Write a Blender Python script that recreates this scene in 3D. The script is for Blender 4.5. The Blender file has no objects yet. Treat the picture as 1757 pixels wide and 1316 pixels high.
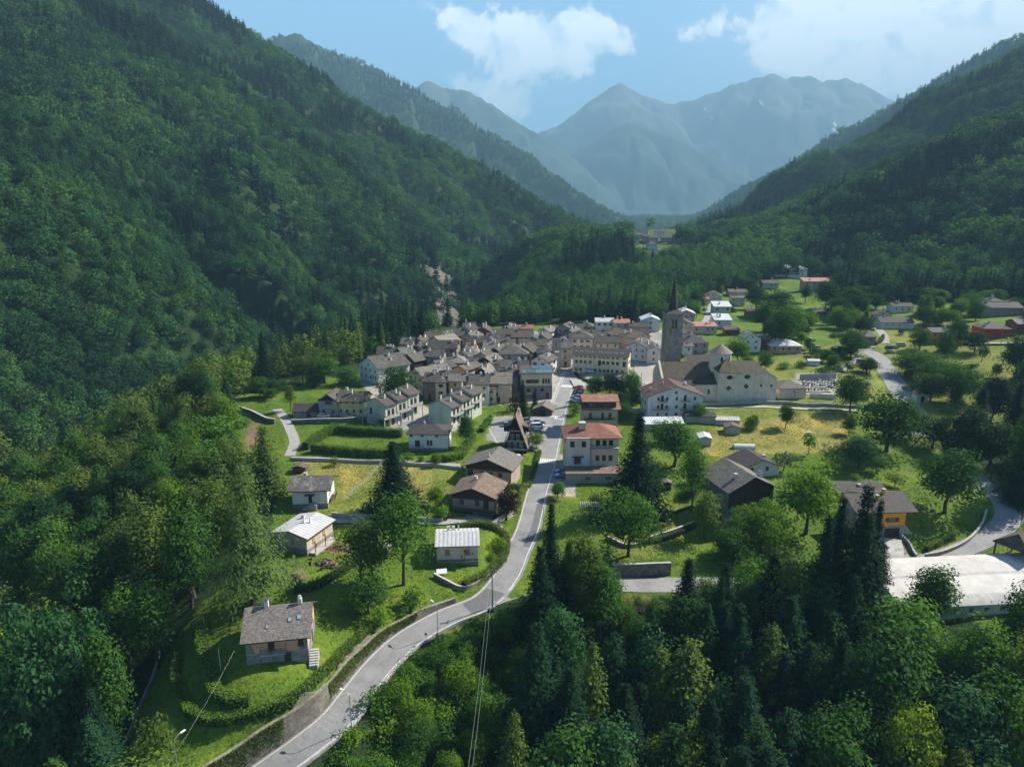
import bpy, bmesh, math, random
import numpy as np
from mathutils import Vector, Matrix

R = math.radians
S = bpy.context.scene
COL = S.collection

# ------------------------------------------------------------------ camera
CZ = 80.0
F = 1171.0
PITCH = R(13.8)
cd = bpy.data.cameras.new('camera')
cam = bpy.data.objects.new('camera', cd); COL.objects.link(cam)
cd.sensor_width = 36.0; cd.lens = F/1757*36.0
cd.clip_start = 1.0; cd.clip_end = 30000.0
cam.location = (0, 0, CZ); cam.rotation_euler = (R(90)-PITCH, 0, 0)
S.camera = cam

# ------------------------------------------------------------------ light
SUN_EL, SUN_AZ = R(40), R(64)            # azimuth clockwise from +Y (the view direction)
w = bpy.data.worlds.new('World'); S.world = w; w.use_nodes = True
nt = w.node_tree; N = nt.nodes; L = nt.links
for n in list(N): N.remove(n)
def nd(N, t, **k):
    n = N.new(t)
    for a, b in k.items(): setattr(n, a, b)
    return n
sky = nd(N, 'ShaderNodeTexSky', sky_type='NISHITA', sun_disc=False, sun_elevation=SUN_EL, sun_rotation=SUN_AZ,
         altitude=800, air_density=1.1, dust_density=1.0, ozone_density=2.0)
out = nd(N, 'ShaderNodeOutputWorld')
bg1 = nd(N, 'ShaderNodeBackground'); bg1.inputs[1].default_value = 0.052
hs = nd(N, 'ShaderNodeHueSaturation'); hs.inputs['Saturation'].default_value = 1.2
L.new(sky.outputs[0], hs.inputs['Color']); L.new(hs.outputs[0], bg1.inputs[0])
bg2 = nd(N, 'ShaderNodeBackground'); bg2.inputs[1].default_value = 0.74
mixs = nd(N, 'ShaderNodeMixShader'); L.new(bg1.outputs[0], mixs.inputs[1]); L.new(bg2.outputs[0], mixs.inputs[2])
L.new(mixs.outputs[0], out.inputs[0])
tc = nd(N, 'ShaderNodeTexCoord'); sep = nd(N, 'ShaderNodeSeparateXYZ'); L.new(tc.outputs['Generated'], sep.inputs[0])
def M(op, a, b=None, c=None, clamp=False):
    n = nd(N, 'ShaderNodeMath', operation=op, use_clamp=clamp)
    for i, x in enumerate((a, b, c)):
        if x is None: continue
        if hasattr(x, 'links'): L.new(x, n.inputs[i])
        else: n.inputs[i].default_value = x
    return n.outputs[0]
yy = M('MAXIMUM', sep.outputs[1], 0.02)
az_ = M('DIVIDE', sep.outputs[0], yy); el_ = M('DIVIDE', sep.outputs[2], yy)
def rayk(u, v):
    """direction of a photograph pixel as (right, forward, up)"""
    b = v-658.0
    fwd = F*math.cos(PITCH)-b*math.sin(PITCH); dn = b*math.cos(PITCH)+F*math.sin(PITCH)
    return (u-878.5), fwd, -dn
comb = nd(N, 'ShaderNodeCombineXYZ'); L.new(az_, comb.inputs[0]); L.new(el_, comb.inputs[1])
nz = nd(N, 'ShaderNodeTexNoise'); nz.inputs['Scale'].default_value = 13; nz.inputs['Detail'].default_value = 9; nz.inputs['Roughness'].default_value = .62
nz.inputs['Distortion'].default_value = .25
L.new(comb.outputs[0], nz.inputs['Vector'])
CL = [(786,32,34,26,.95),(835,62,52,30,.9),(905,58,62,36,1.1),(985,52,50,28,.95),(1050,66,42,22,1.0),(905,112,56,28,1.05),(975,108,38,18,.9),
      (1188,58,32,22,1.0),(835,150,50,20,.95),(890,180,62,24,.95),(1340,52,55,32,.9),(1318,100,42,32,.75),(1420,80,100,60,1.2),(1560,70,130,90,1.5),
      (1700,50,170,110,1.7),(1420,15,110,40,1.1),(1500,140,100,30,.5),(1640,130,110,45,.7)]
tot = None
for (u, v, ru, rv, amp) in CL:
    x, y, z = rayk(u, v)
    a = M('MULTIPLY', M('SUBTRACT', az_, x/y), y/ru); b = M('MULTIPLY', M('SUBTRACT', el_, z/y), y/rv)
    g = M('MULTIPLY', M('EXPONENT', M('MULTIPLY', M('ADD', M('MULTIPLY', a, a), M('MULTIPLY', b, b)), -0.8)), amp)
    tot = g if tot is None else M('ADD', tot, g)
mask0 = M('ADD', tot, M('MULTIPLY', M('SUBTRACT', nz.outputs[0], 0.5), 4.2))
mr = nd(N, 'ShaderNodeMapRange', interpolation_type='SMOOTHSTEP'); L.new(mask0, mr.inputs[0])
mr.inputs[1].default_value = .38; mr.inputs[2].default_value = .80; mr.inputs[4].default_value = .95
gate = M('MULTIPLY', mr.outputs[0], M('MULTIPLY', tot, 3.2, clamp=True), clamp=True)
# pale haze painted into the sky ahead to brighten it, whiter towards the sun side
veil = nd(N, 'ShaderNodeMapRange', interpolation_type='SMOOTHSTEP'); L.new(az_, veil.inputs[0])
veil.inputs[1].default_value = .12; veil.inputs[2].default_value = .8; veil.inputs[4].default_value = .95
frontm = nd(N, 'ShaderNodeMapRange', interpolation_type='SMOOTHSTEP'); L.new(sep.outputs[1], frontm.inputs[0]); frontm.inputs[1].default_value = .45; frontm.inputs[2].default_value = .75
lowm = nd(N, 'ShaderNodeMapRange', interpolation_type='SMOOTHSTEP'); L.new(el_, lowm.inputs[0]); lowm.inputs[1].default_value = .8; lowm.inputs[2].default_value = .12; lowm.inputs[3].default_value = 0; lowm.inputs[4].default_value = .88
veilf = M('MULTIPLY', M('MAXIMUM', lowm.outputs[0], veil.outputs[0]), frontm.outputs[0])
gatef = M('MULTIPLY', gate, frontm.outputs[0])
L.new(M('MAXIMUM', gatef, veilf), mixs.inputs[0])
nz2 = nd(N, 'ShaderNodeTexNoise'); nz2.inputs['Scale'].default_value = 24; nz2.inputs['Detail'].default_value = 7; nz2.inputs['Roughness'].default_value = .55
mpv = nd(N, 'ShaderNodeMapping'); mpv.inputs['Location'].default_value = (.006, .012, 0); L.new(comb.outputs[0], mpv.inputs[0]); L.new(mpv.outputs[0], nz2.inputs['Vector'])
rc = nd(N, 'ShaderNodeValToRGB'); L.new(M('ADD', nz2.outputs[0], M('MULTIPLY', M('MINIMUM', mask0, 1.6), .16)), rc.inputs[0])
rc.color_ramp.elements[0].position = .50; rc.color_ramp.elements[0].color = (.56, .66, .80, 1)
rc.color_ramp.elements[1].position = .72; rc.color_ramp.elements[1].color = (1.0, 1.0, 1.0, 1)
vc = nd(N, 'ShaderNodeMix', data_type='RGBA'); L.new(veil.outputs[0], vc.inputs[0]); vc.inputs[6].default_value = (.20, .40, .64, 1); vc.inputs[7].default_value = (.95, .98, 1.0, 1)
cm = nd(N, 'ShaderNodeMix', data_type='RGBA'); L.new(gatef, cm.inputs[0]); L.new(vc.outputs[2], cm.inputs[6]); L.new(rc.outputs[0], cm.inputs[7])
L.new(cm.outputs[2], bg2.inputs[0])
w.cycles.sampling_method = 'MANUAL'; w.cycles.sample_map_resolution = 512

sd = bpy.data.lights.new('sun', 'SUN'); so = bpy.data.objects.new('sun', sd); COL.objects.link(so)
sd.energy = 5.0; sd.angle = R(0.5); sd.color = (1, .93, .82)
svec = Vector((math.sin(SUN_AZ)*math.cos(SUN_EL), math.cos(SUN_AZ)*math.cos(SUN_EL), math.sin(SUN_EL)))
so.rotation_euler = svec.to_track_quat('Z', 'Y').to_euler(); so.location = (0, 0, 3000)
S.view_settings.view_transform = 'Standard'; S.view_settings.look = 'None'
S.view_settings.exposure = 1.62; S.view_settings.gamma = 1.0
cy = S.cycles
cy.max_bounces = 5; cy.diffuse_bounces = 2; cy.glossy_bounces = 2; cy.transmission_bounces = 3; cy.volume_bounces = 0
cy.transparent_max_bounces = 6; cy.use_denoising = True; cy.caustics_reflective = False; cy.caustics_refractive = False
S.render.film_transparent = False

# ------------------------------------------------------------------ numbers
def W0(u, v, z):
    """world point of a photograph pixel lying at height z"""
    x, y, k = rayk(u, v); t = (z-CZ)/k
    return Vector((x*t, y*t, z))
def WY(u, v, Y):
    x, y, k = rayk(u, v); t = Y/y
    return Vector((x*t, Y, CZ+k*t))
def toPix(x, y, z):
    a = np.asarray(x, float); b = np.asarray(y, float); c = np.asarray(z, float)-CZ
    dep = b*math.cos(PITCH)-c*math.sin(PITCH); up = b*math.sin(PITCH)+c*math.cos(PITCH)
    dep = np.where(dep < .1, .1, dep)
    return 878.5+F*a/dep, 658-F*up/dep, dep
def hash2(ix, iy, s):
    h = (ix.astype(np.int64)*374761393+iy.astype(np.int64)*668265263+s*1442695041) & 0x7fffffff
    h = ((h ^ (h >> 13))*1274126177) & 0x7fffffff
    return ((h ^ (h >> 16)) & 0xffff)/65535.0
def vnoise(x, y, s=0):
    ix = np.floor(x); iy = np.floor(y); fx = x-ix; fy = y-iy
    fx = fx*fx*(3-2*fx); fy = fy*fy*(3-2*fy)
    a = hash2(ix, iy, s); b = hash2(ix+1, iy, s); c = hash2(ix, iy+1, s); d = hash2(ix+1, iy+1, s)
    return (a*(1-fx)+b*fx)*(1-fy)+(c*(1-fx)+d*fx)*fy
def fbm(x, y, s=0, o=4):
    t = 0; a = .5; n = 0
    for i in range(o):
        t = t+a*vnoise(x, y, s+i*7); n += a; a *= .5; x = x*2.03+3.1; y = y*2.03+7.7
    return t/n
def sstep(a, b, x):
    t = np.clip((x-a)/(b-a), 0, 1); return t*t*(3-2*t)
def inpoly(px, py, poly):
    px = np.asarray(px, float); py = np.asarray(py, float); r = np.zeros(px.shape, bool); n = len(poly)
    for i in range(n):
        x1, y1 = poly[i]; x2, y2 = poly[(i+1) % n]
        if y1 == y2: continue
        c = ((y1 > py) != (y2 > py)) & (px < (x2-x1)*(py-y1)/(y2-y1)+x1)
        r ^= c
    return r

# ------------------------------------------------------------------ terrain
CP = [  # photograph pixel and ground height
 (470,1316,-1),(575,1236,0.9),(650,1142,1.9),(762,1060,3),(850,1010,4),(900,900,6),(925,820,7.6),(950,750,9),(965,700,10.6),(975,660,12),(984,600,14.5),
 (470,1145,7),(415,1158,7),(330,1235,4.7),(345,1100,6.5),(230,1290,2.6),(380,1240,4.6),(520,1215,4.8),(560,1120,5.8),(650,1060,5.2),(500,1040,7.6),
 (520,985,8.2),(515,935,9),(600,890,9.2),(540,868,10),(790,968,6.6),(700,1000,6),(640,980,7),(815,885,8.2),(840,830,9),(640,800,10.2),(560,790,10.4),
 (620,750,11),(490,740,11.2),(485,700,12.2),(560,712,12.6),(640,720,12.3),(500,670,13),(440,700,12),(640,655,14),(700,700,12.6),(880,745,10.2),
 (760,690,12.4),(700,640,14.5),(720,600,16),(800,570,17.5),(900,575,18.5),(860,640,14.5),(1000,560,20),(1080,560,20.5),(1150,570,20),
 (1030,638,14),(1090,640,14),(1280,688,12),(1155,712,11.5),(1200,690,12),(1350,690,12),(1350,735,10.2),(1350,770,9),(1230,770,9.4),(1250,800,8.4),
 (1020,835,7.4),(1020,780,9),(1040,690,11.8),(1130,640,14.5),(1540,915,3.2),(1100,1000,3),(1530,970,1),(1640,940,1.4),(1710,910,2.2),(1735,880,3),
 (1690,840,4.2),(1670,815,5),(1150,890,4.8),(1250,880,5),(1265,902,4.4),(1100,960,4.2),(1000,900,5.6),(1440,800,8),(1500,830,6.6),(1600,850,5.4),(1600,800,6.5),
 (1640,1055,-2),(1757,1060,-2),(1580,720,9.8),(1540,660,12.6),(1500,600,16.5),(1440,640,15),(1330,600,17.5),(1430,570,21),
 (1420,700,11.6),(1700,620,16.7),(1700,700,12.5),(1750,650,15),(1250,640,15),(1250,560,19.5),
]
CW = [  # hidden ground, in metres
 (-72,390,13),(-95,330,12),(-104,300,11),(-112,240,11),(-96,200,9),(-80,160,8),(-66,130,6.5),(-57,108,4),(-52,95,1),(-48,84,-4),
 (-172,252,-20),(-131,258,8),(-139,230,1),(-141,203,-3),(-146,182,-8),(-152,155,-16),(-170,225,-22),(-188,200,-44),(-210,270,-45),(-260,300,-58),(-120,190,0),(-220,200,-52),(-300,200,-50),
 (-84,120,-4),(-112,120,-12),(-150,110,-34),(-72,90,-16),(-95,75,-32),(-60,65,-18),(-140,70,-45),(-200,120,-52),(-300,110,-45),
 (-40,70,-10),(-20,70,-16),(-10,92,-7),(0,112,-5),(12,122,-3),(0,75,-24),(30,112,-12),(55,115,-12),(80,112,-10),(30,80,-26),(60,80,-26),(100,85,-18),(130,90,-12),
 (60,55,-34),(0,50,-34),(120,55,-22),(180,80,-8),(160,130,-1),(200,160,5),(140,180,6),(180,230,12),(220,260,16),(260,320,24),(0,20,-38),(-60,20,-30),(100,20,-30),
 (-100,350,2),(-78,420,0),(-100,460,-30),(-60,470,-15),(-150,400,-42),(-40,520,-22),(-55,580,-34),(-20,620,-20),(0,700,-10),(-200,400,-60),
 (0,430,15),(40,420,18),(90,410,20),(20,480,20),(60,540,30),(50,620,41),(60,700,50),(90,780,55),(140,750,49),(200,800,58),(10,640,28),(-10,560,6),(15,760,42),(300,850,62),
 (150,470,21.4),(128,400,19.7),(110,480,25),(120,560,32),(150,640,42),(215,560,29.5),(230,520,28.7),(330,480,32),(214,370,21.5),(230,430,25),(300,450,30),(270,380,26),(330,400,32),
 (260,620,42),(380,560,48),(430,480,52),(300,740,60),(0,900,10),(-40,1000,0),(150,900,58),(80,980,20),(400,700,70),(-300,500,-40),(-350,300,-20),
]
cx = []
for (u, v, z) in CP:
    p = W0(u, v, z); cx.append((p.x, p.y, z))
cx += CW
cx = np.array(cx, float)
def tps_phi(d2): return d2*np.log(d2+1e-9)*.5
def tps_fit(c, lam):
    sc = 100.0; X = c[:, :2]/sc; n = len(X)
    d2 = ((X[:, None]-X[None])**2).sum(2)
    K = tps_phi(d2)+lam*np.eye(n); P = np.c_[np.ones(n), X]
    A = np.block([[K, P], [P.T, np.zeros((3, 3))]]); b = np.r_[c[:, 2], 0, 0, 0]
    return X, np.linalg.solve(A, b), sc
TX, TW, TS = tps_fit(cx, 0.004)
def tps(x, y):
    sh = x.shape; x = x.ravel()/TS; y = y.ravel()/TS; r = np.empty(x.shape)
    for i in range(0, len(x), 40000):
        a = x[i:i+40000]; b = y[i:i+40000]
        d2 = (a[:, None]-TX[None, :, 0])**2+(b[:, None]-TX[None, :, 1])**2
        r[i:i+40000] = tps_phi(d2)@TW[:-3]+TW[-3]+TW[-2]*a+TW[-1]*b
    return r.reshape(sh)
def ridge(pts): return [WY(u, v, Y) if len(t) == 3 else Vector(t[:3]) for t in pts for (u, v, Y) in [t[:3]]]
RG = []   # (polyline, slope, gully amplitude, gully wavelength, seed, sharpness)
def ray_ridge(lst, pre=(), post=()): return [Vector(p) for p in pre]+[WY(*p) for p in lst]+[Vector(p) for p in post]
RG.append((ray_ridge([(340,2,1300),(440,72,1340),(560,152,1340),(640,202,1330),(700,232,1310),(780,268,1290),(850,302,1270),(960,372,1200),(1000,402,1150)],
                     pre=[(-1500,300,900),(-1400,600,850),(-1050,1000,700)]), .70, 46, 180, 1))
RG.append((ray_ridge([(455,80,3779),(505,58,3849),(560,86,3779),(640,122,3709),(730,172,3570),(850,237,3360),(940,300,3080),(1000,350,2870),(1050,388,2660)],
                     pre=[(-2380,3500,1090),(-1890,3640,1035)]), .72, 110, 400, 2))
RG.append((ray_ridge([(700,165,8243),(735,137,8243),(762,152,8243),(800,156,8063),(850,184,7884),(912,240,7526),(1000,330,7168)],pre=[(-2800,8200,1580)]), .8, 165, 700, 3))
RG.append((ray_ridge([(840,300,11110),(915,240,11289),(962,214,11289),(1020,168,11289),(1065,142,11289),(1110,166,11289),(1160,179,11289),(1220,160,11289),(1280,138,11289),(1320,127,11289),
                      (1350,136,11289),(1385,130,11289),(1412,140,11289),(1445,134,11289),(1490,150,11289),(1535,176,11110),(1600,215,10752),(1700,260,10752)]), .8, 230, 880, 4))
RG.append((ray_ridge([(900,345,8243),(940,302,8422),(1010,248,8601),(1080,210,8601),(1150,231,8422),(1220,266,8243),(1290,316,7884),(1360,360,7526)]), .75, 150, 620, 5))
RG.append((ray_ridge([(1757,62,2375),(1700,92,2500),(1600,152,2687),(1500,203,2875),(1400,272,3062),(1300,327,3250),(1200,372,3500),(1130,400,3750)],
                     pre=[(2625,1875,1010)]), .70, 80, 320, 6))
RG.append((ray_ridge([(1757,92,1250),(1700,132,1290),(1600,192,1350),(1500,252,1420),(1400,310,1500),(1290,348,1600),(1180,388,1700)],
                     pre=[(1500,900,620)]), .60, 44, 200, 7))
RG.append((ray_ridge([(1757,195,760),(1690,222,800),(1600,262,860),(1500,310,930),(1400,345,1000),(1300,365,1050),(1190,392,1100)],
                     pre=[(1100,500,420),(900,650,330)]), .52, 16, 120, 8))
def mount(x, y):
    z = np.full(x.shape, -200.0)
    for (pl, sl, amp, wl, sd_) in RG:
        best = np.full(x.shape, -400.0)
        s0 = 0.0; bs = np.zeros(x.shape); bd = np.zeros(x.shape)
        for a, b in zip(pl[:-1], pl[1:]):
            dx, dy = b.x-a.x, b.y-a.y; l2 = dx*dx+dy*dy; ln = math.sqrt(l2)
            t = np.clip(((x-a.x)*dx+(y-a.y)*dy)/l2, 0, 1)
            d = np.hypot(x-a.x-t*dx, y-a.y-t*dy)
            zz = a.z+(b.z-a.z)*t-sl*d
            m = zz > best; best = np.where(m, zz, best); bs = np.where(m, s0+t*ln, bs); bd = np.where(m, d, bd)
            s0 += ln
        warp = (fbm(x/wl*.8, y/wl*.8, sd_*31, 3)-.5)*1.6
        g = fbm(bs/wl+warp, bd/wl*.28+warp*.5, sd_*17, 4)
        rdg = 1-np.abs(2*g-1)*1.0
        fade = sstep(0, wl*1.2, bd)
        best = best+(rdg-.62)*amp*2.0*(.12+.88*fade)+(fbm(x/(wl*.3), y/(wl*.3), sd_*5, 4)-.5)*amp*.5*(.25+.75*fade)
        if sd_ in (3, 4, 5, 2):
            q_ = 1-np.abs(2*fbm(x/(wl*.45)+7, y/(wl*.45), sd_*9, 5)-1); best = best+(q_-.7)*amp*.7*(.2+.8*fade)
        z = np.maximum(z, best)
    return z
def Hbase(x, y):
    t = tps(x, y); r = np.hypot(x, y)
    f = sstep(900, 1500, r)
    floor = -25+(fbm(x/400, y/400, 3, 3)-.5)*30+np.clip(r-1500, 0, 4000)*.03
    t = np.clip(t, -75, 110)*(1-f)+floor*f
    m = mount(x, y)
    k = 10.0; hh = np.clip(.5+.5*(m-t)/k, 0, 1)
    return t*(1-hh)+m*hh+k*hh*(1-hh)

# roads: pixel + height + half width
def catmull(P, step):
    P = [Vector(p) for p in P]; Q = [P[0]*2-P[1]]+P+[P[-1]*2-P[-2]]; o = []
    for i in range(1, len(Q)-2):
        n = max(2, int((Q[i+1]-Q[i]).length/step))
        for k in range(n):
            t = k/n
            o.append(.5*((2*Q[i])+(Q[i+1]-Q[i-1])*t+(2*Q[i-1]-5*Q[i]+4*Q[i+1]-Q[i+2])*t*t+(3*Q[i]-Q[i-1]-3*Q[i+1]+Q[i+2])*t**3))
    o.append(P[-1]); return o
main_c = [W0(325,1420,-3),W0(394,1370,-2.2),W0(468,1318,-1),W0(525,1277,0.1),W0(575,1236,0.9),W0(612,1190,1.4),W0(650,1142,1.9),W0(697,1098,2.5),W0(762,1060,3.1),W0(830,1031,3.7),W0(869,989,4.4),W0(889,945,5.1),
          W0(907,905,5.9),W0(921,850,7.0),W0(930,820,7.7),W0(939,791,8.3),W0(957,714,10.2),W0(967,680,11.4),W0(976,655,12.2),W0(984,636,12.9)]
side_c = [W0(840,1026,3.8),W0(900,1008,3.8),W0(1000,1000,3.2),W0(1100,1003,2.6),W0(1220,1002,2),W0(1400,1000,1.2),W0(1530,975,1.0),W0(1620,955,1.3),W0(1690,925,2),W0(1728,892,2.8),W0(1722,862,3.6),W0(1693,836,4.4),W0(1664,808,5.3),W0(1640,780,6.4)]
up_c = [W0(1590,750,9),W0(1572,715,10),W0(1545,672,12),W0(1524,640,13.8),W0(1505,612,15.6),W0(1480,600,16.6)]
lane_c = [W0(497,782,10.4),W0(505,758,10.9),W0(497,735,11.5),W0(487,716,12.1),W0(475,702,12.4)]
ROADS = {'main': (catmull(main_c, 1.0), 3.1), 'side': (catmull(side_c, 1.0), 3.0), 'up': (catmull(up_c, 1.0), 4.0), 'lane': (catmull(lane_c, 1.0), 1.6)}
MP = ROADS['main'][0]
def roadpx(name):
    return np.array([[p.x, p.y, p.z] for p in ROADS[name][0]])
# which stretch of the main road carries the tall retaining wall on its left
uvs = toPix(*roadpx('main').T)
WALL_I = [i for i in range(len(MP)) if uvs[1][i] > 1046 and uvs[1][i] < 1420]
def wall_h(i):
    v = uvs[1][i]
    return float(np.interp(v, [1046, 1075, 1120, 1180, 1260, 1316, 1420], [.6, 1.2, 2.2, 3.0, 3.7, 4.2, 4.4]))
FLATS = []   # (polygon in world XY, plane height fn)
def flat_poly(pts, zs):
    """polygon given as pixels, laid on a sloping plane fitted to the heights"""
    P = np.array([list(W0(u, v, z)) for (u, v), z in zip(pts, zs)])
    A = np.c_[P[:, 0], P[:, 1], np.ones(len(P))]; c = np.linalg.lstsq(A, P[:, 2], rcond=None)[0]
    FLATS.append(([(p[0], p[1]) for p in P], c)); return FLATS[-1]
carpark = flat_poly([(848,713),(952,716),(928,775),(830,757)], [10.9,10.2,8.9,9.6])
forecourt = flat_poly([(978,650),(1075,655),(1120,655),(1120,668),(1010,668),(985,664)], [12.8,13.2,13.4,12.8,12.2,12.2])
def carve(x, y, z):
    for (poly, c) in FLATS:
        m = inpoly(x, y, poly); z = np.where(m, c[0]*x+c[1]*y+c[2]-.10, z)
    for name in ('lane', 'up', 'side', 'main'):
        pts, hw = ROADS[name]; A = roadpx(name)
        bb = (x > A[:, 0].min()-14) & (x < A[:, 0].max()+14) & (y > A[:, 1].min()-14) & (y < A[:, 1].max()+14)
        idx = np.nonzero(bb.ravel())[0]
        if not len(idx): continue
        xf = x.ravel()[idx]; yf = y.ravel()[idx]; zf = z.ravel()[idx].copy()
        for i0 in range(0, len(idx), 30000):
            sl = slice(i0, i0+30000)
            d2 = (xf[sl, None]-A[None, :, 0])**2+(yf[sl, None]-A[None, :, 1])**2
            j = d2.argmin(1); d = np.sqrt(d2[np.arange(len(j)), j])
            j1 = np.clip(j+1, 0, len(A)-1); j0 = np.clip(j-1, 0, len(A)-1)
            tx = A[j1, 0]-A[j0, 0]; ty = A[j1, 1]-A[j0, 1]
            left = (tx*(yf[sl]-A[j, 1])-ty*(xf[sl]-A[j, 0])) > 0
            zr = A[j, 2]-.12
            if name == 'main':
                wj = np.isin(j, WALL_I) & left
                wh = np.array([wall_h(i) if i in set(WALL_I) else 0 for i in range(len(A))])[j]
                nat = np.where(wj & (d < hw+6), np.maximum(zf[sl], zr+wh*(1-.0)), zf[sl])
                inner = np.where(wj, hw+.9, hw+.9); width = np.where(wj, .5, 3.5)
            else:
                nat = zf[sl]; inner = hw+.5; width = 3.0
            t = np.clip((d-inner)/width, 0, 1); t = t*t*(3-2*t)
            zf[sl] = np.where(d < 13, zr*(1-t)+nat*t, zf[sl])
        zz = z.ravel().copy(); zz[idx] = zf; z = zz.reshape(z.shape)
    return z
RX0, RX1, RY0, RY1, RS = -170.0, 260.0, 50.0, 460.0, 0.7
gx = np.arange(RX0, RX1, RS); gy = np.arange(RY0, RY1, RS)
GX, GY = np.meshgrid(gx, gy)
def detail(x, y):
    r = np.hypot(x, y)
    return (fbm(x/9, y/9, 11, 3)-.5)*.7*sstep(900, 300, r)+(fbm(x/35, y/35, 12, 3)-.5)*sstep(60, 900, r)*10
RAST = carve(GX, GY, Hbase(GX, GY)+detail(GX, GY))
def H(x, y):
    x = np.atleast_1d(np.asarray(x, float)); y = np.atleast_1d(np.asarray(y, float))
    fx = (x-RX0)/RS; fy = (y-RY0)/RS
    m = (fx >= 0) & (fx < len(gx)-1.001) & (fy >= 0) & (fy < len(gy)-1.001)
    z = np.empty(x.shape)
    if m.any():
        a = fx[m]; b = fy[m]; i = a.astype(int); j = b.astype(int); a = a-i; b = b-j
        z[m] = (RAST[j, i]*(1-a)+RAST[j, i+1]*a)*(1-b)+(RAST[j+1, i]*(1-a)+RAST[j+1, i+1]*a)*b
    if (~m).any(): z[~m] = Hbase(x[~m], y[~m])+detail(x[~m], y[~m])
    return z
def h1(x, y): return float(H(x, y)[0])
def Pg(u, v, up=0.0, y0=48., y1=1900.):
    """first point along a pixel's ray that is `up` metres above the ground"""
    x, y, k = rayk(u, v)
    Y = np.geomspace(y0, y1, 420)
    d = CZ+k/y*Y-(H(x/y*Y, Y)+up)
    n = np.nonzero(d < 0)[0]
    if not len(n): i = int(np.argmin(d)); lo = hi = Y[i]
    else:
        i = n[0]; lo = Y[max(i-1, 0)]; hi = Y[i]
        for _ in range(2):
            Z = np.linspace(lo, hi, 24); dd = CZ+k/y*Z-(H(x/y*Z, Z)+up); n2 = np.nonzero(dd < 0)[0]
            if not len(n2): break
            lo = Z[max(n2[0]-1, 0)]; hi = Z[n2[0]]
    Yc = .5*(lo+hi); return Vector((x/y*Yc, Yc, h1(x/y*Yc, Yc)))
def mpp(p):
    """metres per photograph pixel at a point"""
    return float(toPix(p[0], p[1], p[2])[2])/F
def ztop(p, v):
    """height above the ground at point p of the pixel row v"""
    x, y, k = rayk(0, v); return CZ+k/y*p[1]-p[2]
# ------------------------------------------------------------------ materials
MATS = {}
def newmat(name):
    m = bpy.data.materials.new(name); m.use_nodes = True; N = m.node_tree.nodes
    for n in list(N): N.remove(n)
    return m, N, m.node_tree.links
def pbsdf(N, L, rough=.8, spec=.3, metal=0.0):
    o = N.new('ShaderNodeOutputMaterial'); b = N.new('ShaderNodeBsdfPrincipled'); L.new(b.outputs[0], o.inputs[0])
    b.inputs['Roughness'].default_value = rough; b.inputs['Specular IOR Level'].default_value = spec; b.inputs['Metallic'].default_value = metal
    return b, o
def noise(N, L, vec, scale, detail=4, rough=.55, dist=0.0):
    n = N.new('ShaderNodeTexNoise'); n.inputs['Scale'].default_value = scale; n.inputs['Detail'].default_value = detail
    n.inputs['Roughness'].default_value = rough; n.inputs['Distortion'].default_value = dist
    if vec is not None: L.new(vec, n.inputs['Vector'])
    return n
def ramp(N, L, fac, stops):
    r = N.new('ShaderNodeValToRGB'); L.new(fac, r.inputs[0]); e = r.color_ramp.elements
    e[0].position, e[0].color = stops[0][0], (*stops[0][1], 1); e[1].position, e[1].color = stops[-1][0], (*stops[-1][1], 1)
    for p, c in stops[1:-1]:
        k = e.new(p); k.color = (*c, 1)
    return r
def mixc(N, L, a, b, f, mode='MIX'):
    m = N.new('ShaderNodeMix'); m.data_type = 'RGBA'; m.blend_type = mode
    for s, x in ((0, f), (6, a), (7, b)):
        if hasattr(x, 'links'): L.new(x, m.inputs[s])
        elif isinstance(x, (int, float)): m.inputs[s].default_value = x
        else: m.inputs[s].default_value = (*x, 1)
    return m.outputs[2]
def bump(N, L, b, h, strength=.5, dist=.1):
    n = N.new('ShaderNodeBump'); n.inputs['Strength'].default_value = strength; n.inputs['Distance'].default_value = dist
    L.new(h, n.inputs['Height']); L.new(n.outputs[0], b.inputs['Normal'])
def coord(N, kind='Object'): return N.new('ShaderNodeTexCoord').outputs[kind]
def geo(N): return N.new('ShaderNodeNewGeometry').outputs['Position']
def plain(name, c, rough=.7, var=.12, scale=1.2, spec=.3, metal=0.0, bmp=0.0):
    """matt surface with mottled tone and a little grime"""
    key = name
    if key in MATS: return MATS[key]
    m, N, L = newmat(name); b, o = pbsdf(N, L, rough, spec, metal)
    p = geo(N); n1 = noise(N, L, p, scale, 6, .65); n2 = noise(N, L, p, scale*.25, 3)
    lo = tuple(x*(1-var*1.6) for x in c); hi = tuple(min(1, x*(1+var)) for x in c)
    a = ramp(N, L, n1.outputs[0], [(.3, lo), (.7, hi)]).outputs[0]
    d = ramp(N, L, n2.outputs[0], [(.3, tuple([1-var]*3)), (.65, (1, 1, 1))]).outputs[0]
    L.new(mixc(N, L, a, d, 1.0, 'MULTIPLY'), b.inputs['Base Color'])
    if bmp: bump(N, L, b, n1.outputs[0], bmp, .05)
    MATS[key] = m; return m
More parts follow.
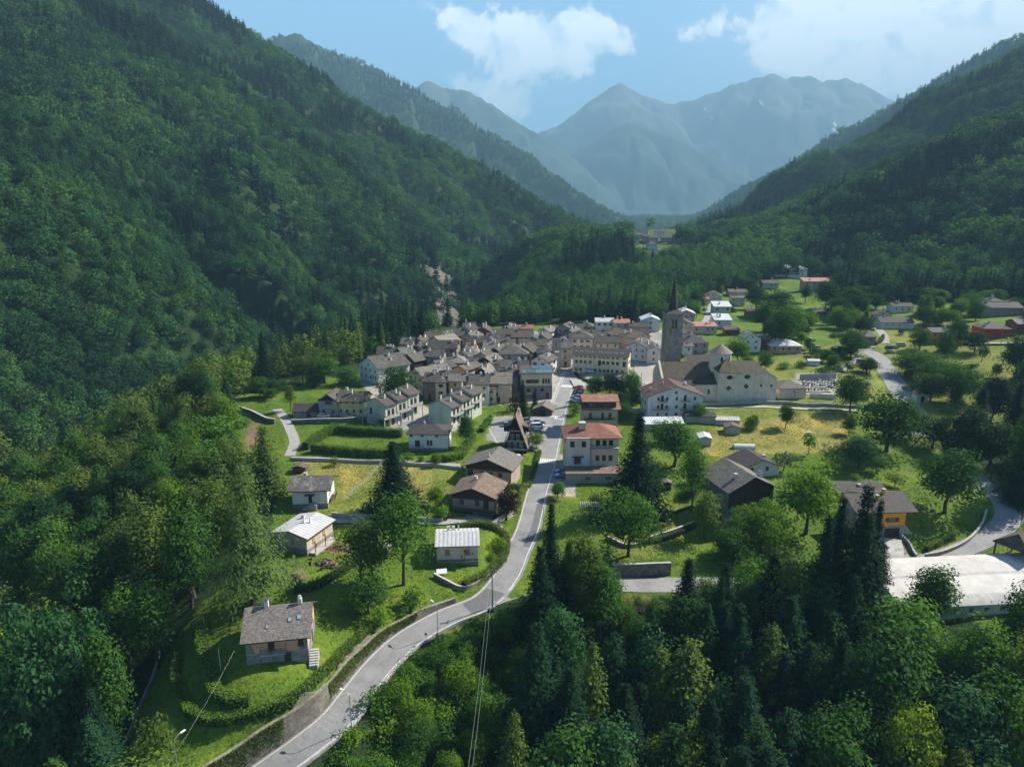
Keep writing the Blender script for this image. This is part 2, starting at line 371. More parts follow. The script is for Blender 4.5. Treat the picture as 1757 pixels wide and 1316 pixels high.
def render_wall(name, c, var=.10):
    """rendered house wall with rain streaks and stains"""
    if name in MATS: return MATS[name]
    m, N, L = newmat(name); b, o = pbsdf(N, L, .9, .15)
    p = geo(N); mp = N.new('ShaderNodeMapping'); mp.inputs['Scale'].default_value = (1.6, 1.6, .22); L.new(p, mp.inputs[0])
    st = noise(N, L, mp.outputs[0], 1.0, 5, .6); n1 = noise(N, L, p, .35, 5, .6)
    a = ramp(N, L, st.outputs[0], [(.28, tuple(x*(1-2.0*var) for x in c)), (.55, c)]).outputs[0]
    d = ramp(N, L, n1.outputs[0], [(.3, (1-var*1.5, 1-var*1.6, 1-var*1.9)), (.6, (1, 1, 1))]).outputs[0]
    L.new(mixc(N, L, a, d, 1.0, 'MULTIPLY'), b.inputs['Base Color'])
    bump(N, L, b, n1.outputs[0], .2, .03)
    MATS[name] = m; return m
def stone_wall(name, c1, c2, scale=1.0, mort=(.3, .29, .26)):
    if name in MATS: return MATS[name]
    m, N, L = newmat(name); b, o = pbsdf(N, L, .92, .15)
    p = geo(N); v = N.new('ShaderNodeTexVoronoi'); v.inputs['Scale'].default_value = 2.4*scale
    mp = N.new('ShaderNodeMapping'); mp.inputs['Scale'].default_value = (1, 1, 1.8); L.new(p, mp.inputs[0]); L.new(mp.outputs[0], v.inputs['Vector'])
    n = noise(N, L, p, .6, 6, .7)
    a = mixc(N, L, c1, c2, v.outputs['Color'])
    g = ramp(N, L, n.outputs[0], [(.3, (.55, .55, .52)), (.68, (1.1, 1.08, 1.05))]).outputs[0]
    L.new(mixc(N, L, a, g, 1.0, 'MULTIPLY'), b.inputs['Base Color'])
    v2 = N.new('ShaderNodeTexVoronoi'); v2.feature = 'DISTANCE_TO_EDGE'; v2.inputs['Scale'].default_value = 2.4*scale; L.new(mp.outputs[0], v2.inputs['Vector'])
    e = ramp(N, L, v2.outputs[0], [(0, (0, 0, 0)), (.08, (1, 1, 1))])
    bump(N, L, b, e.outputs[0], .8, .06)
    MATS[name] = m; return m
def slate(name, c1, c2, sx=.5, sy=.35, lichen=.4, lc=(.30, .28, .22)):
    """stone slab roof, UV laid out in metres"""
    if name in MATS: return MATS[name]
    m, N, L = newmat(name); b, o = pbsdf(N, L, .85, .25)
    uv = N.new('ShaderNodeUVMap').outputs[0]; p = geo(N)
    br = N.new('ShaderNodeTexBrick'); L.new(uv, br.inputs['Vector']); br.inputs['Scale'].default_value = 1.0
    br.inputs['Brick Width'].default_value = sx; br.inputs['Row Height'].default_value = sy; br.inputs['Mortar Size'].default_value = .02
    br.inputs['Color1'].default_value = (*c1, 1); br.inputs['Color2'].default_value = (*c2, 1); br.inputs['Mortar'].default_value = (*[x*.35 for x in c1], 1)
    n1 = noise(N, L, p, .55, 8, .72); n2 = noise(N, L, p, 2.6, 5, .7)
    ob = N.new('ShaderNodeObjectInfo')
    li = ramp(N, L, n1.outputs[0], [(.52, (0, 0, 0)), (.74, (1, 1, 1))]).outputs[0]
    f = N.new('ShaderNodeMath'); f.operation = 'MULTIPLY'; L.new(li, f.inputs[0]); f.inputs[1].default_value = lichen
    a = mixc(N, L, br.outputs[0], lc, f.outputs[0])
    g = ramp(N, L, n2.outputs[0], [(.3, (.62, .62, .62)), (.7, (1.25, 1.22, 1.2))]).outputs[0]
    a = mixc(N, L, a, g, 1.0, 'MULTIPLY')
    rr = ramp(N, L, ob.outputs['Random'], [(0, (.72, .72, .74)), (.5, (1, .98, .95)), (1, (1.35, 1.28, 1.18))]).outputs[0]
    L.new(mixc(N, L, a, rr, 1.0, 'MULTIPLY'), b.inputs['Base Color'])
    mx = N.new('ShaderNodeMath'); mx.operation = 'ADD'; L.new(br.outputs['Fac'], mx.inputs[0]); L.new(n2.outputs[0], mx.inputs[1])
    bump(N, L, b, n2.outputs[0], .6, .12)
    MATS[name] = m; return m
def tiles(name, c1, c2, period=.3, wear=(.35, .28, .2)):
    """clay or metal roofing with ribs running down the slope"""
    if name in MATS: return MATS[name]
    m, N, L = newmat(name); b, o = pbsdf(N, L, .75, .25)
    uv = N.new('ShaderNodeUVMap').outputs[0]; p = geo(N)
    wv = N.new('ShaderNodeTexWave'); wv.inputs['Scale'].default_value = .314/period*1.0; L.new(uv, wv.inputs['Vector']); wv.bands_direction = 'X'
    n1 = noise(N, L, p, .5, 8, .7); n2 = noise(N, L, p, 3.0, 4, .6)
    a = ramp(N, L, n1.outputs[0], [(.32, c1), (.58, c2), (.8, wear)]).outputs[0]
    g = ramp(N, L, wv.outputs[0], [(0, (.6, .6, .6)), (.5, (1, 1, 1))]).outputs[0]
    a = mixc(N, L, a, g, .8, 'MULTIPLY'); g2 = ramp(N, L, n2.outputs[0], [(.3, (.75, .75, .75)), (.7, (1.15, 1.15, 1.15))]).outputs[0]
    L.new(mixc(N, L, a, g2, 1.0, 'MULTIPLY'), b.inputs['Base Color'])
    bump(N, L, b, wv.outputs[0], .5, .05)
    MATS[name] = m; return m
def leafmat(name, rough=.55, trans=.28, vscale=.9):
    m, N, L = newmat(name)
    o = N.new('ShaderNodeOutputMaterial'); at = N.new('ShaderNodeAttribute'); at.attribute_type = 'INSTANCER'; at.attribute_name = 'tint'
    ob = N.new('ShaderNodeObjectInfo'); cc = coord(N); n1 = noise(N, L, cc, vscale, 3, .6); n2 = noise(N, L, cc, vscale*6, 2, .6)
    r1 = ramp(N, L, n1.outputs[0], [(.3, (.72, .74, .8)), (.72, (1.2, 1.24, 1.1))]).outputs[0]
    r2 = ramp(N, L, ob.outputs['Random'], [(0, (.74, .8, .85)), (.5, (1, 1, 1)), (1, (1.20, 1.18, 1.0))]).outputs[0]
    r3 = ramp(N, L, n2.outputs[0], [(.25, (.7, .7, .7)), (.75, (1.3, 1.3, 1.2))]).outputs[0]
    a = mixc(N, L, mixc(N, L, mixc(N, L, at.outputs['Color'], r1, 1.0, 'MULTIPLY'), r2, 1.0, 'MULTIPLY'), r3, 1.0, 'MULTIPLY')
    b = N.new('ShaderNodeBsdfPrincipled'); b.inputs['Roughness'].default_value = rough; b.inputs['Specular IOR Level'].default_value = .06
    L.new(a, b.inputs['Base Color'])
    t = N.new('ShaderNodeBsdfTranslucent'); L.new(mixc(N, L, a, (1.25, 1.35, .6), 1.0, 'MULTIPLY'), t.inputs[0])
    ms = N.new('ShaderNodeMixShader'); ms.inputs[0].default_value = trans; L.new(b.outputs[0], ms.inputs[1]); L.new(t.outputs[0], ms.inputs[2]); L.new(ms.outputs[0], o.inputs[0])
    return m
LEAF = leafmat('leaves', .85, .30); NEEDLE = leafmat('needles', .9, .14, .7)
BARK = plain('bark', (.085, .068, .05), .95, .3, 3.0); BIRCHBARK = plain('pale_bark', (.32, .29, .24), .9, .3, 3.0)

# ------------------------------------------------------------------ helpers
def prop(o, label=None, cat=None, group=None, kind=None):
    if label: o['label'] = label
    if cat: o['category'] = cat
    if group: o['group'] = group
    if kind: o['kind'] = kind
    return o
def empty(name, loc, rz=0.0):
    o = bpy.data.objects.new(name, None); COL.objects.link(o); o.location = loc; o.rotation_euler = (0, 0, rz)
    o.empty_display_size = .3; return o
def mobj(name, me, mat=None, parent=None, loc=None, rot=None):
    o = bpy.data.objects.new(name, me); COL.objects.link(o)
    if mat is not None and not me.materials:
        for mm in (mat if isinstance(mat, (list, tuple)) else [mat]): me.materials.append(mm)
    if parent is not None: o.parent = parent
    if loc is not None: o.location = loc
    if rot is not None: o.rotation_euler = rot
    return o
def copytree(root, loc, rz=None, scale=None):
    r = root.copy(); COL.objects.link(r); r.location = loc
    if rz is not None: r.rotation_euler = (0, 0, rz)
    if scale is not None: r.scale = scale
    for ch in root.children:
        c = ch.copy(); COL.objects.link(c); c.parent = r
        for g in ch.children:
            d = g.copy(); COL.objects.link(d); d.parent = c
    return r
class MB:
    """collects faces of one mesh; material index per face, UVs in metres"""
    def __init__(s): s.v = []; s.f = []; s.m = []; s.uv = []
    def face(s, pts, mi=0, uv=None):
        n = len(s.v); s.v += [tuple(p) for p in pts]; s.f.append(tuple(range(n, n+len(pts)))); s.m.append(mi)
        if uv is None:
            p0 = Vector(pts[0]); e = (Vector(pts[1])-p0); e = e.normalized() if e.length > 1e-6 else Vector((1, 0, 0))
            nn = e.cross(Vector(pts[-1])-p0); nn = nn.normalized() if nn.length > 1e-6 else Vector((0, 0, 1)); f = nn.cross(e)
            uv = [((Vector(p)-p0).dot(e), (Vector(p)-p0).dot(f)) for p in pts]
        s.uv += uv
    def box(s, x0, x1, y0, y1, z0, z1, mi=0, xf=None):
        P = [(x0, y0, z0), (x1, y0, z0), (x1, y1, z0), (x0, y1, z0), (x0, y0, z1), (x1, y0, z1), (x1, y1, z1), (x0, y1, z1)]
        if xf: P = [tuple(xf@Vector(p)) for p in P]
        for q in ((0, 1, 5, 4), (1, 2, 6, 5), (2, 3, 7, 6), (3, 0, 4, 7), (4, 5, 6, 7), (3, 2, 1, 0)): s.face([P[i] for i in q], mi)
        return s
    def tube(s, a, b, r0, r1, n=6, mi=0, cap=True):
        a = Vector(a); b = Vector(b); d = (b-a).normalized() if (b-a).length > 1e-6 else Vector((0, 0, 1))
        q = d.to_track_quat('Z', 'Y'); A = []; B = []
        for i in range(n):
            t = 2*math.pi*i/n; c = q@Vector((math.cos(t), math.sin(t), 0)); A.append(a+c*r0); B.append(b+c*r1)
        for i in range(n):
            j = (i+1) % n; s.face([A[i], A[j], B[j], B[i]], mi)
        if cap:
            s.face(B, mi); s.face(A[::-1], mi)
        return s
    def sheet(s, A, B, mi=0, flip=False):
        """quads between two point rows"""
        for i in range(len(A)-1):
            q = [A[i], A[i+1], B[i+1], B[i]]; s.face(q[::-1] if flip else q, mi)
        return s
    def mesh(s, name='mesh', smooth=False, merge=True):
        me = bpy.data.meshes.new(name); me.from_pydata(s.v, [], s.f)
        me.polygons.foreach_set('material_index', s.m)
        ul = me.uv_layers.new(name='UVMap'); ul.data.foreach_set('uv', np.array(s.uv, float).ravel())
        if merge:
            bm = bmesh.new(); bm.from_mesh(me); bmesh.ops.remove_doubles(bm, verts=bm.verts, dist=1e-4); bm.to_mesh(me); bm.free()
        if smooth: me.polygons.foreach_set('use_smooth', [True]*len(me.polygons))
        me.update(); return me
    def obj(s, name, mat, parent=None, loc=None, rot=None, smooth=False, merge=True):
        return mobj(name, s.mesh(name, smooth, merge), mat, parent, loc, rot)

# ------------------------------------------------------------------ ground
LAWN = (.088, .145, .018); DRY = (.215, .20, .055); MEAD = (.140, .170, .034); FLOOR = (.022, .044, .014); EARTH = (.17, .12, .08); ROCK = (.125, .122, .105); GRAV = (.30, .29, .27)
CLEAR = [(160,1400),(196,1310),(215,1270),(250,1190),(300,1100),(352,1030),(420,985),(470,930),(470,860),(440,800),(408,765),(404,705),(410,668),(480,655),(560,648),(612,645),(628,616),(668,603),(700,588),(745,573),(800,562),(960,556),
         (1130,552),(1188,545),(1203,516),(1240,500),(1290,497),(1310,479),(1425,477),(1432,500),(1480,520),(1560,522),(1757,512),(1800,620),(1757,640),(1740,700),(1600,700),(1590,760),(1640,790),(1700,800),(1757,870),(1757,1110),
         (1650,1062),(1560,1010),(1480,990),(1300,1012),(1060,1028),(900,1020),(838,1042),(745,1088),(660,1150),(612,1215),(560,1275),(500,1340),(400,1420)]
HAML = [(1082,396),(1165,392),(1222,390),(1225,402),(1170,410),(1135,430),(1082,424)]
COVERS = [  # (colour, polygon in photograph pixels)
 (MEAD, [(1200,690),(1757,690),(1757,560),(1560,545),(1400,600),(1200,640)]),
 (LAWN, [(1180,560),(1400,560),(1400,600),(1180,600)]), (MEAD, [(1560,600),(1757,590),(1757,760),(1600,760)]),
 (DRY, [(1215,740),(1300,715),(1440,708),(1458,735),(1440,776),(1200,782)]), (MEAD, [(1225,692),(1450,692),(1442,712),(1300,718),(1225,735)]),
 (LAWN, [(1330,778),(1560,782),(1580,850),(1330,850)]),
 (MEAD, [(505,785),(780,792),(770,868),(640,884),(500,872)]), (DRY, [(510,788),(655,795),(640,812),(600,846),(590,860),(585,815),(505,815)]), (DRY,[(690,800),(745,800),(740,850),(700,860)]),
 (EARTH, [(492,985),(520,975),(525,992),(500,1000)]), (EARTH, [(560,935),(600,930),(605,950),(565,948)]),(EARTH, [(548,962),(575,955),(578,972),(555,975)]),
 (MEAD, [(1050,870),(1200,865),(1215,900),(1110,960),(1050,960)]),
 (MEAD,[(850,1052),(760,1085),(770,1100),(870,1065)]), (DRY,[(1060,1025),(1130,1022),(1130,1030),(1060,1034)]),
 (GRAV, [(1370,640),(1435,642),(1435,678),(1340,676)]), (GRAV, [(1060,640),(1150,620),(1180,640),(1200,690),(1110,700)]),
 (GRAV, [(1500,930),(1545,925),(1560,958),(1490,965)]), (GRAV, [(800,880),(855,880),(860,905),(790,900)]), (GRAV,[(960,780),(990,775),(985,850),(935,850)]),
 (GRAV, [(640,735),(700,738),(790,740),(800,572),(1150,566),(1110,655),(985,655),(950,690),(830,695),(760,700),(640,690),(618,655),(640,632),(740,590)]),
 (EARTH, [(420,740),(445,720),(440,760),(425,775)]),
]
def ground():
    az = np.r_[np.arange(-75, -41, 1.0), np.arange(-41, 41, .2), np.arange(41, 76, 1.0)]
    r = [22.0]
    while r[-1] < 17500: r.append(r[-1]*1.0085 if r[-1] > 60 else r[-1]*1.02)
    r = np.array(r); A, B = np.meshgrid(np.radians(az), r); X = np.sin(A)*B; Y = np.cos(A)*B
    Z = H(X.ravel(), Y.ravel()).reshape(X.shape)
    nr, na = X.shape
    me = bpy.data.meshes.new('ground'); V = np.c_[X.ravel(), Y.ravel(), Z.ravel()]
    i = np.arange(nr-1)[:, None]*na+np.arange(na-1)[None]; q = np.stack([i, i+1, i+na+1, i+na], -1).reshape(-1, 4)[:, ::-1]
    me.vertices.add(len(V)); me.vertices.foreach_set('co', V.ravel())
    me.loops.add(q.size); me.loops.foreach_set('vertex_index', q.ravel())
    me.polygons.add(len(q)); me.polygons.foreach_set('loop_start', np.arange(0, q.size, 4)); me.polygons.foreach_set('loop_total', np.full(len(q), 4))
    me.polygons.foreach_set('use_smooth', np.ones(len(q), bool)); me.update(); me.validate()
    u, v, d = toPix(X, Y, Z); Rr = np.hypot(X, Y)
    C = np.empty(X.shape+(3,)); C[:] = FLOOR
    near = Rr < 640
    jit = (fbm(X/6, Y/6, 40, 3)-.5)*14
    ju = u+jit*2*.3; jv = v+jit*.3
    m = inpoly(ju, jv, CLEAR) & near; C[m] = LAWN
    m = inpoly(ju, jv, HAML) & (Rr > 500) & (Rr < 1000); C[m] = (.075, .115, .028)
    for (c, P) in COVERS:
        m = inpoly(ju, jv, P) & near; C[m] = c
    # far slopes: woods below, rock and alpine turf high up and where it is steep
    gz = np.gradient(Z, axis=0)/np.maximum(np.gradient(Rr, axis=0), .1)
    hi = sstep(900, 1700, Z+(fbm(X/300, Y/300, 60, 4)-.5)*420)*sstep(3200, 5200, Rr)
    rock = np.clip(hi, 0, 1)[..., None]; far = sstep(2600, 4200, Rr)[..., None]
    C = C*(1-far)+(np.array((.024, .050, .030))*(.6+.8*fbm(X/260, Y/260, 62, 4)[..., None]))*far
    C = C*(1-rock)+(np.array((.080, .095, .075))*(.3+1.4*fbm(X/90, Y/160, 61, 4)[..., None]))*rock
    # the landslip above the gorge
    m = inpoly(u+jit, v, SCAR) & (Rr > 380) & (Rr < 900); C[m] = np.array(ROCK)*(.55+.9*fbm(X/7, Z/22, 66, 4))[m][:, None]
    ca = me.color_attributes.new('cover', 'FLOAT_COLOR', 'POINT')
    ca.data.foreach_set('color', np.concatenate([C, np.ones(X.shape+(1,))], -1).reshape(-1))
    m, N, L = newmat('ground_cover'); b, o = pbsdf(N, L, .95, .1)
    at = N.new('ShaderNodeAttribute'); at.attribute_name = 'cover'; p = geo(N)
    n1 = noise(N, L, p, .12, 6, .6); n2 = noise(N, L, p, 1.1, 6, .7); n3 = noise(N, L, p, 6.0, 3, .7)
    a = mixc(N, L, at.outputs['Color'], ramp(N, L, n1.outputs[0], [(.3, (.70, .80, .8)), (.5, (1, 1, 1)), (.66, (1.4, 1.18, 1.1))]).outputs[0], 1.0, 'MULTIPLY')
    a = mixc(N, L, a, ramp(N, L, n2.outputs[0], [(.25, (.52, .60, .5)), (.5, (1, 1, 1)), (.72, (1.45, 1.3, 1.3))]).outputs[0], 1.0, 'MULTIPLY')
    a = mixc(N, L, a, ramp(N, L, n3.outputs[0], [(.25, (.65, .68, .6)), (.7, (1.25, 1.22, 1.2))]).outputs[0], 1.0, 'MULTIPLY')
    L.new(a, b.inputs['Base Color']); bump(N, L, b, n2.outputs[0], .8, .35)
    o = mobj('ground', me, m); prop(o, kind='structure'); return o
SCAR = [(722,452),(745,462),(760,450),(772,462),(776,500),(795,522),(806,556),(770,566),(752,560),(748,520),(736,500),(728,475)]
SCAR_IN = [(742,462),(760,452),(774,470),(778,505),(798,530),(804,556),(752,556),(744,510)]
ground()

# ------------------------------------------------------------------ trees: prototypes
def quads_mesh(name, C, Nn, sz, rng, squash=.75, U0=None):
    n = len(C); Nn = Nn/np.maximum(np.linalg.norm(Nn, axis=1, keepdims=True), 1e-6)
    t = rng.normal(size=(n, 3)); U = np.cross(Nn, t) if U0 is None else U0-Nn*(U0*Nn).sum(1, keepdims=True); U = U/np.maximum(np.linalg.norm(U, axis=1, keepdims=True), 1e-6); U /= np.maximum(np.linalg.norm(U, axis=1, keepdims=True), 1e-6); Vv = np.cross(Nn, U)
    s = (sz*rng.uniform(.6, 1.3, n))[:, None]
    k = lambda: rng.uniform(.55, 1.15, (n, 1))
    P = np.stack([C-U*s*k(), C-Vv*s*k()*squash, C+U*s*k(), C+Vv*s*k()*squash], 1).reshape(-1, 3)
    q = np.arange(4*n).reshape(-1, 4)
    me = bpy.data.meshes.new(name); me.vertices.add(len(P)); me.vertices.foreach_set('co', P.ravel())
    me.loops.add(4*n); me.loops.foreach_set('vertex_index', q.ravel())
    me.polygons.add(n); me.polygons.foreach_set('loop_start', np.arange(0, 4*n, 4)); me.polygons.foreach_set('loop_total', np.full(n, 4)); me.update()
    return me
def sph(n, rng):
    i = np.arange(n)+.5; ph = np.arccos(1-2*i/n); th = math.pi*(1+5**.5)*i+rng.uniform(0, 6)
    return np.c_[np.cos(th)*np.sin(ph), np.sin(th)*np.sin(ph), np.cos(ph)]
def broad(h, r, cb, seed, nc, nl, ls, top=.0, cr=.3, droop=0.0, skew=.0):
    """crown of leaf clumps: h height, r crown radius, cb clear stem"""
    rng = np.random.default_rng(seed); D = sph(nc, rng); D = D[D[:, 2] > -.75]
    D += rng.normal(size=D.shape)*.12
    rad = np.array([r, r, (h-cb)/2]); cz = (h+cb)/2
    f = rng.uniform(.52, .92, len(D))[:, None]
    # narrower towards the top (top>0) or domed
    K = D*f*rad; zz = (K[:, 2]/rad[2]+1)/2; K[:, :2] *= (1-top*zz)[:, None]; K[:, 2] += cz
    lob = 1+.22*np.sin(3*np.arctan2(K[:, 1], K[:, 0])+seed); K[:, :2] *= lob[:, None]
    Cc = []; Nn = []
    for c in K:
        rr = r*cr*rng.uniform(.7, 1.25); d = sph(nl, rng); d = d[d[:, 2] > -.55]; d += rng.normal(size=d.shape)*.22
        p = c+d*rr*np.array([1, 1, .72]); p[:, 2] -= droop*rr*(d[:, 0]**2+d[:, 1]**2)
        out = d+.35*(c-np.array([0, 0, cz-.2*h]))/max(r, 1); Cc.append(p); Nn.append(out+rng.normal(size=d.shape)*.38)
    # inner leaves so that the crown is not hollow
    ni = max(6, nc*nl//14); p = rng.normal(size=(ni, 3)); p /= np.linalg.norm(p, axis=1, keepdims=True); p *= rng.uniform(.2, .62, (ni, 1)); p = p*rad; p[:, 2] += cz
    Cc.append(p); Nn.append(rng.normal(size=p.shape))
    Cc = np.concatenate(Cc); Nn = np.concatenate(Nn); sz = np.full(len(Cc), ls); sz[-ni:] *= 1.6
    return quads_mesh('crown', Cc, Nn, sz, rng)
def conifer(h, r, cb, seed, lev, br, nq, ls, droop=.35, power=1.0, gap=0.0, flat=.6, asp=.42, zj=.12):
    rng = np.random.default_rng(seed); Cc = []; Nn = []; Sz = []; Ud = []
    for l in range(lev):
        t = (l+rng.uniform(-.2, .2))/lev; z = cb+(h-cb)*t; R_ = r*max(0.03, (1-t))**power*(1 if gap == 0 else (1-gap*(l % 2)))
        n = max(4, int(br*(1-.45*t)))
        for b in range(n):
            a = 2*math.pi*(b+rng.uniform(-.35, .35))/n+l*1.7; L_ = R_*rng.uniform(.72, 1.15)
            m = max(3, int(nq*(.35+.65*(1-t)))); s = (np.arange(m)+.6)/m
            rad = np.array([math.cos(a), math.sin(a), 0]); tan = np.array([-math.sin(a), math.cos(a), 0])
            zz = z-droop*L_*(s**1.6)+.10*L_*s
            wdt = .26*L_*(1-s*.75)
            for side in (-1, 0, 1):
                p = rad[None]*(L_*s)[:, None]+tan[None]*(side*wdt*rng.uniform(.6, 1.1, m))[:, None]; p[:, 2] = zz-abs(side)*.12*L_*(1-s)-rng.uniform(0, zj, m)*L_*.4
                Cc.append(p+rng.normal(size=p.shape)*.05*r); nn = np.tile(np.array([0, 0, 1.0]), (m, 1))+rad*(.5+.6*s)[:, None]+tan*side*.35+rng.normal(size=(m, 3))*(1-flat)*.9
                Nn.append(nn); Sz.append(np.full(m, ls*(.65+.6*(1-t)))); Ud.append(np.tile(rad+tan*side*.8-np.array([0, 0, .35]), (m, 1))+rng.normal(size=(m, 3))*.25)
    p = np.zeros((4, 3)); p[:, 2] = np.linspace(h*.93, h, 4); Cc.append(p); Nn.append(np.tile([1., .3, .2], (4, 1))+rng.normal(size=(4, 3))*.5); Sz.append(np.full(4, ls*.55)); Ud.append(np.tile([0, 0, 1.], (4, 1)))
    return quads_mesh('crown', np.concatenate(Cc), np.concatenate(Nn), np.concatenate(Sz), rng, asp, np.concatenate(Ud))
def trunkmesh(h, r0, rtop, seed, limbs=6, reach=2.5, z0=.35, lean=0.0):
    rng = random.Random(seed); b = MB(); pts = [Vector((0, 0, -1.5))]; n = 5
    for i in range(1, n+1): pts.append(Vector((rng.uniform(-.02, .02)*h+lean*i/n, rng.uniform(-.02, .02)*h, h*i/n)))
    rr = lambda t: r0*(1-t)+rtop*t
    for i in range(n): b.tube(pts[i], pts[i+1], rr(i/n)*(1.35 if i == 0 else 1), rr((i+1)/n), 7, cap=False)
    for k in range(limbs):
        t = z0+(1-z0)*(k+.5)/limbs*.85; a = k*2.4+rng.uniform(-.4, .4); i = min(n-1, int(t*n)); p = pts[i].lerp(pts[i+1], t*n-i)
        L_ = reach*(1.15-t)*rng.uniform(.8, 1.2); q = p+Vector((math.cos(a)*L_, math.sin(a)*L_, L_*.65)); mid = p.lerp(q, .5)+Vector((0, 0, -.1*L_))
        b.tube(p, mid, rr(t)*.5, rr(t)*.33, 5, cap=False); b.tube(mid, q, rr(t)*.33, .02, 5, cap=False)
    return b.mesh('trunk', True)
PROTO = {}   # kind -> list of (crown mesh, trunk mesh, nominal height, nominal radius)
def addp(kind, h, r, crown, trunk, leaf, bark=None):
    crown.materials.append(leaf)
    if trunk is not None: trunk.materials.append(bark or BARK)
    PROTO.setdefault(kind, []).append((crown, trunk, h, r))
for s in range(4): addp('broad', 14, 5.2, broad(14, 5.2, 1.2, 10+s, 72, 84, .29, top=.25*(s % 2)), trunkmesh(11, .32, .08, s, 7, 3.4), LEAF)
for s in range(3): addp('tall', 20, 4.6, broad(20, 4.6, 2.0, 20+s, 92, 76, .29, top=.5, cr=.34), trunkmesh(17, .34, .06, s, 8, 2.6), LEAF)
for s in range(2): addp('maple', 13, 6.0, broad(13, 6.0, .8, 30+s, 130, 70, .27, cr=.22), trunkmesh(10, .36, .08, s, 7, 3.6), LEAF)
addp('giant', 18, 9.5, broad(18, 9.5, 1.0, 37, 190, 84, .33, cr=.17), trunkmesh(13, .5, .1, 1, 8, 5.0), LEAF)
for s in range(2): addp('loose', 16, 3.6, broad(16, 3.6, 3.4, 40+s, 52, 64, .24, top=.55, cr=.36), trunkmesh(15, .22, .04, s, 12, 2.4, .25), LEAF)
addp('birch', 18, 5.2, broad(18, 5.2, 4.2, 50, 70, 76, .24, top=.45, cr=.34, droop=.8), trunkmesh(16, .26, .05, 5, 10, 3.0, .3), LEAF)
for s in range(3): addp('spruce', 24, 4.0, conifer(24, 5.6, 1.4, 60+s, 36, 16, 13, .38, droop=.40, power=.92), trunkmesh(23.5, .34, .03, s, 0), NEEDLE)
for s in range(2): addp('shaggy', 19, 4.2, conifer(19, 4.6, 1.2, 70+s, 28, 12, 10, .42, droop=.34, power=.6, flat=.3), trunkmesh(18, .3, .04, s, 0), NEEDLE)
addp('cedar', 27, 9.5, conifer(27, 9.8, 5.0, 80, 12, 11, 40, .40, droop=.20, power=.68, flat=.97, asp=.36, zj=.03), trunkmesh(26, .55, .05, 8, 0), NEEDLE)
for s in range(2): addp('fruit', 4.6, 2.1, broad(4.6, 2.1, 1.1, 90+s, 26, 22, .26, cr=.32), trunkmesh(3.2, .13, .04, s, 6, 1.7, .3), LEAF)
for s in range(3): addp('bush', 2.4, 1.7, broad(2.4, 1.7, -.4, 95+s, 26, 26, .17, cr=.34), trunkmesh(1.3, .08, .02, s, 5, .9, .1), LEAF)
addp('column', 6, 1.1, broad(6, 1.1, 0.1, 99, 30, 24, .17, cr=.45, top=.4), trunkmesh(4, .12, .03, 3, 0), LEAF)
for s in range(3): addp('midbroad', 13, 4.8, broad(13, 5.0, .6, 110+s, 30, 26, .56, top=.25, cr=.36), trunkmesh(9, .3, .08, s, 0), LEAF)
for s in range(2): addp('midspruce', 22, 3.6, conifer(22, 4.4, 1.0, 120+s, 14, 8, 5, .80, droop=.4, power=.8, asp=.55), trunkmesh(20, .32, .05, s, 0), NEEDLE)
for s in range(2): addp('farbroad', 13, 5.4, broad(13, 5.6, 0.2, 130+s, 16, 13, 1.0, top=.2, cr=.42), None, LEAF)
addp('farspruce', 20, 3.8, conifer(20, 4.8, 0.6, 140, 9, 7, 2, 1.35, droop=.4, power=.8, asp=.6), None, NEEDLE)

TINT = dict(dark=(.024, .060, .016), mid=(.038, .095, .018), green=(.066, .145, .020), bright=(.110, .195, .016), lime=(.185, .245, .026), olive=(.105, .150, .028), blue=(.030, .088, .034),
            spruce=(.009, .028, .014), fir=(.015, .046, .020), cedar=(.078, .128, .040), fdark=(.022, .062, .030), fmid=(.034, .092, .036), fgreen=(.052, .122, .036), folive=(.058, .122, .036), purple=(.030, .014, .016), grey=(.11, .14, .075), moss=(.082, .120, .026))
NAMES = dict(giant='round_crowned_tree', broad='broadleaf_tree', tall='tall_broadleaf_tree', maple='round_crowned_tree', loose='loose_crowned_tree', birch='birch_tree', spruce='spruce_tree', shaggy='larch_tree', cedar='cedar_tree',
             fruit='fruit_tree', bush='garden_bush', column='columnar_shrub', midbroad='broadleaf_tree', midspruce='spruce_tree')
CATS = dict(fruit='fruit tree', bush='bush', column='shrub')
RT = random.Random(7)
TREES = []
def tree(kind, p, h, r=None, tint='mid', label=None, group=None, var=None, name=None):
    """one tree: an Empty at its foot with crown and trunk"""
    P = PROTO[kind]; k = RT.randrange(len(P)) if var is None else var % len(P)
    crown, trunk, h0, r0 = P[k]; s = h/h0; sr = (r/r0) if r else s
    e = empty(name or NAMES[kind], p, RT.uniform(0, 6.28)); e.scale = (sr, sr*RT.uniform(.92, 1.08), s)
    c = mobj('crown', crown, None, e); t = TINT[tint] if isinstance(tint, str) else tint; j = RT.uniform(.88, 1.12)
    c['tint'] = (t[0]*j, t[1]*j, t[2]*j)
    if trunk is not None: mobj('trunk', trunk, None, e)
    prop(e, label or 'tree', CATS.get(kind, 'tree'), group)
    u, v, d = toPix(p[0], p[1], p[2]+h); TREES.append((float(u), float(v), e, kind)); return e
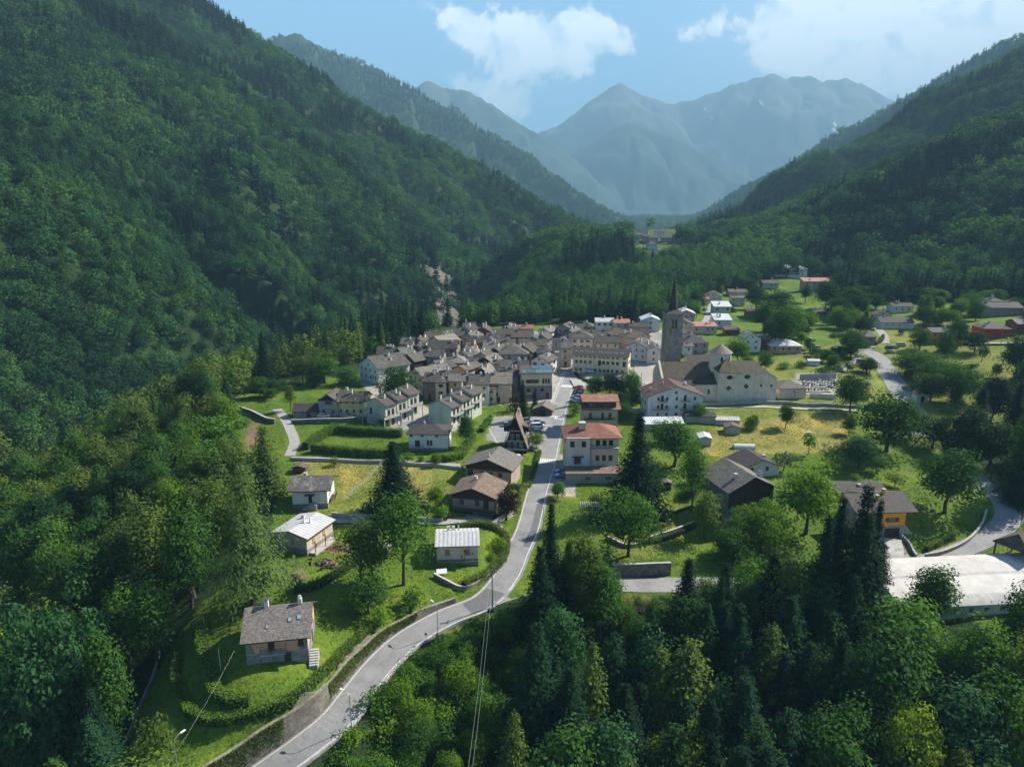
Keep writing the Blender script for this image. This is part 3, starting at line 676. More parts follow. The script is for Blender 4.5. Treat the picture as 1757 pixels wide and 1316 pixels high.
# ------------------------------------------------------------------ woods
def clear_near(x, y, z, pad=0.0):
    u, v, d = toPix(x, y, z); r = np.hypot(x, y)
    m = inpoly(u, v, CLEAR) & (r < 640)
    m |= inpoly(u, v, HAML) & (r > 500) & (r < 1000)
    return m
def occl_table():
    az = np.radians(np.arange(-48, 48, .25)); r = np.geomspace(40, 9000, 700)
    A, B = np.meshgrid(az, r, indexing='ij'); Z = H((np.sin(A)*B).ravel(), (np.cos(A)*B).ravel()).reshape(A.shape)
    E = (Z-CZ)/B; return r, np.maximum.accumulate(E, axis=1)
OR_, OE = occl_table()
def visible(x, y, ztop, back=6):
    a = np.degrees(np.arctan2(x, y)); i = np.clip(((a+48)/.25).astype(int), 0, OE.shape[0]-1); r = np.hypot(x, y)
    j = np.clip(np.searchsorted(OR_, r-back)-1, 0, len(OR_)-1)
    return (ztop-CZ)/r > OE[i, j]-.001
def scatter(r0, r1, sp, seed, azm=45.0):
    rng = np.random.default_rng(seed); out = []
    xs = np.arange(-r1, r1, sp); ys = np.arange(20, r1, sp); X, Y = np.meshgrid(xs, ys)
    X = X+rng.uniform(-.48, .48, X.shape)*sp+(np.arange(X.shape[0]) % 2)[:, None]*sp*.5; Y = Y+rng.uniform(-.48, .48, X.shape)*sp
    r = np.hypot(X, Y); a = np.degrees(np.arctan2(X, Y)); m = (r >= r0) & (r < r1) & (np.abs(a) < azm)
    return X[m], Y[m]
FOREST = []   # (x, y, z, height, kind index, tint)
rngf = np.random.default_rng(5)
for (r0, r1, sp, hb, lod) in ((240, 640, 7.0, 13, 0), (640, 1000, 8.0, 14, 1), (1000, 1650, 9.5, 15, 1), (1650, 2600, 13.0, 16, 1), (2600, 4600, 21.0, 22, 1)):
    x, y = scatter(r0, r1, sp, int(r0)); z = H(x, y); m = ~clear_near(x, y, z) & visible(x, y, z+hb+4); x, y, z = x[m], y[m], z[m]
    u, v, d = toPix(x, y, z)
    r = np.hypot(x, y)
    rock = inpoly(u, v, SCAR) & (r > 380) & (r < 900)
    alp = z+(fbm(x/200, y/200, 77, 3)-.5)*260 > 900; alp &= r > 2800
    left_only = (r >= 300) | (x < -95); rock = ~left_only | (inpoly(u, v, SCAR) & (r > 380) & (r < 900))
    hu, hv, _ = toPix(x, y, z+hb*.9); near_h = inpoly(hu, hv, [(1080,388),(1175,384),(1262,378),(1264,404),(1200,412),(1140,430),(1090,426)]) & (r > 500) & (r < 760); rock0 = near_h | ((u > 1318) & (u < 1436) & (v > 452) & (v < 532) & (r < 600)) | (inpoly(hu, hv, [(1326,446),(1428,446),(1428,492),(1326,486)]) & (r < 600))
    ut, vt, _ = toPix(x, y, z+hb); rock |= inpoly(ut, vt, SCAR_IN) & (r < 560) & (r > 250)
    ur = rngf.uniform(0, 1, len(x)); keep = ~(rock0 | ~left_only | (rock & (rngf.uniform(0, 1, len(x)) > .2)) | alp); x, y, z, r, u, v = [q[keep] for q in (x, y, z, r, u, v)]
    # conifers stand in patches: dense on the right hand slope and on the upper left flank
    cn = fbm(x/70, y/70, 90, 3); right = sstep(60, 160, x)*sstep(420, 520, r); upl = sstep(150, 380, z)*(x < 0)
    cf = (x > -60)*.02-(r < 560)*(x < 20)*.12+cn+.03*right+.14*upl-.06+rngf.uniform(-.07, .07, len(x)) > .60
    tone = fbm(x/55, y/55, 91, 3)+rngf.uniform(-.16, .16, len(x))
    for i in range(len(x)):
        if cf[i]: k = (3 if lod else rngf.integers(2)+5) ; hh = hb*rngf.uniform(1.05, 1.65); t = TINT['spruce'] if tone[i] < .5 else TINT['fir']
        else:
            k = (rngf.integers(2)+1) if lod else rngf.integers(3)+7; hh = hb*rngf.uniform(.72, 1.3)
            t = TINT['fdark'] if tone[i] < .40 else TINT['fmid'] if tone[i] < .55 else TINT['fgreen'] if tone[i] < .68 else TINT['folive']
        if r[i] < 330 and x[i] < -60: t = TINT['moss'] if tone[i] < .5 else TINT['olive']  # sunlit look of the left ridge put into brighter tints
        FOREST.append((x[i], y[i], z[i], hh, k, t))
print('forest points', len(FOREST))
SRC = {}
def forest_object(pts, name, label):
    """one woodland object: points carrying full size trees by geometry nodes"""
    me = bpy.data.meshes.new(name); P = np.array([(a, b, c-.4) for a, b, c, *_ in pts]); me.vertices.add(len(P)); me.vertices.foreach_set('co', P.ravel())
    rg = np.random.default_rng(3)
    hts = []; idx = []; tint = []
    keys = [1, 2, 3, 5, 6, 7, 8, 9]; kinds = {1: ('farbroad', 0), 2: ('farbroad', 1), 3: ('farspruce', 0), 5: ('midspruce', 0), 6: ('midspruce', 1), 7: ('midbroad', 0), 8: ('midbroad', 1), 9: ('midbroad', 2)}
    order = {k: i for i, k in enumerate(keys)}
    for (_, _, _, hh, k, t) in pts:
        kd, vi = kinds[k]; hts.append(hh/PROTO[kd][vi][2]); idx.append(order[k]); j = rg.uniform(.82, 1.2); tint += [t[0]*j, t[1]*j, t[2]*j, 1]
    me.attributes.new('size', 'FLOAT', 'POINT').data.foreach_set('value', np.array(hts, float))
    me.attributes.new('pick', 'INT', 'POINT').data.foreach_set('value', np.array(idx, np.int32))
    me.attributes.new('turn', 'FLOAT', 'POINT').data.foreach_set('value', rg.uniform(0, 6.28, len(P)))
    me.attributes.new('tint', 'FLOAT_COLOR', 'POINT').data.foreach_set('color', np.array(tint, float))
    o = mobj(name, me); prop(o, label, kind='stuff')
    g = bpy.data.node_groups.new('woodland', 'GeometryNodeTree')
    g.interface.new_socket('Geometry', in_out='INPUT', socket_type='NodeSocketGeometry'); g.interface.new_socket('Geometry', in_out='OUTPUT', socket_type='NodeSocketGeometry')
    n = g.nodes; l = g.links; gi = n.new('NodeGroupInput'); go = n.new('NodeGroupOutput')
    iop = n.new('GeometryNodeInstanceOnPoints'); iop.inputs['Pick Instance'].default_value = True
    j = n.new('GeometryNodeGeometryToInstance')
    srcs = []
    for k in keys:
        kd, vi = kinds[k]; oi = n.new('GeometryNodeObjectInfo'); oi.inputs['Object'].default_value = SRC[(kd, vi)]; oi.transform_space = 'ORIGINAL'; srcs.append(oi)
    for oi in reversed(srcs): l.new(oi.outputs['Geometry'], j.inputs[0])
    l.new(j.outputs[0], iop.inputs['Instance']); l.new(gi.outputs[0], iop.inputs['Points'])
    def attr(nm, ty, sock):
        a = n.new('GeometryNodeInputNamedAttribute'); a.data_type = ty; a.inputs[0].default_value = nm; return a.outputs['Attribute']
    l.new(attr('pick', 'INT', 0), iop.inputs['Instance Index']); l.new(attr('size', 'FLOAT', 0), iop.inputs['Scale'])
    cx_ = n.new('ShaderNodeCombineXYZ'); l.new(attr('turn', 'FLOAT', 0), cx_.inputs[2]); l.new(cx_.outputs[0], iop.inputs['Rotation'])
    l.new(iop.outputs[0], go.inputs[0])
    md = o.modifiers.new('woodland', 'NODES'); md.node_group = g
    return o
# ------------------------------------------------------------------ roads and walls
ASPH = None
def asphalt():
    m, N, L = newmat('asphalt'); b, o = pbsdf(N, L, .88, .25); p = geo(N)
    n1 = noise(N, L, p, .25, 5, .6); n2 = noise(N, L, p, 5, 4, .7)
    a = ramp(N, L, n1.outputs[0], [(.3, (.185, .183, .182)), (.5, (.235, .232, .228)), (.7, (.27, .265, .26))]).outputs[0]
    a = mixc(N, L, a, ramp(N, L, n2.outputs[0], [(.3, (.86, .86, .86)), (.7, (1.08, 1.08, 1.08))]).outputs[0], 1.0, 'MULTIPLY')
    w1 = noise(N, L, p, .18, 3, .5, 3.0); cr = ramp(N, L, w1.outputs[0], [(.485, (1, 1, 1)), (.5, (.62, .62, .62)), (.515, (1, 1, 1))]).outputs[0]
    L.new(mixc(N, L, a, cr, .7, 'MULTIPLY'), b.inputs['Base Color']); bump(N, L, b, n2.outputs[0], .3, .02); return m
ASPH = asphalt()
PAINT = plain('road_paint', (.66, .65, .62), .8, .14, 3.0); PATCH = plain('asphalt_patch', (.135, .133, .135), .9, .1, 2)
CONC = plain('concrete', (.40, .385, .36), .9, .16, 1.2, bmp=.2); STONEW = stone_wall('rubble_wall', (.155, .14, .12), (.30, .275, .24), .9)
DRYST = stone_wall('dry_stone_wall', (.22, .20, .17), (.36, .33, .29), 1.3); METALG = plain('grey_metal', (.25, .26, .27), .45, .1, 2, metal=.6)
def side(pts, k):
    q = pts[min(k+1, len(pts)-1)]-pts[max(k-1, 0)]; return Vector((-q.y, q.x, 0)).normalized()
def strip(name, pts, o0, o1, dz, mat, i0=0, i1=None, kind='structure'):
    b = MB(); i1 = len(pts) if i1 is None else i1; A = []; B = []
    for k in range(i0, i1): s = side(pts, k); A.append(pts[k]+s*o0+Vector((0, 0, dz))); B.append(pts[k]+s*o1+Vector((0, 0, dz)))
    b.sheet(A, B); o = b.obj(name, mat); prop(o, kind=kind); return o
def edge_box(b, P, w, h0, h1, mi=0):
    """a kerb or wall with top, following 3D points; w thick, from h0 below to h1 (number or list) above"""
    n = len(P); hh = h1 if isinstance(h1, (list, tuple)) else [h1]*n
    La = [P[k]+side(P, k)*w/2 for k in range(n)]; Ra = [P[k]-side(P, k)*w/2 for k in range(n)]
    up = lambda L_, H_: [p+Vector((0, 0, H_[k] if isinstance(H_, list) else H_)) for k, p in enumerate(L_)]
    lt, rt, lb, rb = up(La, list(hh)), up(Ra, list(hh)), up(La, -h0), up(Ra, -h0)
    b.sheet(lb, lt, mi, True); b.sheet(rb, rt, mi); b.sheet(rt, lt, mi)
    b.face([lb[0], lt[0], rt[0], rb[0]], mi); b.face([lb[-1], rb[-1], rt[-1], lt[-1]], mi)
for n, (pts, hw) in ROADS.items():
    nm = {'main': 'main_road', 'side': 'side_road', 'up': 'upper_road', 'lane': 'lane'}[n]
    strip(nm, pts, hw, -hw, {'main': .012, 'side': 0, 'up': 0, 'lane': 0}[n], ASPH if n != 'lane' else plain('old_asphalt', (.30, .29, .275), .9, .12, 2))
    if n == 'main':
        wall0, wall1 = min(WALL_I), max(WALL_I)
        strip('road_edge_line', pts, hw-.35, hw-.5, .020, PAINT, 0, len(pts)-4)
        jn = [i for i in range(len(pts)) if 1008 < uvs[1][i] < 1030]
        strip('road_edge_line', pts, -hw+.5, -hw+.35, .020, PAINT, 0, min(jn))
        strip('road_edge_line', pts, -hw+.75, -hw+.6, .020, PAINT, max(jn), len(pts)-4)
        b = MB()
        for k in range(min(jn)-4, max(jn)+2, 4):
            s = side(pts, k); A = [pts[i]+side(pts, i)*(-hw+.45)+Vector((0, 0, .022)) for i in (k, k+1, k+2)]; B = [pts[i]+side(pts, i)*(-hw+.3)+Vector((0, 0, .022)) for i in (k, k+1, k+2)]; b.sheet(A, B)
        o = b.obj('road_dashes', PAINT); prop(o, kind='structure')
        for vz, nb in ((792, 7), (716, 7), (663, 7)):          # zebra crossings
            k = int(np.argmin(np.abs(uvs[1]-vz))); b = MB(); t = (pts[k+1]-pts[k-1]).normalized(); s = side(pts, k)
            for j in range(nb):
                off = -hw+.75+(2*hw-1.5)*(j+.5)/nb; c = pts[k]+s*off+Vector((0, 0, .03)); a = s*.24; e = t*1.7
                b.face([c-a-e, c+a-e, c+a+e, c-a+e])
            o = b.obj('zebra_crossing', PAINT); prop(o, kind='structure')
        ip = [i for i in range(len(pts)) if 1020 < uvs[1][i] < 1046]
        strip('road_patch', pts, hw-.9, -hw+.9, .017, PATCH, min(ip), min(ip)+9)
        strip('road_patch', pts, -.6, -hw+.9, .017, PATCH, max(jn)+16, max(jn)+40)
        # red lane in front of the school
        ir = [i for i in range(len(pts)) if 640 < uvs[1][i] < 672]
        strip('red_pavement', pts, -hw, -hw-1.5, .06, plain('red_paving', (.52, .09, .05), .85, .1, 2), min(ir), max(ir))
        strip('pavement', pts, hw+1.3, hw, .10, CONC, max(jn)+90, len(pts)-3)
def tag_thing(o, label, cat, group=None): return prop(o, label, cat, group)
# tall retaining wall
wp = [MP[i]+side(MP, i)*(3.1+.35) for i in WALL_I]; wh = [wall_h(i)+.35+.12*math.sin(i*.7) for i in WALL_I]
b = MB(); edge_box(b, wp, .55, 1.2, wh); o = b.obj('retaining_wall', STONEW); tag_thing(o, 'long tall rubble stone retaining wall curving along the left edge of the main road', 'wall')
cp = [p+Vector((0, 0, h)) for p, h in zip(wp, wh)]; b = MB(); edge_box(b, cp, .62, -.003, .12); o2 = b.obj('coping', plain('mossy_coping', (.24, .23, .15), .95, .3, 2), o)
rngi = np.random.default_rng(8); ni = 9000; ii = rngi.integers(0, len(wp)-1, ni); keepi = fbm(ii/9.0, ii*0.0, 71, 3) > .56; ii = ii[keepi]; hh_ = np.array(wh)[ii]; fr_ = rngi.uniform(0, 1, len(ii))**.45
PI_ = np.array([list(p) for p in wp]); SI_ = np.array([list(side(wp, i)) for i in range(len(wp))]); tt_ = rngi.uniform(0, 1, len(ii))[:, None]
ci = PI_[ii]*(1-tt_)+PI_[np.minimum(ii+1, len(wp)-1)]*tt_-SI_[ii]*rngi.uniform(.28, .55, len(ii))[:, None]; ci[:, 2] += hh_*fr_+.1
iv = quads_mesh('ivy', ci, -SI_[ii]+np.array([0, 0, .4])+rngi.normal(size=ci.shape)*.4, np.full(len(ii), .17), rngi); iv.materials.append(LEAF); oi_ = mobj('ivy', iv, None, o); oi_['tint'] = (.075, .10, .025)
# parapet on the valley side
rp = [MP[i]-side(MP, i)*3.35 for i in range(0, min(jn)-6)]; b = MB(); edge_box(b, rp, .3, 1.5, .45); tag_thing(b.obj('parapet_wall', CONC), 'low pale concrete kerb wall on the valley side of the main road', 'wall')
sp_ = ROADS['side'][0]; su = toPix(*roadpx('side').T)
k0 = [i for i in range(len(sp_)) if 1560 < su[0][i]]
gp = [sp_[i]-side(sp_, i)*3.3 for i in range(k0[0]+6, len(sp_)-4)]
rail = MB(); edge_box(rail, [p+Vector((0, 0, .55)) for p in gp], .07, 0, .28)
e = empty('guard_rail', gp[0]); e.location = (0, 0, 0); tag_thing(e, 'galvanised guard rail on the outer edge of the right hand bend', 'guard rail'); rail.obj('rail', METALG, e)
for i in range(0, len(gp)-1, 3): b = MB(); b.tube(gp[i]+Vector((0, 0, -.3)), gp[i]+Vector((0, 0, .75)), .06, .06, 5); b.obj('post', METALG, e)
# wall round the orange house garden
def pxline(pts, step=1.0, up=0.0):
    P = [Pg(u, v) for u, v in pts]; Q = catmull(P, step); return [Vector((q.x, q.y, h1(q.x, q.y)+up)) for q in Q]
def pxwall(name, pts, w, h, mat, label, cat='wall', cap=True):
    P = pxline(pts); b = MB(); edge_box(b, P, w, 1.0, h); o = b.obj(name, mat); tag_thing(o, label, cat)
    if cap: b = MB(); edge_box(b, [p+Vector((0, 0, h)) for p in P], w+.12, -.003, .09); b.obj('coping', CONC, o)
    return o
pxwall('garden_wall', [(1587,957),(1620,950),(1658,932),(1683,905),(1692,880)], .35, 1.0, DRYST, 'low curved stone wall with pale coping round the garden of the orange house')
pxwall('garden_wall', [(1545,922),(1562,940),(1572,957)], .3, .9, CONC, 'short white concrete wall beside the drive of the orange house')
pxwall('terrace_wall', [(395,700),(410,705),(432,712),(452,722),(472,727)], .6, 1.7, STONEW, 'curved dark stone wall left of the winding lane')
pxwall('terrace_wall', [(500,727),(540,726),(590,725),(628,722)], .5, 1.5, STONEW, 'straight dark stone wall below the yellow farmhouse')
pxwall('terrace_wall', [(1202,696),(1260,694),(1330,693),(1400,697),(1470,700)], .4, 1.0, CONC, 'long pale wall with path running in front of the church')
pxwall('terrace_wall', [(1040,925),(1080,940),(1120,925),(1160,912),(1190,900)], .4, .9, DRYST, 'pale curved garden wall under the lawn right of the road')
pxwall('terrace_wall', [(1050,990),(1100,988),(1150,986)], .5, 3.0, STONEW, 'dark retaining wall with green fence above the side road')
pxwall('terrace_wall', [(570,885),(620,889),(700,893),(760,896)], .4, .9, CONC, 'grey wall along the track above the pink bungalow')
pxwall('terrace_wall', [(495,1232),(540,1195),(570,1165),(600,1130),(625,1105),(655,1085)], .4, .8, DRYST, 'low broken dry stone wall inside the hedge above the retaining wall', cap=False)
pxwall('boundary_wall', [(203,1300),(215,1275),(240,1215),(262,1165),(275,1120)], .3, .7, DRYST, 'thin straight stone wall on the left edge of the foreground garden', cap=False)
pxwall('terrace_wall', [(745,990),(775,1006),(800,1012),(825,1000),(850,980),(868,950),(876,930)], .4, .9, DRYST, 'rough stone wall under the hedge of the pink bungalow')
pxwall('terrace_wall', [(845,905),(862,893),(880,884)], .4, 1.3, CONC, 'rounded grey wall at the drive of the brown bungalow')
# paved sheets
def pave(name, fl, mat, dz=0.0):
    poly, c = fl; b = MB(); b.face([(x, y, c[0]*x+c[1]*y+c[2]+dz) for x, y in poly]); o = b.obj(name, mat); prop(o, kind='structure'); return o
pave('car_park', carpark, ASPH); pave('school_forecourt', forecourt, plain('forecourt', (.38, .36, .33), .9, .12, 1))
def onflat(fl, u, v):
    x, y, k = rayk(u, v); c = fl[1]; t = (c[2]-CZ)/(k-c[0]*x-c[1]*y); return Vector((x*t, y*t, CZ+k*t))
b = MB()
for (a0, a1) in (((873,757),(884,732)), ((838,733),(852,758)), ((906,732),(894,768)), ((893,727),(945,729)), ((886,749),(938,751))):
    A = onflat(carpark, *a0); B = onflat(carpark, *a1); d = (B-A).normalized(); s = Vector((-d.y, d.x, 0))*.08; z = Vector((0, 0, .012)); b.face([A-s+z, A+s+z, B+s+z, B-s+z])
prop(b.obj('parking_lines', PAINT), kind='structure')
b = MB()
for (a0, a1) in (((865,714),(886,715)), ((895,715),(912,716))):
    A = onflat(carpark, *a0); B = onflat(carpark, *a1); d = (B-A).normalized(); s = Vector((-d.y, d.x, 0))*.12; z = Vector((0, 0, .012)); b.face([A-s+z, A+s+z, B+s+z, B-s+z])
prop(b.obj('yellow_lines', plain('yellow_paint', (.75, .45, .06), .8, .1, 2)), kind='structure')
def drape(name, px, w, mat, dz=.05, kind='structure'):
    P = pxline(px, 1.0); b = MB(); A = []; B = []
    for k in range(len(P)):
        s = side(P, k)*w/2; a = P[k]+s; c = P[k]-s
        zz = max(h1(a.x, a.y), h1(c.x, c.y), P[k].z)+dz; A.append(Vector((a.x, a.y, zz))); B.append(Vector((c.x, c.y, zz)))
    b.sheet(A, B); o = b.obj(name, mat); prop(o, kind=kind); return o
OLDA = MATS['old_asphalt']
drape('lane', [(499,786),(560,788),(640,791),(720,796),(790,799)], 2.6, OLDA)
drape('lane', [(560,892),(640,895),(740,897),(800,893)], 2.8, OLDA)
drape('path', [(1205,700),(1300,698),(1400,702),(1470,705)], 2.0, plain('pale_path', (.42, .39, .34), .9, .1, 2))
drape('path', [(1378,648),(1430,642),(1475,612)], 3.0, OLDA)
drape('village_street', [(982,640),(984,628),(981,615),(976,600)], 5.0, ASPH)
drape('village_street', [(1078,660),(1095,650),(1100,632),(1092,615)], 6.0, OLDA)
drape('hillside_lane', [(1205,560),(1212,548),(1218,530),(1222,515)], 3.6, OLDA)
drape('drive', [(1528,967),(1530,945),(1527,925)], 5.0, plain('pale_drive', (.44, .42, .39), .9, .1, 2))
drape('hillside_lane', [(1519,590),(1515,575),(1500,562),(1490,558)], 4.0, OLDA)
drape('hillside_lane', [(1500,595),(1460,600),(1400,604),(1350,608)], 3.0, OLDA)
drape('hillside_lane', [(1660,592),(1700,590),(1780,588)], 4.0, OLDA)

# ------------------------------------------------------------------ buildings
WALL = {k: render_wall('render_'+k, c) for k, c in dict(white=(.70, .70, .69), offwhite=(.62, .60, .55), cream=(.66, .58, .42), beige=(.50, .45, .37), grey=(.36, .345, .32), dgrey=(.22, .21, .20),
        pink=(.66, .47, .37), salmon=(.64, .34, .22), orange=(.78, .36, .035), ochre=(.60, .40, .17), yellow=(.70, .60, .30), blue=(.54, .60, .64), green=(.50, .55, .47), tan=(.50, .35, .19),
        mauve=(.42, .31, .33), red=(.48, .06, .04), palebrown=(.38, .31, .25), peach=(.70, .58, .48)).items()}
WALL['wood'] = plain('dark_wood', (.055, .036, .026), .85, .25, 2); WALL['black'] = plain('black_wood', (.022, .019, .018), .9, .25, 2); WALL['maroon'] = plain('maroon_wood', (.14, .028, .025), .8, .2, 2)
WALL['brown'] = plain('brown_wood', (.15, .08, .045), .85, .2, 2); WALL['stone'] = stone_wall('house_stone', (.30, .28, .25), (.46, .43, .38), 1.1); WALL['gstone'] = stone_wall('grey_stone', (.19, .20, .21), (.34, .35, .36), 1.2)
WALL['brick'] = stone_wall('brick_red', (.25, .09, .06), (.38, .15, .10), 1.4); WALL['church'] = render_wall('church_render', (.64, .585, .49), .12); WALL['metal'] = plain('sheet_metal', (.42, .44, .46), .6, .1, 2)
ROOF = dict(slate=slate('stone_slabs', (.062, .061, .060), (.102, .100, .097)), slate2=slate('brown_slabs', (.058, .053, .048), (.088, .082, .074), lichen=.5, lc=(.17, .155, .10)),
            pale=slate('pale_slabs', (.15, .138, .122), (.225, .208, .185)), fore=slate('grey_shingles', (.115, .108, .106), (.19, .178, .172), .42, .30, .12), lichen=slate('lichen_slabs', (.10, .095, .09), (.16, .15, .145), .5, .3, .95, (.42, .41, .39)),
            church=slate('church_slabs', (.075, .064, .047), (.11, .095, .07), .6, .4, .55, (.22, .20, .09)), dark=slate('dark_tiles', (.07, .064, .063), (.09, .083, .08), .35, .35, .1), darkb=slate('blue_slates', (.12, .125, .14), (.15, .155, .17), .4, .3, .1),
            red=tiles('clay_tiles', (.19, .072, .050), (.26, .112, .078)), redw=tiles('worn_clay_tiles', (.22, .078, .056), (.30, .145, .10), wear=(.46, .34, .24)), pinkr=tiles('pale_red_sheet', (.33, .14, .12), (.40, .19, .16), .4), maroon=tiles('maroon_sheet', (.075, .040, .040), (.105, .060, .056), .8),
            metal=tiles('light_metal_sheet', (.40, .41, .42), (.50, .50, .50), .9, (.42, .40, .36)), white=tiles('white_metal_sheet', (.50, .52, .54), (.58, .60, .61), .6, (.5, .5, .48)), brownr=slate('brown_tiles', (.115, .088, .070), (.16, .128, .102), .45, .35, .45, (.34, .28, .24)))
GLASS = plain('window_glass', (.022, .026, .030), .12, .2, 2, spec=.8); FRAME = plain('window_frame', (.16, .10, .065), .7, .1, 3); FRAMEW = plain('white_frame', (.62, .61, .58), .7, .08, 3)
SHUT = plain('brown_shutter', (.10, .055, .035), .8, .15, 3); SHUTO = plain('orange_shutter', (.46, .25, .095), .8, .12, 3); DOORM = plain('door_wood', (.05, .03, .022), .7, .15, 3)
TRIM = plain('fascia', (.06, .045, .038), .8, .1, 3); TRIMW = plain('white_fascia', (.7, .7, .68), .8, .08, 3); CHIM = render_wall('chimney_render', (.68, .66, .62)); SKYG = plain('skylight_glass', (.30, .36, .42), .1, .1, 2, spec=.9)
WCACHE = {}
def winmesh(w, h, style):
    k = (round(w, 2), round(h, 2), style)
    if k in WCACHE: return WCACHE[k]
    b = MB(); t = .07
    if style in ('dark', 'wdark', 'shut', 'oshut'):
        fr = 0
        for (x0, x1, z0, z1) in ((-w/2, w/2, 0, t), (-w/2, w/2, h-t, h), (-w/2, -w/2+t, t, h-t), (w/2-t, w/2, t, h-t), (-t/2, t/2, t, h-t)): b.box(x0, x1, -.07, .0, z0, z1, fr)
        b.box(-w/2+t, -t/2, -.035, -.01, t, h-t, 1); b.box(t/2, w/2-t, -.035, -.01, t, h-t, 1)
        b.box(-w/2-.08, w/2+.08, -.13, 0, -.07, 0, 0)
        if style in ('shut', 'oshut'):
            b.box(-w/2-w*.5, -w/2-.02, -.07, -.02, 0, h, 2); b.box(w/2+.02, w/2+w*.5, -.07, -.02, 0, h, 2)
    elif style in ('closed', 'oclosed'):
        b.box(-w/2, w/2, -.06, 0, 0, h, 2); b.box(-.02, .02, -.075, -.05, 0, h, 0); b.box(-w/2-.08, w/2+.08, -.12, 0, -.07, 0, 0)
    elif style == 'hole': b.box(-w/2, w/2, -.03, 0, 0, h, 1); b.box(-w/2-.06, w/2+.06, -.06, 0, -.06, -.002, 0)
    else: b.box(-w/2, w/2, -.06, 0, 0, h, 2); b.box(-w/2+.06, w/2-.06, -.08, -.05, h*.5, h-.08, 2)
    me = b.mesh('window'); 
    for mm in ((FRAMEW if style == 'wdark' else FRAME), GLASS, (SHUTO if style in ('oshut', 'oclosed') else DOORM if style == 'door' else SHUT)): me.materials.append(mm)
    WCACHE[k] = me; return me
HOUSES = []
def roofmesh(w, d, z, pitch, kind, over, rng, sag=.05, og=None, thick=.2):
    """roof shells in house coordinates; kind x, y, hip, mono; footprint -w/2..w/2, 0..d"""
    b = MB(); og = over*.7 if og is None else og; tp = math.tan(R(pitch))
    def slab(A, B, C, D, nu, nv):
        # quad A,B (eave) C,D (ridge) subdivided with slight unevenness; UV u along eave, v up the slope
        lu = (Vector(B)-Vector(A)).length; lv = (Vector(D)-Vector(A)).length; G = []
        for j in range(nv+1):
            row = []
            for i in range(nu+1):
                s, t = i/nu, j/nv; p = Vector(A).lerp(Vector(B), s).lerp(Vector(D).lerp(Vector(C), s), t)
                p.z += (rng.uniform(-sag, sag) if 0 < j or True else 0)-(.06*math.sin(math.pi*s) if sag > .03 else 0)
                row.append((p, (s*lu, t*lv)))
            G.append(row)
        for j in range(nv):
            for i in range(nu):
                q = [G[j][i], G[j][i+1], G[j+1][i+1], G[j+1][i]]; b.face([x[0] for x in q], 0, [x[1] for x in q])
        ed = [G[0][i][0] for i in range(nu+1)]; b.sheet([p-Vector((0, 0, thick)) for p in ed], ed, 1)
        for col in (0, nu):
            ed = [G[j][col][0] for j in range(nv+1)]; b.sheet([p-Vector((0, 0, thick)) for p in ed], ed, 1, flip=(col == 0))
        dn = [[x[0]-Vector((0, 0, thick)) for x in (G[0][0], G[0][-1], G[-1][-1], G[-1][0])]][0]; b.face(dn[::-1], 1)
    nu = max(2, int(w/1.6)); nv = max(2, int(d/2.4)); T = thick
    if kind == 'x':
        zr = z+d/2*tp; z0 = z-over*tp
        slab((-w/2-og, -over, z0+T), (w/2+og, -over, z0+T), (w/2+og, d/2, zr+T), (-w/2-og, d/2, zr+T), nu, nv)
        slab((w/2+og, d+over, z0+T), (-w/2-og, d+over, z0+T), (-w/2-og, d/2, zr+T), (w/2+og, d/2, zr+T), nu, nv)
    elif kind == 'y':
        zr = z+w/2*tp; z0 = z-over*tp; nu = max(2, int(d/1.6)); nv = max(2, int(w/2.4))
        slab((w/2+over, -og, z0+T), (w/2+over, d+og, z0+T), (0, d+og, zr+T), (0, -og, zr+T), nu, nv)
        slab((-w/2-over, d+og, z0+T), (-w/2-over, -og, z0+T), (0, -og, zr+T), (0, d+og, zr+T), nu, nv)
    elif kind == 'hip':
        o = over; x0, x1, y0, y1 = -w/2-o, w/2+o, -o, d+o; W_, D_ = x1-x0, y1-y0; z0 = z-o*tp+T
        if W_ >= D_: h = D_/2*tp; r0 = (x0+D_/2, (y0+y1)/2, z0+h); r1 = (x1-D_/2+.01, (y0+y1)/2, z0+h)
        else: h = W_/2*tp; r0 = ((x0+x1)/2, y0+W_/2, z0+h); r1 = ((x0+x1)/2, y1-W_/2+.01, z0+h)
        c = [(x0, y0, z0), (x1, y0, z0), (x1, y1, z0), (x0, y1, z0)]
        def tri(P): b.face(P, 0)
        if W_ >= D_:
            b.face([c[0], c[1], r1, r0]); b.face([c[2], c[3], r0, r1]); b.face([c[3], c[0], r0]); b.face([c[1], c[2], r1])
        else:
            b.face([c[0], c[1], r0]); b.face([c[2], c[3], r1]); b.face([c[3], c[0], r0, r1]); b.face([c[1], c[2], r1, r0])
        for i in range(4):
            p, q = Vector(c[i]), Vector(c[(i+1) % 4]); b.face([p-Vector((0, 0, T)), q-Vector((0, 0, T)), q, p], 1)
        b.face([tuple(Vector(p)-Vector((0, 0, T))) for p in c[::-1]], 1)
    elif kind == 'mono':
        slab((-w/2-og, -over, z+T-over*tp), (w/2+og, -over, z+T-over*tp), (w/2+og, d+over, z+T+(d+over)*tp), (-w/2-og, d+over, z+T+(d+over)*tp), nu, nv)
    elif kind == 'flat':
        b.box(-w/2-over, w/2+over, -over, d+over, z, z+.25, 0)
    return b
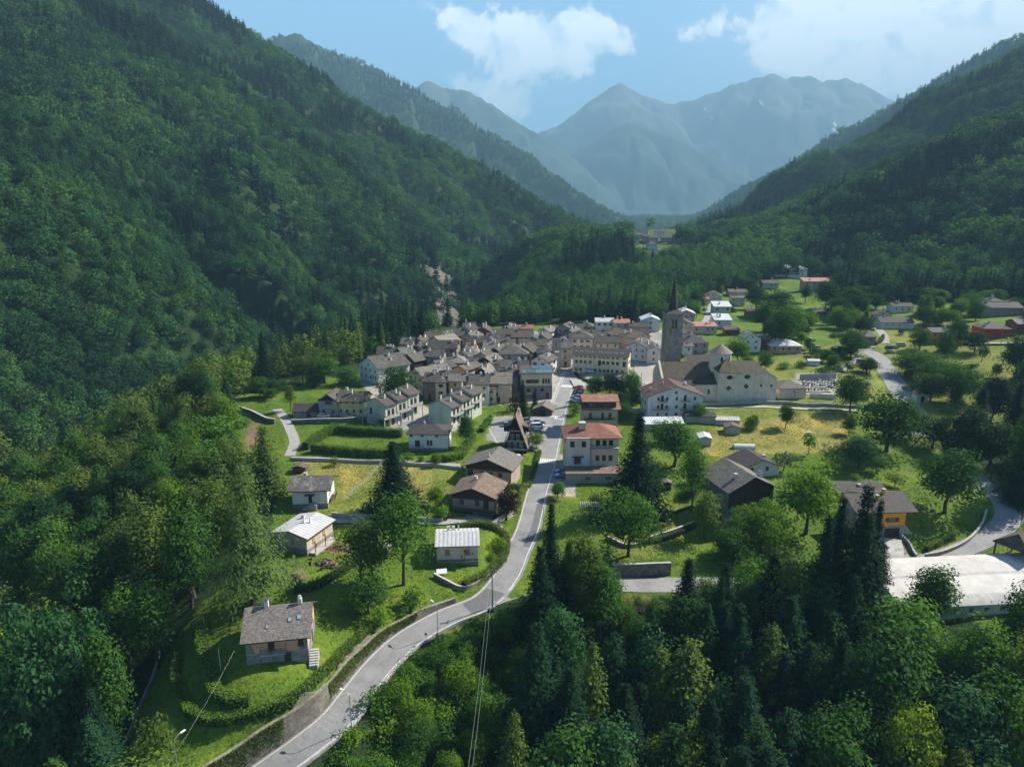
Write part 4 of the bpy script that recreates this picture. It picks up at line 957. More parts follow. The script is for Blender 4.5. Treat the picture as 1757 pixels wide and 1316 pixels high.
def wallmesh(w, d, h, pitch, kind, dn=3.0):
    b = MB(); tp = math.tan(R(pitch)); x0, x1 = -w/2, w/2
    if kind == 'x':
        zr = h+d/2*tp-.02; b.face([(x0, 0, -dn), (x1, 0, -dn), (x1, 0, h), (x0, 0, h)]); b.face([(x1, d, -dn), (x0, d, -dn), (x0, d, h), (x1, d, h)])
        b.face([(x1, 0, -dn), (x1, d, -dn), (x1, d, h), (x1, d/2, zr), (x1, 0, h)]); b.face([(x0, d, -dn), (x0, 0, -dn), (x0, 0, h), (x0, d/2, zr), (x0, d, h)])
    elif kind == 'y':
        zr = h+w/2*tp-.02; b.face([(x0, 0, -dn), (x1, 0, -dn), (x1, 0, h), (0, 0, zr), (x0, 0, h)]); b.face([(x1, d, -dn), (x0, d, -dn), (x0, d, h), (0, d, zr), (x1, d, h)])
        b.face([(x1, 0, -dn), (x1, d, -dn), (x1, d, h), (x1, 0, h)]); b.face([(x0, d, -dn), (x0, 0, -dn), (x0, 0, h), (x0, d, h)])
    else:
        hb = h if kind != 'mono' else h+d*tp-.02
        b.face([(x0, 0, -dn), (x1, 0, -dn), (x1, 0, h), (x0, 0, h)]); b.face([(x1, d, -dn), (x0, d, -dn), (x0, d, hb), (x1, d, hb)])
        b.face([(x1, 0, -dn), (x1, d, -dn), (x1, d, hb), (x1, 0, h)]); b.face([(x0, d, -dn), (x0, 0, -dn), (x0, 0, h), (x0, d, hb)])
    return b
def roofz(x, y, w, d, h, pitch, kind):
    tp = math.tan(R(pitch))
    if kind == 'x': return h+(d/2-abs(y-d/2))*tp+.2
    if kind == 'y': return h+(w/2-abs(x))*tp+.2
    if kind == 'hip': return h+min(w/2-abs(x), d/2-abs(y-d/2))*tp+.2
    if kind == 'mono': return h+y*tp+.2
    return h+.25
CHC = {}
def chimney_mesh(h, s, style):
    k = (round(h, 1), round(s, 1), style)
    if k in CHC: return CHC[k]
    b = MB(); b.box(-s/2, s/2, -s/2, s/2, -.8, h, 0)
    if style == 0: b.box(-s/2-.1, s/2+.1, -s/2-.1, s/2+.1, h+.25, h+.33, 1); [b.box(sx*s*.35-.06, sx*s*.35+.06, sy*s*.35-.06, sy*s*.35+.06, h, h+.25, 0) for sx in (-1, 1) for sy in (-1, 1)]
    elif style == 1: b.tube((0, 0, h), (0, 0, h+.35), s*.28, s*.28, 8, 1); b.tube((0, 0, h+.42), (0, 0, h+.5), s*.5, s*.3, 8, 1)
    else: b.box(-s/2-.08, s/2+.08, -s/2-.08, s/2+.08, h-.12, h+.02, 1)
    me = b.mesh('chimney'); me.materials.append(CHIM); me.materials.append(CONC if style != 0 else MATS['stone_slabs']); CHC[k] = me; return me
def house(P, w, d, rot, hw, roof='x', pitch=24, over=.6, wall='grey', roofm='slate', wins=(), chims=(), label='house', cat='house', name='stone_house', group=None, plinth=None, trim=TRIM, sag=.05, og=None, thick=.2, upper=None):
    rng = random.Random(int(abs(P[0]*131+P[1]*17))); e = empty(name, P, R(rot)); prop(e, label, cat, group)
    wallmesh(w, d, hw, pitch, roof).obj('wall', WALL[wall], e)
    roofmesh(w, d, hw, pitch, roof, over, rng, sag, og, thick).obj('roof', [ROOF[roofm], trim], e)
    if plinth:
        hp, mk = plinth; b = MB(); b.box(-w/2-.05, w/2+.05, -.05, d+.05, -2.9, hp); b.obj('plinth', WALL[mk], e)
    if upper:
        z0, mk = upper; b = MB(); tp = math.tan(R(pitch)); o = .06
        if roof == 'y':
            zr = hw+w/2*tp
            b.face([(-w/2-o, -o, z0), (w/2+o, -o, z0), (w/2+o, -o, hw), (0, -o, zr-.05), (-w/2-o, -o, hw)])
        else: b.box(-w/2-o, w/2+o, -o, d+o, z0, hw-.02)
        b.obj('cladding', WALL[mk], e)
    for wn in wins:
        face, zs, xs, ww, wh_, st = wn; me = winmesh(ww, wh_, st); off = .06 if upper else .004
        for z in zs:
            for x in xs:
                o = mobj('door' if st == 'door' else 'window', me, None, e); eps = off+(.05 if plinth and z < plinth[0] else 0)
                if face == 'f': o.location = (x*w/2, -eps, z)
                elif face == 'r': o.location = (w/2+eps, d/2+x*d/2, z); o.rotation_euler = (0, 0, R(90))
                elif face == 'l': o.location = (-w/2-eps, d/2+x*d/2, z); o.rotation_euler = (0, 0, R(-90))
    for ch in chims:
        fx, fy, chh, cs, st = tuple(ch)+(1.0, .6, 0)[len(ch)-2:]
        x = fx*w/2; y = d/2+fy*d/2; o = mobj('chimney', chimney_mesh(chh, cs, st), None, e); o.location = (x, y, roofz(x, y, w, d, hw, pitch, roof)-.05)
    HOUSES.append(e); e['_w'] = w; return e
def base(u, v): return Pg(u, v)
def hbase(u, v, wpx, hpx, d, rot, **k):
    """front wall foot centre at a pixel, width and wall height given in photograph pixels"""
    P = Pg(u, v); m = mpp(P); th = math.atan2(CZ-P.z, P.y)
    return house(P, wpx*m/math.cos(R(rot)), d, rot, hpx*m/math.cos(th), **k)
def heave(u, v, wpx, hw, d, rot, **k):
    """front eave centre at a pixel; wall height in metres because the foot is hidden"""
    P = Pg(u, v, up=hw); m = mpp(P)
    return house(P, wpx*m/math.cos(R(rot)), d, rot, hw, **k)
def two(a, b):
    A = Pg(*a); B = Pg(*b); P = (A+B)/2; return P, (B-A).length, math.degrees(math.atan2(B.y-A.y, B.x-A.x))
def addbox(e, name, x0, x1, y0, y1, z0, z1, mat): b = MB(); b.box(x0, x1, y0, y1, z0, z1); return b.obj(name, mat, e)
def balcony(e, x0, x1, z, depth=1.1, mat=None, railm=None, face='f', w=0, d=0):
    """slab and railing on the front (or right) of a house"""
    bal = MB(); bal.box(x0, x1, -depth, -.003, z-.15, z); rail = MB(); n = max(3, int((x1-x0)/.35))
    for i in range(n+1):
        x = x0+.03+(x1-x0-.06)*i/n; rail.box(x-.02, x+.02, -depth+.03, -depth+.07, z, z+.95)
    rail.box(x0, x1, -depth+.02, -depth+.08, z+.95, z+1.02); rail.box(x0, x0+.05, -depth+.08, 0, z+.95, z+1.02); rail.box(x1-.05, x1, -depth+.08, 0, z+.95, z+1.02)
    o = bal.obj('balcony', mat or CONC, e); r = rail.obj('railing', railm or TRIM, o)
    if face == 'r': o.location = (w/2, d/2, 0); o.rotation_euler = (0, 0, R(90))
    return o
# ------------------------------------------------------------------ near houses
# foreground house
P, wd, rt = two((424,1151), (530,1128)); rt = 10.0
e = house(P, wd, 9.8, rt, 5.2, 'x', 30, .75, 'salmon', 'fore', wins=[('f', [3.1], [.78], .95, 1.35, 'dark'), ('r', [3.2], [-.3, .4], .9, 1.2, 'dark'), ('r', [.4], [.1], .9, 2.0, 'door')],
    chims=[(-.42, .02, 1.1, .7, 0), (.70, .02, 1.0, .65, 1)], label='grey shingled house with pink upper wall and small balcony in the foreground garden', name='village_house', plinth=(2.35, 'gstone'), sag=.02, og=.7)
dm = mobj('door', winmesh(1.0, 2.2, 'door'), None, e, (-.12*wd*0-.9, -.01, 2.75)); mobj('door', winmesh(1.1, 2.0, 'door'), None, e, (1.6, -.07, .15))
b = MB(); b.face([(-wd/2-.01, -.02, 2.35), (-wd/2+1.5, -.02, 2.35), (-wd/2+.45, -.02, 5.2), (-wd/2-.01, -.02, 5.2)]); b.obj('corner_render', WALL['dgrey'], e)
b = MB(); b.face([(wd/2-1.4, -.02, 2.35), (wd/2+.01, -.02, 2.35), (wd/2+.01, -.02, 5.2), (wd/2-.6, -.02, 5.2)]); b.obj('corner_render', WALL['dgrey'], e)
b = MB(); b.box(-wd/2-.06, wd/2+.06, -.09, -.055, 2.32, 2.44); b.obj('string_course', CONC, e)
balcony(e, -2.6, 1.5, 2.7, 1.2)
b = MB()
for i in range(7): b.box(wd/2+.1, wd/2+1.5, -1.2+i*.45, -.75+i*.45, -2, -.1+i*.18)
b.obj('steps', CONC, e)
rf = [c for c in e.children if c.name.startswith('roof')][0]; tp = math.tan(R(30))
for x, y, s in ((-1.6, 1.5, .45), (2.0, 2.3, .55), (3.5, 2.6, .7)):
    b = MB(); b.box(-s/2, s/2, -s*.6, s*.6, 0, .09, 0); b.box(-s/2+.06, s/2-.06, -s*.6+.06, s*.6-.06, .09, .11, 1); o = b.obj('skylight', [METALG, SKYG], rf); o.location = (x, y, 5.2+y*tp+.22); o.rotation_euler = (math.atan(tp), 0, 0)
b = MB(); b.tube((-.5*wd+3.6, 4.4, 7.4), (-.5*wd+3.6, 4.4, 10.2), .03, .02, 4); [b.tube((-.5*wd+3.2, 4.4, z), (-.5*wd+4.0, 4.4, z), .02, .02, 4) for z in (9.5, 9.8, 10.1)]; b.obj('aerial', METALG, e)
# white house with lichened roof
e = hbase(533, 871, 59, 31, 8.2, 3, roof='x', pitch=24, over=.8, wall='white', roofm='lichen', wins=[('r', [2.0], [-.5, .0], .8, 1.2, 'wdark'), ('f', [1.3], [.02], .9, 2.1, 'door')], chims=[(-.55, .55, .9, .8, 2)],
    plinth=(1.0, 'dgrey'), label='white bungalow with a large lichen-speckled slate roof in the yellow meadow', og=1.1, name='bungalow')
w_ = e['_w']; addbox(e, 'awning', -1.1, 1.3, -1.0, -.02, 3.45, 3.55, MATS['dark_tiles']); b = MB()
for i in range(6): b.box(-1.8+i*.35, -1.45+i*.35, -1.4, -.06, -1.5, .2+i*.18)
b.box(.3, 1.8, -1.4, -.06, -1.5, 1.28); b.obj('steps', CONC, e)
b = MB(); b.box(0, 1.4, 1.5, 5, 1.3, 1.45); [b.box(1.32, 1.4, 1.5+i*.4, 1.58+i*.4, 1.45, 2.3) for i in range(9)]; b.box(1.30, 1.42, 1.5, 5, 2.3, 2.38); o = b.obj('side_balcony', WALL['brown'], e); o.location = (w_/2, 0, 0)
hbase(513, 812, 22, 9, 3.0, -4, roof='y', pitch=16, over=.4, wall='brown', roofm='brownr', label='small brown garden shed behind the white bungalow', cat='shed', name='garden_shed')
# grey metal roof bungalow
e = hbase(500, 946, 62, 27, 9.5, -20, roof='y', pitch=13, over=.7, wall='beige', roofm='metal', wins=[('f', [1.9], [.12], .8, 1.1, 'oclosed'), ('r', [1.7], [-.5, .3], .9, 1.2, 'oclosed')], chims=[(.12, -.1, .9, .35, 1), (.35, .1, .8, .3, 1), (-.4, .5, .7, .7, 2)],
    plinth=(1.1, 'dgrey'), label='beige bungalow with pale ribbed metal gable roof beside the felled logs', sag=.005, name='bungalow')
w_ = e['_w']; addbox(e, 'terrace', w_/2, w_/2+1.8, .5, 8.5, -1.5, .25, CONC)
for y in (.8, 4.5, 8.0): addbox(e, 'post', w_/2+1.4, w_/2+1.55, y, y+.15, .25, 3.0, WALL['brown'])
# pink bungalow
P, wd, rt = two((750,965), (820,972))
m_ = mpp(P); e = house(P, wd, 7.6, rt, 4.6, 'x', 17, .55, 'peach', 'metal', wins=[('f', [2.3], [-.48, .48], 1.15, 1.35, 'oclosed'), ('r', [2.3], [.1], .9, 1.3, 'oclosed')], chims=[(-.45, .45, 1.0, .55, 2), (-.2, .6, .9, .5, 2), (.05, .6, .8, .35, 1)],
    plinth=(1.3, 'dgrey'), label='pink bungalow with two orange shutters and pale metal roof at the road bend', sag=.005, name='bungalow')
b = MB(); [b.box(-wd/2+i*1.3, -wd/2+i*1.3+.08, -1.2, -.02, 1.2, 1.28) for i in range(7)]; b.box(-wd/2, wd/2, -1.25, -1.15, 1.2, 1.3); b.obj('trellis', METALG, e)
# brown bungalows
e = hbase(812, 879, 72, 29, 9.5, -14, roof='y', pitch=20, over=1.0, wall='palebrown', roofm='brownr', wins=[('f', [2.0], [-.55, .2], 1.1, 1.3, 'closed'), ('f', [1.2], [.62], 1.3, 2.2, 'door'), ('r', [1.8], [-.2], 1, 1.2, 'dark')], chims=[(-.2, .3, .8, .7, 2)],
    plinth=(.7, 'dgrey'), label='brown bungalow with wood-clad gable and worn rusty slab roof beside the purple tree', upper=(3.4, 'wood'), og=1.0, name='bungalow')
w_ = e['_w']; balcony(e, -w_/2-.6, w_/2, .9, 1.6, WALL['brown'])
e = hbase(838, 829, 78, 27, 9.5, -16, roof='y', pitch=20, over=.9, wall='palebrown', roofm='pale', wins=[('f', [2.1], [-.28, .12, .52], 1.0, 1.25, 'closed'), ('f', [1.8], [-.8], 1.6, 2.0, 'hole')], chims=[(-.05, -.6, .7, .4, 1)],
    label='brown bungalow with pale slab gable roof and three shuttered windows by the road', upper=(3.7, 'wood'), og=1.0, name='bungalow')
# A-frame chalet
P = Pg(884, 776); m = mpp(P); w_ = 43*m; hh = 12.2; e = empty('chalet', P, R(-6)); prop(e, 'steep A-frame chalet of black wood with stacked balconies between car park and road', 'chalet')
b = MB(); D_ = 9.0
for s in (-1, 1):
    A = [Vector((s*w_/2, -1.0, 1.2)), Vector((0, -1.8, hh))]; B = [Vector((s*w_/2, D_, 1.2)), Vector((0, D_, hh))]; nrm = Vector((s*(hh-1.2), 0, w_/2)).normalized()*.22
    b.face([A[0]+nrm, B[0]+nrm, B[1]+nrm, A[1]+nrm] if s > 0 else [B[0]+nrm, A[0]+nrm, A[1]+nrm, B[1]+nrm], 0)
    b.face([A[0], A[1], B[1], B[0]], 1); b.face([A[0], A[0]+nrm, A[1]+nrm, A[1]], 1); b.face([B[0], B[1], B[1]+nrm, B[0]+nrm], 1); b.face([A[0], B[0], B[0]+nrm, A[0]+nrm], 1)
b.obj('roof', [ROOF['brownr'], TRIM], e)
b = MB(); b.face([(-w_/2+.3, 0, 1.0), (w_/2-.3, 0, 1.0), (0, 0, hh-.4)]); b.face([(w_/2-.3, D_-.1, 1.0), (-w_/2+.3, D_-.1, 1.0), (0, D_-.1, hh-.4)]); b.box(-w_/2+.3, w_/2-.3, -.01, D_-.1, -2, 1.1); b.obj('wall', WALL['black'], e)
for z in (3.9, 7.2):
    ww = (w_/2)*(1-(z-1.2)/(hh-1.2)); balcony(e, -ww, ww, z, 1.0, WALL['offwhite'])
balcony(e, -w_/2+.3, w_/2-.3, 1.3, 1.3, WALL['offwhite'])
for z, xs in ((1.35, (-1.8, 0, 1.8)), (4.0, (-.9, .9))):
    for x in xs: mobj('window', winmesh(1.1, 1.9, 'wdark'), None, e, (x, -.012, z))
for s in (-1, 1):   # side dormers
    b = MB(); b.box(0, 2.6, -1.2, 1.2, 0, 1.7, 0); b.face([(2.8, -1.5, 1.55), (2.8, 1.5, 1.55), (-.2, 1.5, 2.4), (-.2, -1.5, 2.4)], 1); o = b.obj('dormer', [WALL['black'], ROOF['brownr']], e); o.location = (s*w_*.17, 4.5, 5.6); o.rotation_euler = (0, 0, 0 if s > 0 else math.pi)
mobj('chimney', chimney_mesh(1.6, .7, 2), None, e, (.6, 5.5, hh-1.4))
# white house with hipped brown roof
e = hbase(735, 774, 67, 30, 8.5, -2, roof='hip', pitch=20, over=.7, wall='white', roofm='dark', wins=[('f', [4.6], [-.85, -.3, .45], .8, .6, 'dark'), ('f', [1.9], [.0, .16], .75, 1.6, 'dark'), ('f', [1.4], [-.55], 1.5, 2.0, 'door'), ('r', [1.2, 3.6], [-.3, .3], .7, 1.1, 'dark')],
    plinth=(1.0, 'dgrey'), label='white two-storey house with hipped dark roof between the clipped hedges', chims=[(-.3, .2, .6, .5, 1)], name='village_house', sag=.005)
balcony(e, -5.6, -1.2, 1.35, 1.3, CONC)
# terraced rows
for (u, v, hpx, lab) in ((755, 729, 18, 'front unit of the pale green terraced row with dark stepped roofs near the car park'), (770, 717, 19, 'middle unit of the pale green terraced row near the car park'), (782, 706, 20, 'rear unit of the pale green terraced row near the car park')):
    P = Pg(755, 729); m = mpp(P); k = (755, 770, 782).index(u); dp = Vector((math.sin(R(32)), math.cos(R(32)), 0))*6.0*k
    Q = P+dp; Q.z = P.z+k*.9
    e = house(Q, 47*m, 6.0 if k < 2 else 6.4, -32 if False else -30, 6.6, 'y', 22, .7, 'green', 'dark', wins=[('r', [1.0, 3.8], [-.4, .35], 1.1, 1.9, 'dark')], chims=[(.45, .1, 1.5, .5, 0), (-.45, .2, 1.5, .5, 0)], label=lab, name='terraced_house', sag=.005, og=.25)
    b = MB(); b.box(0, 1.4, .1, 5.9, 3.5, 3.65); b.box(1.32, 1.4, .1, 5.9, 3.65, 4.55); o = b.obj('balcony', CONC, e); o.location = (e['_w']/2, 0, 0)
for k, lab in enumerate(('front unit of the cream terraced row with long white balcony beside the big hedge', 'middle unit of the cream terraced row with long white balcony', 'rear unit of the cream terraced row with long white balcony')):
    P = Pg(646, 730); m = mpp(P); dp = Vector((math.sin(R(38)), math.cos(R(38)), 0))*5.2*k; Q = P+dp; Q.z = P.z+k*.75
    e = house(Q, 44*m/math.cos(R(20)), 5.2, -36, 7.6, 'y', 22, .7, 'green', 'dark', wins=[('f', [3.7] if k == 0 else [], [-.5], 1.0, 2.1, 'door'), ('r', [.4, 3.9], [-.4, .3], 1.1, 2.0, 'dark')], chims=[(.3, .1, 1.4, .5, 0), (.62, .2, 1.3, .5, 0)][:2 if k == 1 else 1], label=lab, name='terraced_house', sag=.005, og=.25)
    w_ = e['_w']; b = MB(); b.box(0, 1.8, 0, 5.2, 3.4, 3.6); [b.box(1.6, 1.8, y, y+.2, -2, 3.4) for y in (.1, 4.9)]; b.box(1.74, 1.8, 0, 5.2, 3.6, 4.5); o = b.obj('balcony', CONC, e); o.location = (w_/2, 0, 0)
    if k == 0:
        b = MB(); b.box(-w_/2, w_/2+1.8, -2.2, -.01, 3.4, 3.6); [b.box(x, x+.3, -2.2, -1.9, -2, 3.4) for x in (-w_/2, 0, w_/2+1.4)]; b.box(-w_/2, w_/2+1.8, -2.2, -2.15, 3.6, 4.4); b.obj('front_terrace', CONC, e)
# yellow farmhouse
e = hbase(603, 714, 48, 26, 9, -4, roof='x', pitch=27, over=.6, wall='yellow', roofm='slate2', wins=[('f', [1.3, 4.6], [-.75, -.3, .2, .7], .8, 1.1, 'dark'), ('r', [4.2], [0], .8, 1.2, 'dark'), ('r', [1.2], [.2], .9, 1.2, 'dark')], chims=[(-.1, -.3, 1.4, .6, 0), (-.6, .3, 1.5, .7, 2)],
    label='pale yellow farmhouse with mossy slab roof left of the terraced row', name='farmhouse')
e = hbase(564, 714, 33, 26, 9, -4, roof='y', pitch=33, over=.8, wall='grey', roofm='slate2', wins=[('f', [1.2], [-.5, .5], .9, 1.1, 'dark'), ('f', [4.2], [-.1, .25], 1.2, 1.6, 'hole')], label='grey gabled wing with dark open loft joined to the yellow farmhouse', upper=(6.2, 'black'), name='farmhouse')
hbase(524, 717, 40, 12, 5.5, 4, roof='x', pitch=33, over=.5, wall='stone', roofm='dark', wins=[('f', [.3], [.3], 1.6, 1.6, 'hole')], label='low stone barn with patched dark roof at the end of the lane', name='stone_barn', cat='barn')

# ------------------------------------------------------------------ right of the road
P = Pg(1031, 730); m = mpp(P)
e = heave(1031, 700, 58, 8.2, 9.5, 1, roof='x', pitch=17, over=1.3, wall='beige', roofm='redw', wins=[('f', [4.6], [-.6, .12, .55], .95, 1.9, 'dark'), ('f', [1.4], [.3, .8], 1, 1.2, 'closed'), ('r', [1.2, 4.6], [-.3, .3], .9, 1.3, 'dark')], chims=[(-.75, .7, 1.2, .5, 1)],
    label='beige house with bright red two-level roof and dark dormer strip beside the parked cars', name='village_house', sag=.01)
w_ = e['_w']; balcony(e, -w_/2, w_/2, 4.5, 1.2, WALL['wood'])
b = MB(); b.box(-w_*.46, w_*.44, -.2, 3.6, 8.4, 10.2, 0); b.box(-w_/2-.6, w_/2+.2, -.2, 3.4, 10.2, 10.35, 1); b.obj('dormer', [WALL['wood'], TRIM], e)
tp = math.tan(R(17)); b = MB(); b.face([(-w_/2-.7, -.2, 10.4), (w_/2+.5, -.2, 10.4), (w_/2+.5, 4.8, 11.7), (-w_/2-.7, 4.8, 11.7)]); b.face([(w_/2+.5, 4.8, 11.7), (w_/2+.5, 10, 10.1), (-w_/2-.7, 10, 10.1), (-w_/2-.7, 4.8, 11.7)]); b.obj('upper_roof', ROOF['redw'], e)
for x in (-.7, -.45, -.2, .25, .5): mobj('window', winmesh(1.0, .9, 'dark'), None, e, (x*w_*.42, -.21, 8.9))
# red hipped house with garage terrace
P = Pg(1018, 829); m = mpp(P); ck = math.cos(math.atan2(CZ-P.z, P.y))
w_ = 92*m; ht = 3.0; h2 = ht+48*m/ck; P2 = P+Vector((w_*.02, 6.5, 0))
e = house(P2, w_, 10.5, 1, h2, 'hip', 24, .9, 'cream', 'red', wins=[('f', [h2-2.6], [-.78, -.42, .2, .45, .7], 1.15, 1.6, 'hole'), ('f', [ht+1.3], [.2, .45, .7], 1.1, 1.6, 'closed'), ('r', [h2-2.6, ht+1.2], [-.4, .4], 1, 1.5, 'dark'), ('l', [h2-2.6, ht+1.2], [-.4, .4], 1, 1.5, 'dark')],
    label='tall cream house with hipped red tile roof above a flat brown garage terrace', name='village_house', sag=.01, chims=[])
b = MB(); b.box(-w_/2-.02, -w_*.06, -.9, -.002, ht, h2-.05); o = b.obj('bay', WALL['peach'], e); b = MB(); b.box(-w_/2-.03, -w_*.05, -.93, -.901, ht+.1, ht+3.0); b.obj('bay_lower_wall', WALL['blue'], e)
for x in (-.80, -.36): mobj('window', winmesh(1.2, 1.7, 'hole'), None, e, (x*w_/2*.98, -.91, h2-2.7))
mobj('window', winmesh(1.9, 1.9, 'closed'), None, e, (-.29*w_, -.94, ht+.7)); addbox(e, 'awning', -.4*w_, -.17*w_, -1.8, -.94, ht+2.9, ht+3.0, MATS['dark_tiles'])
balcony(e, -.05*w_, w_/2, h2-3.1, 1.0)
b = MB(); b.box(-.25*w_, -.12*w_, 2.4, 4.2, h2+1.4, h2+3.4); b.obj('chimney', WALL['beige'], e)
b = MB(); b.box(-w_/2-.5, w_/2+.2, -6.6, -.95, -3, ht-.25, 0); b.box(-w_/2-.8, w_/2+.4, -6.9, -.95, ht-.25, ht, 1); g = b.obj('garage_terrace', [WALL['grey'], ROOF['brownr']], e)
for x in (-.25, .5): mobj('window', winmesh(1.6, .6, 'hole'), None, e, (x*w_/2, -6.61, 1.2))
# white apartment house
P = Pg(1156, 716); m = mpp(P)
e = hbase(1157, 716, 94, 37, 11, 3, roof='y', pitch=20, over=1.0, wall='white', roofm='maroon', wins=[('f', [.6, 3.3, 6.2], [-.62, -.3, .05, .35, .72], .75, 1.1, 'closed'), ('f', [3.0, 5.9], [-.48, .36], .9, 2.0, 'door'), ('f', [8.6], [0.02], .8, .8, 'dark'), ('r', [1, 4, 7], [-.4, .3], .9, 1.3, 'dark'), ('l', [1, 4, 7], [-.4, .3], .9, 1.3, 'dark')],
    chims=[(-.8, -.2, 1.0, .6, 2), (.55, .3, .9, 1.2, 1), (-.3, .2, .6, .5, 1)], label='big white three-storey apartment house with maroon gable roof in front of the church', name='apartment_house', sag=.005, og=1.2)
w_ = e['_w']
for (a, c, z) in ((-.85, -.2, 3.0), (.2, .95, 3.0), (-.6, -.3, 5.9), (.2, .55, 5.9)): balcony(e, a*w_/2, c*w_/2, z, 1.1)
b = MB(); P = Pg(1140, 738); e = empty('workshop', P, R(2)); prop(e, 'low workshop with bright white corrugated roof below the apartment house', 'workshop')
b.box(-6.5, 6.5, 0, 4.5, -2, 2.2); b.obj('wall', WALL['grey'], e); b = MB(); b.face([(-6.8, -.3, 2.2), (6.8, -.3, 2.2), (6.8, 4.8, 3.3), (-6.8, 4.8, 3.3)]); b.box(-6.8, 6.8, 4.7, 4.8, 2.2, 3.28); b.obj('roof', ROOF['white'], e)
# stone gabled house lower right
e = hbase(1284, 901, 82, 62, 12, 14, roof='y', pitch=27, over=1.0, wall='gstone', roofm='pale', wins=[('f', [3.2], [-.85], .9, 1.6, 'wdark'), ('l', [1.0, 3.5], [-.5, .3], 1.0, 1.5, 'dark'), ('f', [4.9], [.0], 1.2, 1.2, 'hole')], chims=[(-.45, -.5, 1.0, .8, 2), (.75, -.4, 1.3, .8, 0), (.85, -.15, 1.3, .8, 0)],
    label='large stone house with dark brown wooden gable and mottled slab roof among the trees', upper=(5.0, 'wood'), og=1.4, name='village_house')
w_ = e['_w']; balcony(e, -w_/2-1.2, -w_/2+2.0, 2.6, 1.4, CONC)
e = hbase(1306, 818, 66, 17, 9, 12, roof='y', pitch=21, over=.9, wall='offwhite', roofm='dark', wins=[('f', [1.8], [-.55, .3], .9, 1.2, 'dark')], chims=[(.45, -.2, .8, .8, 2)], label='cream bungalow with dark gable roof behind the stone house', name='bungalow', sag=.01)
# orange house
e = hbase(1528, 920, 44, 45, 11, 3, roof='x', pitch=20, over=1.3, wall='orange', roofm='dark', wins=[('f', [3.9], [-.05], 1.7, 1.1, 'shut'), ('r', [3.6], [-.3, .3], 1, 1.2, 'shut')], chims=[], plinth=(2.9, 'stone'), label='bright orange house over a stone garage with wide dark roof', name='village_house', sag=.005, og=2.2)
w_ = e['_w']; b = MB(); b.box(-1.9, 1.9, -.12, -.06, 0, 2.2); [b.box(-1.9, 1.9, -.14, -.12, z, z+.05) for z in (.5, 1.0, 1.5)]; b.obj('garage_door', WALL['wood'], e, (.1, 0, 0))
b = MB(); b.box(-w_/2-6, -w_/2-.06, .6, 9, -2, 5.2); b.obj('side_wing', WALL['palebrown'], e); balcony(e, -w_/2-5.8, -w_/2, 2.9, 1.6, WALL['brown'])
b = MB(); tp = math.tan(R(20)); h_ = 45*mpp(Pg(1528,920))/math.cos(math.atan2(76, 156)); b.face([(-w_/2-7, -1.3, h_+.1-1.3*tp), (-w_/2-2.1, -1.3, h_+.1-1.3*tp), (-w_/2-2.1, 5.5, h_+.1+5.5*tp), (-w_/2-7, 5.5, h_+.1+5.5*tp)]); b.obj('wing_roof', ROOF['dark'], e)
for x, y in ((-.9*w_/2, 3.0), (-.1, 5.0)):
    b = MB(); b.box(-.35, .35, -.35, .35, -.6, .9, 0); b.box(-.45, .45, -.45, .45, 1.1, 1.18, 1); [b.box(a-.05, a+.05, c-.05, c+.05, .9, 1.1, 0) for a in (-.28, .28) for c in (-.28, .28)]; o = b.obj('chimney', [WALL['orange'], CONC], e); o.location = (x, y, h_+.3+y*tp)
b = MB()
for i in range(9): b.box(w_/2+.3+i*.28, w_/2+.58+i*.28, .8, 2.0, -1.5, 2.6-i*.3)
b.obj('steps', CONC, e)
hbase(1470, 856, 100, 12, 7, 1, roof='x', pitch=13, over=.6, wall='offwhite', roofm='dark', wins=[('f', [.8], [-.7, -.1, .5], 1.2, .9, 'dark')], chims=[(.2, -.3, .5, .7, 2), (.45, -.3, .5, .5, 1)], label='long low outbuilding with dark roof behind the orange house', name='outbuilding', cat='outbuilding', sag=.005)
# wooden canopy at the right edge
P = WY(1752, 935, 146); P.z = h1(P.x, P.y); e = empty('wooden_canopy', P, R(28)); prop(e, 'wooden open shelter with dark shingled hipped roof at the right edge of the picture', 'shelter')
zr = 5.2; b = MB(); b.face([(-4.6, -4, zr), (4.6, -4, zr), (2, 0, zr+2.8), (-2, 0, zr+2.8)]); b.face([(4.6, 4, zr), (-4.6, 4, zr), (-2, 0, zr+2.8), (2, 0, zr+2.8)]); b.face([(4.6, -4, zr), (4.6, 4, zr), (2, 0, zr+2.8)]); b.face([(-4.6, 4, zr), (-4.6, -4, zr), (-2, 0, zr+2.8)]); b.box(-4.5, 4.5, -3.9, 3.9, zr-.25, zr-.02, 1); b.obj('roof', [ROOF['brownr'], TRIM], e)
b = MB()
for x in (-4, 4):
    for y in (-3.4, 3.4):
        b = MB(); b.box(x-.15, x+.15, y-.15, y+.15, -2, zr-.25); b.obj('post', WALL['brown'], e)
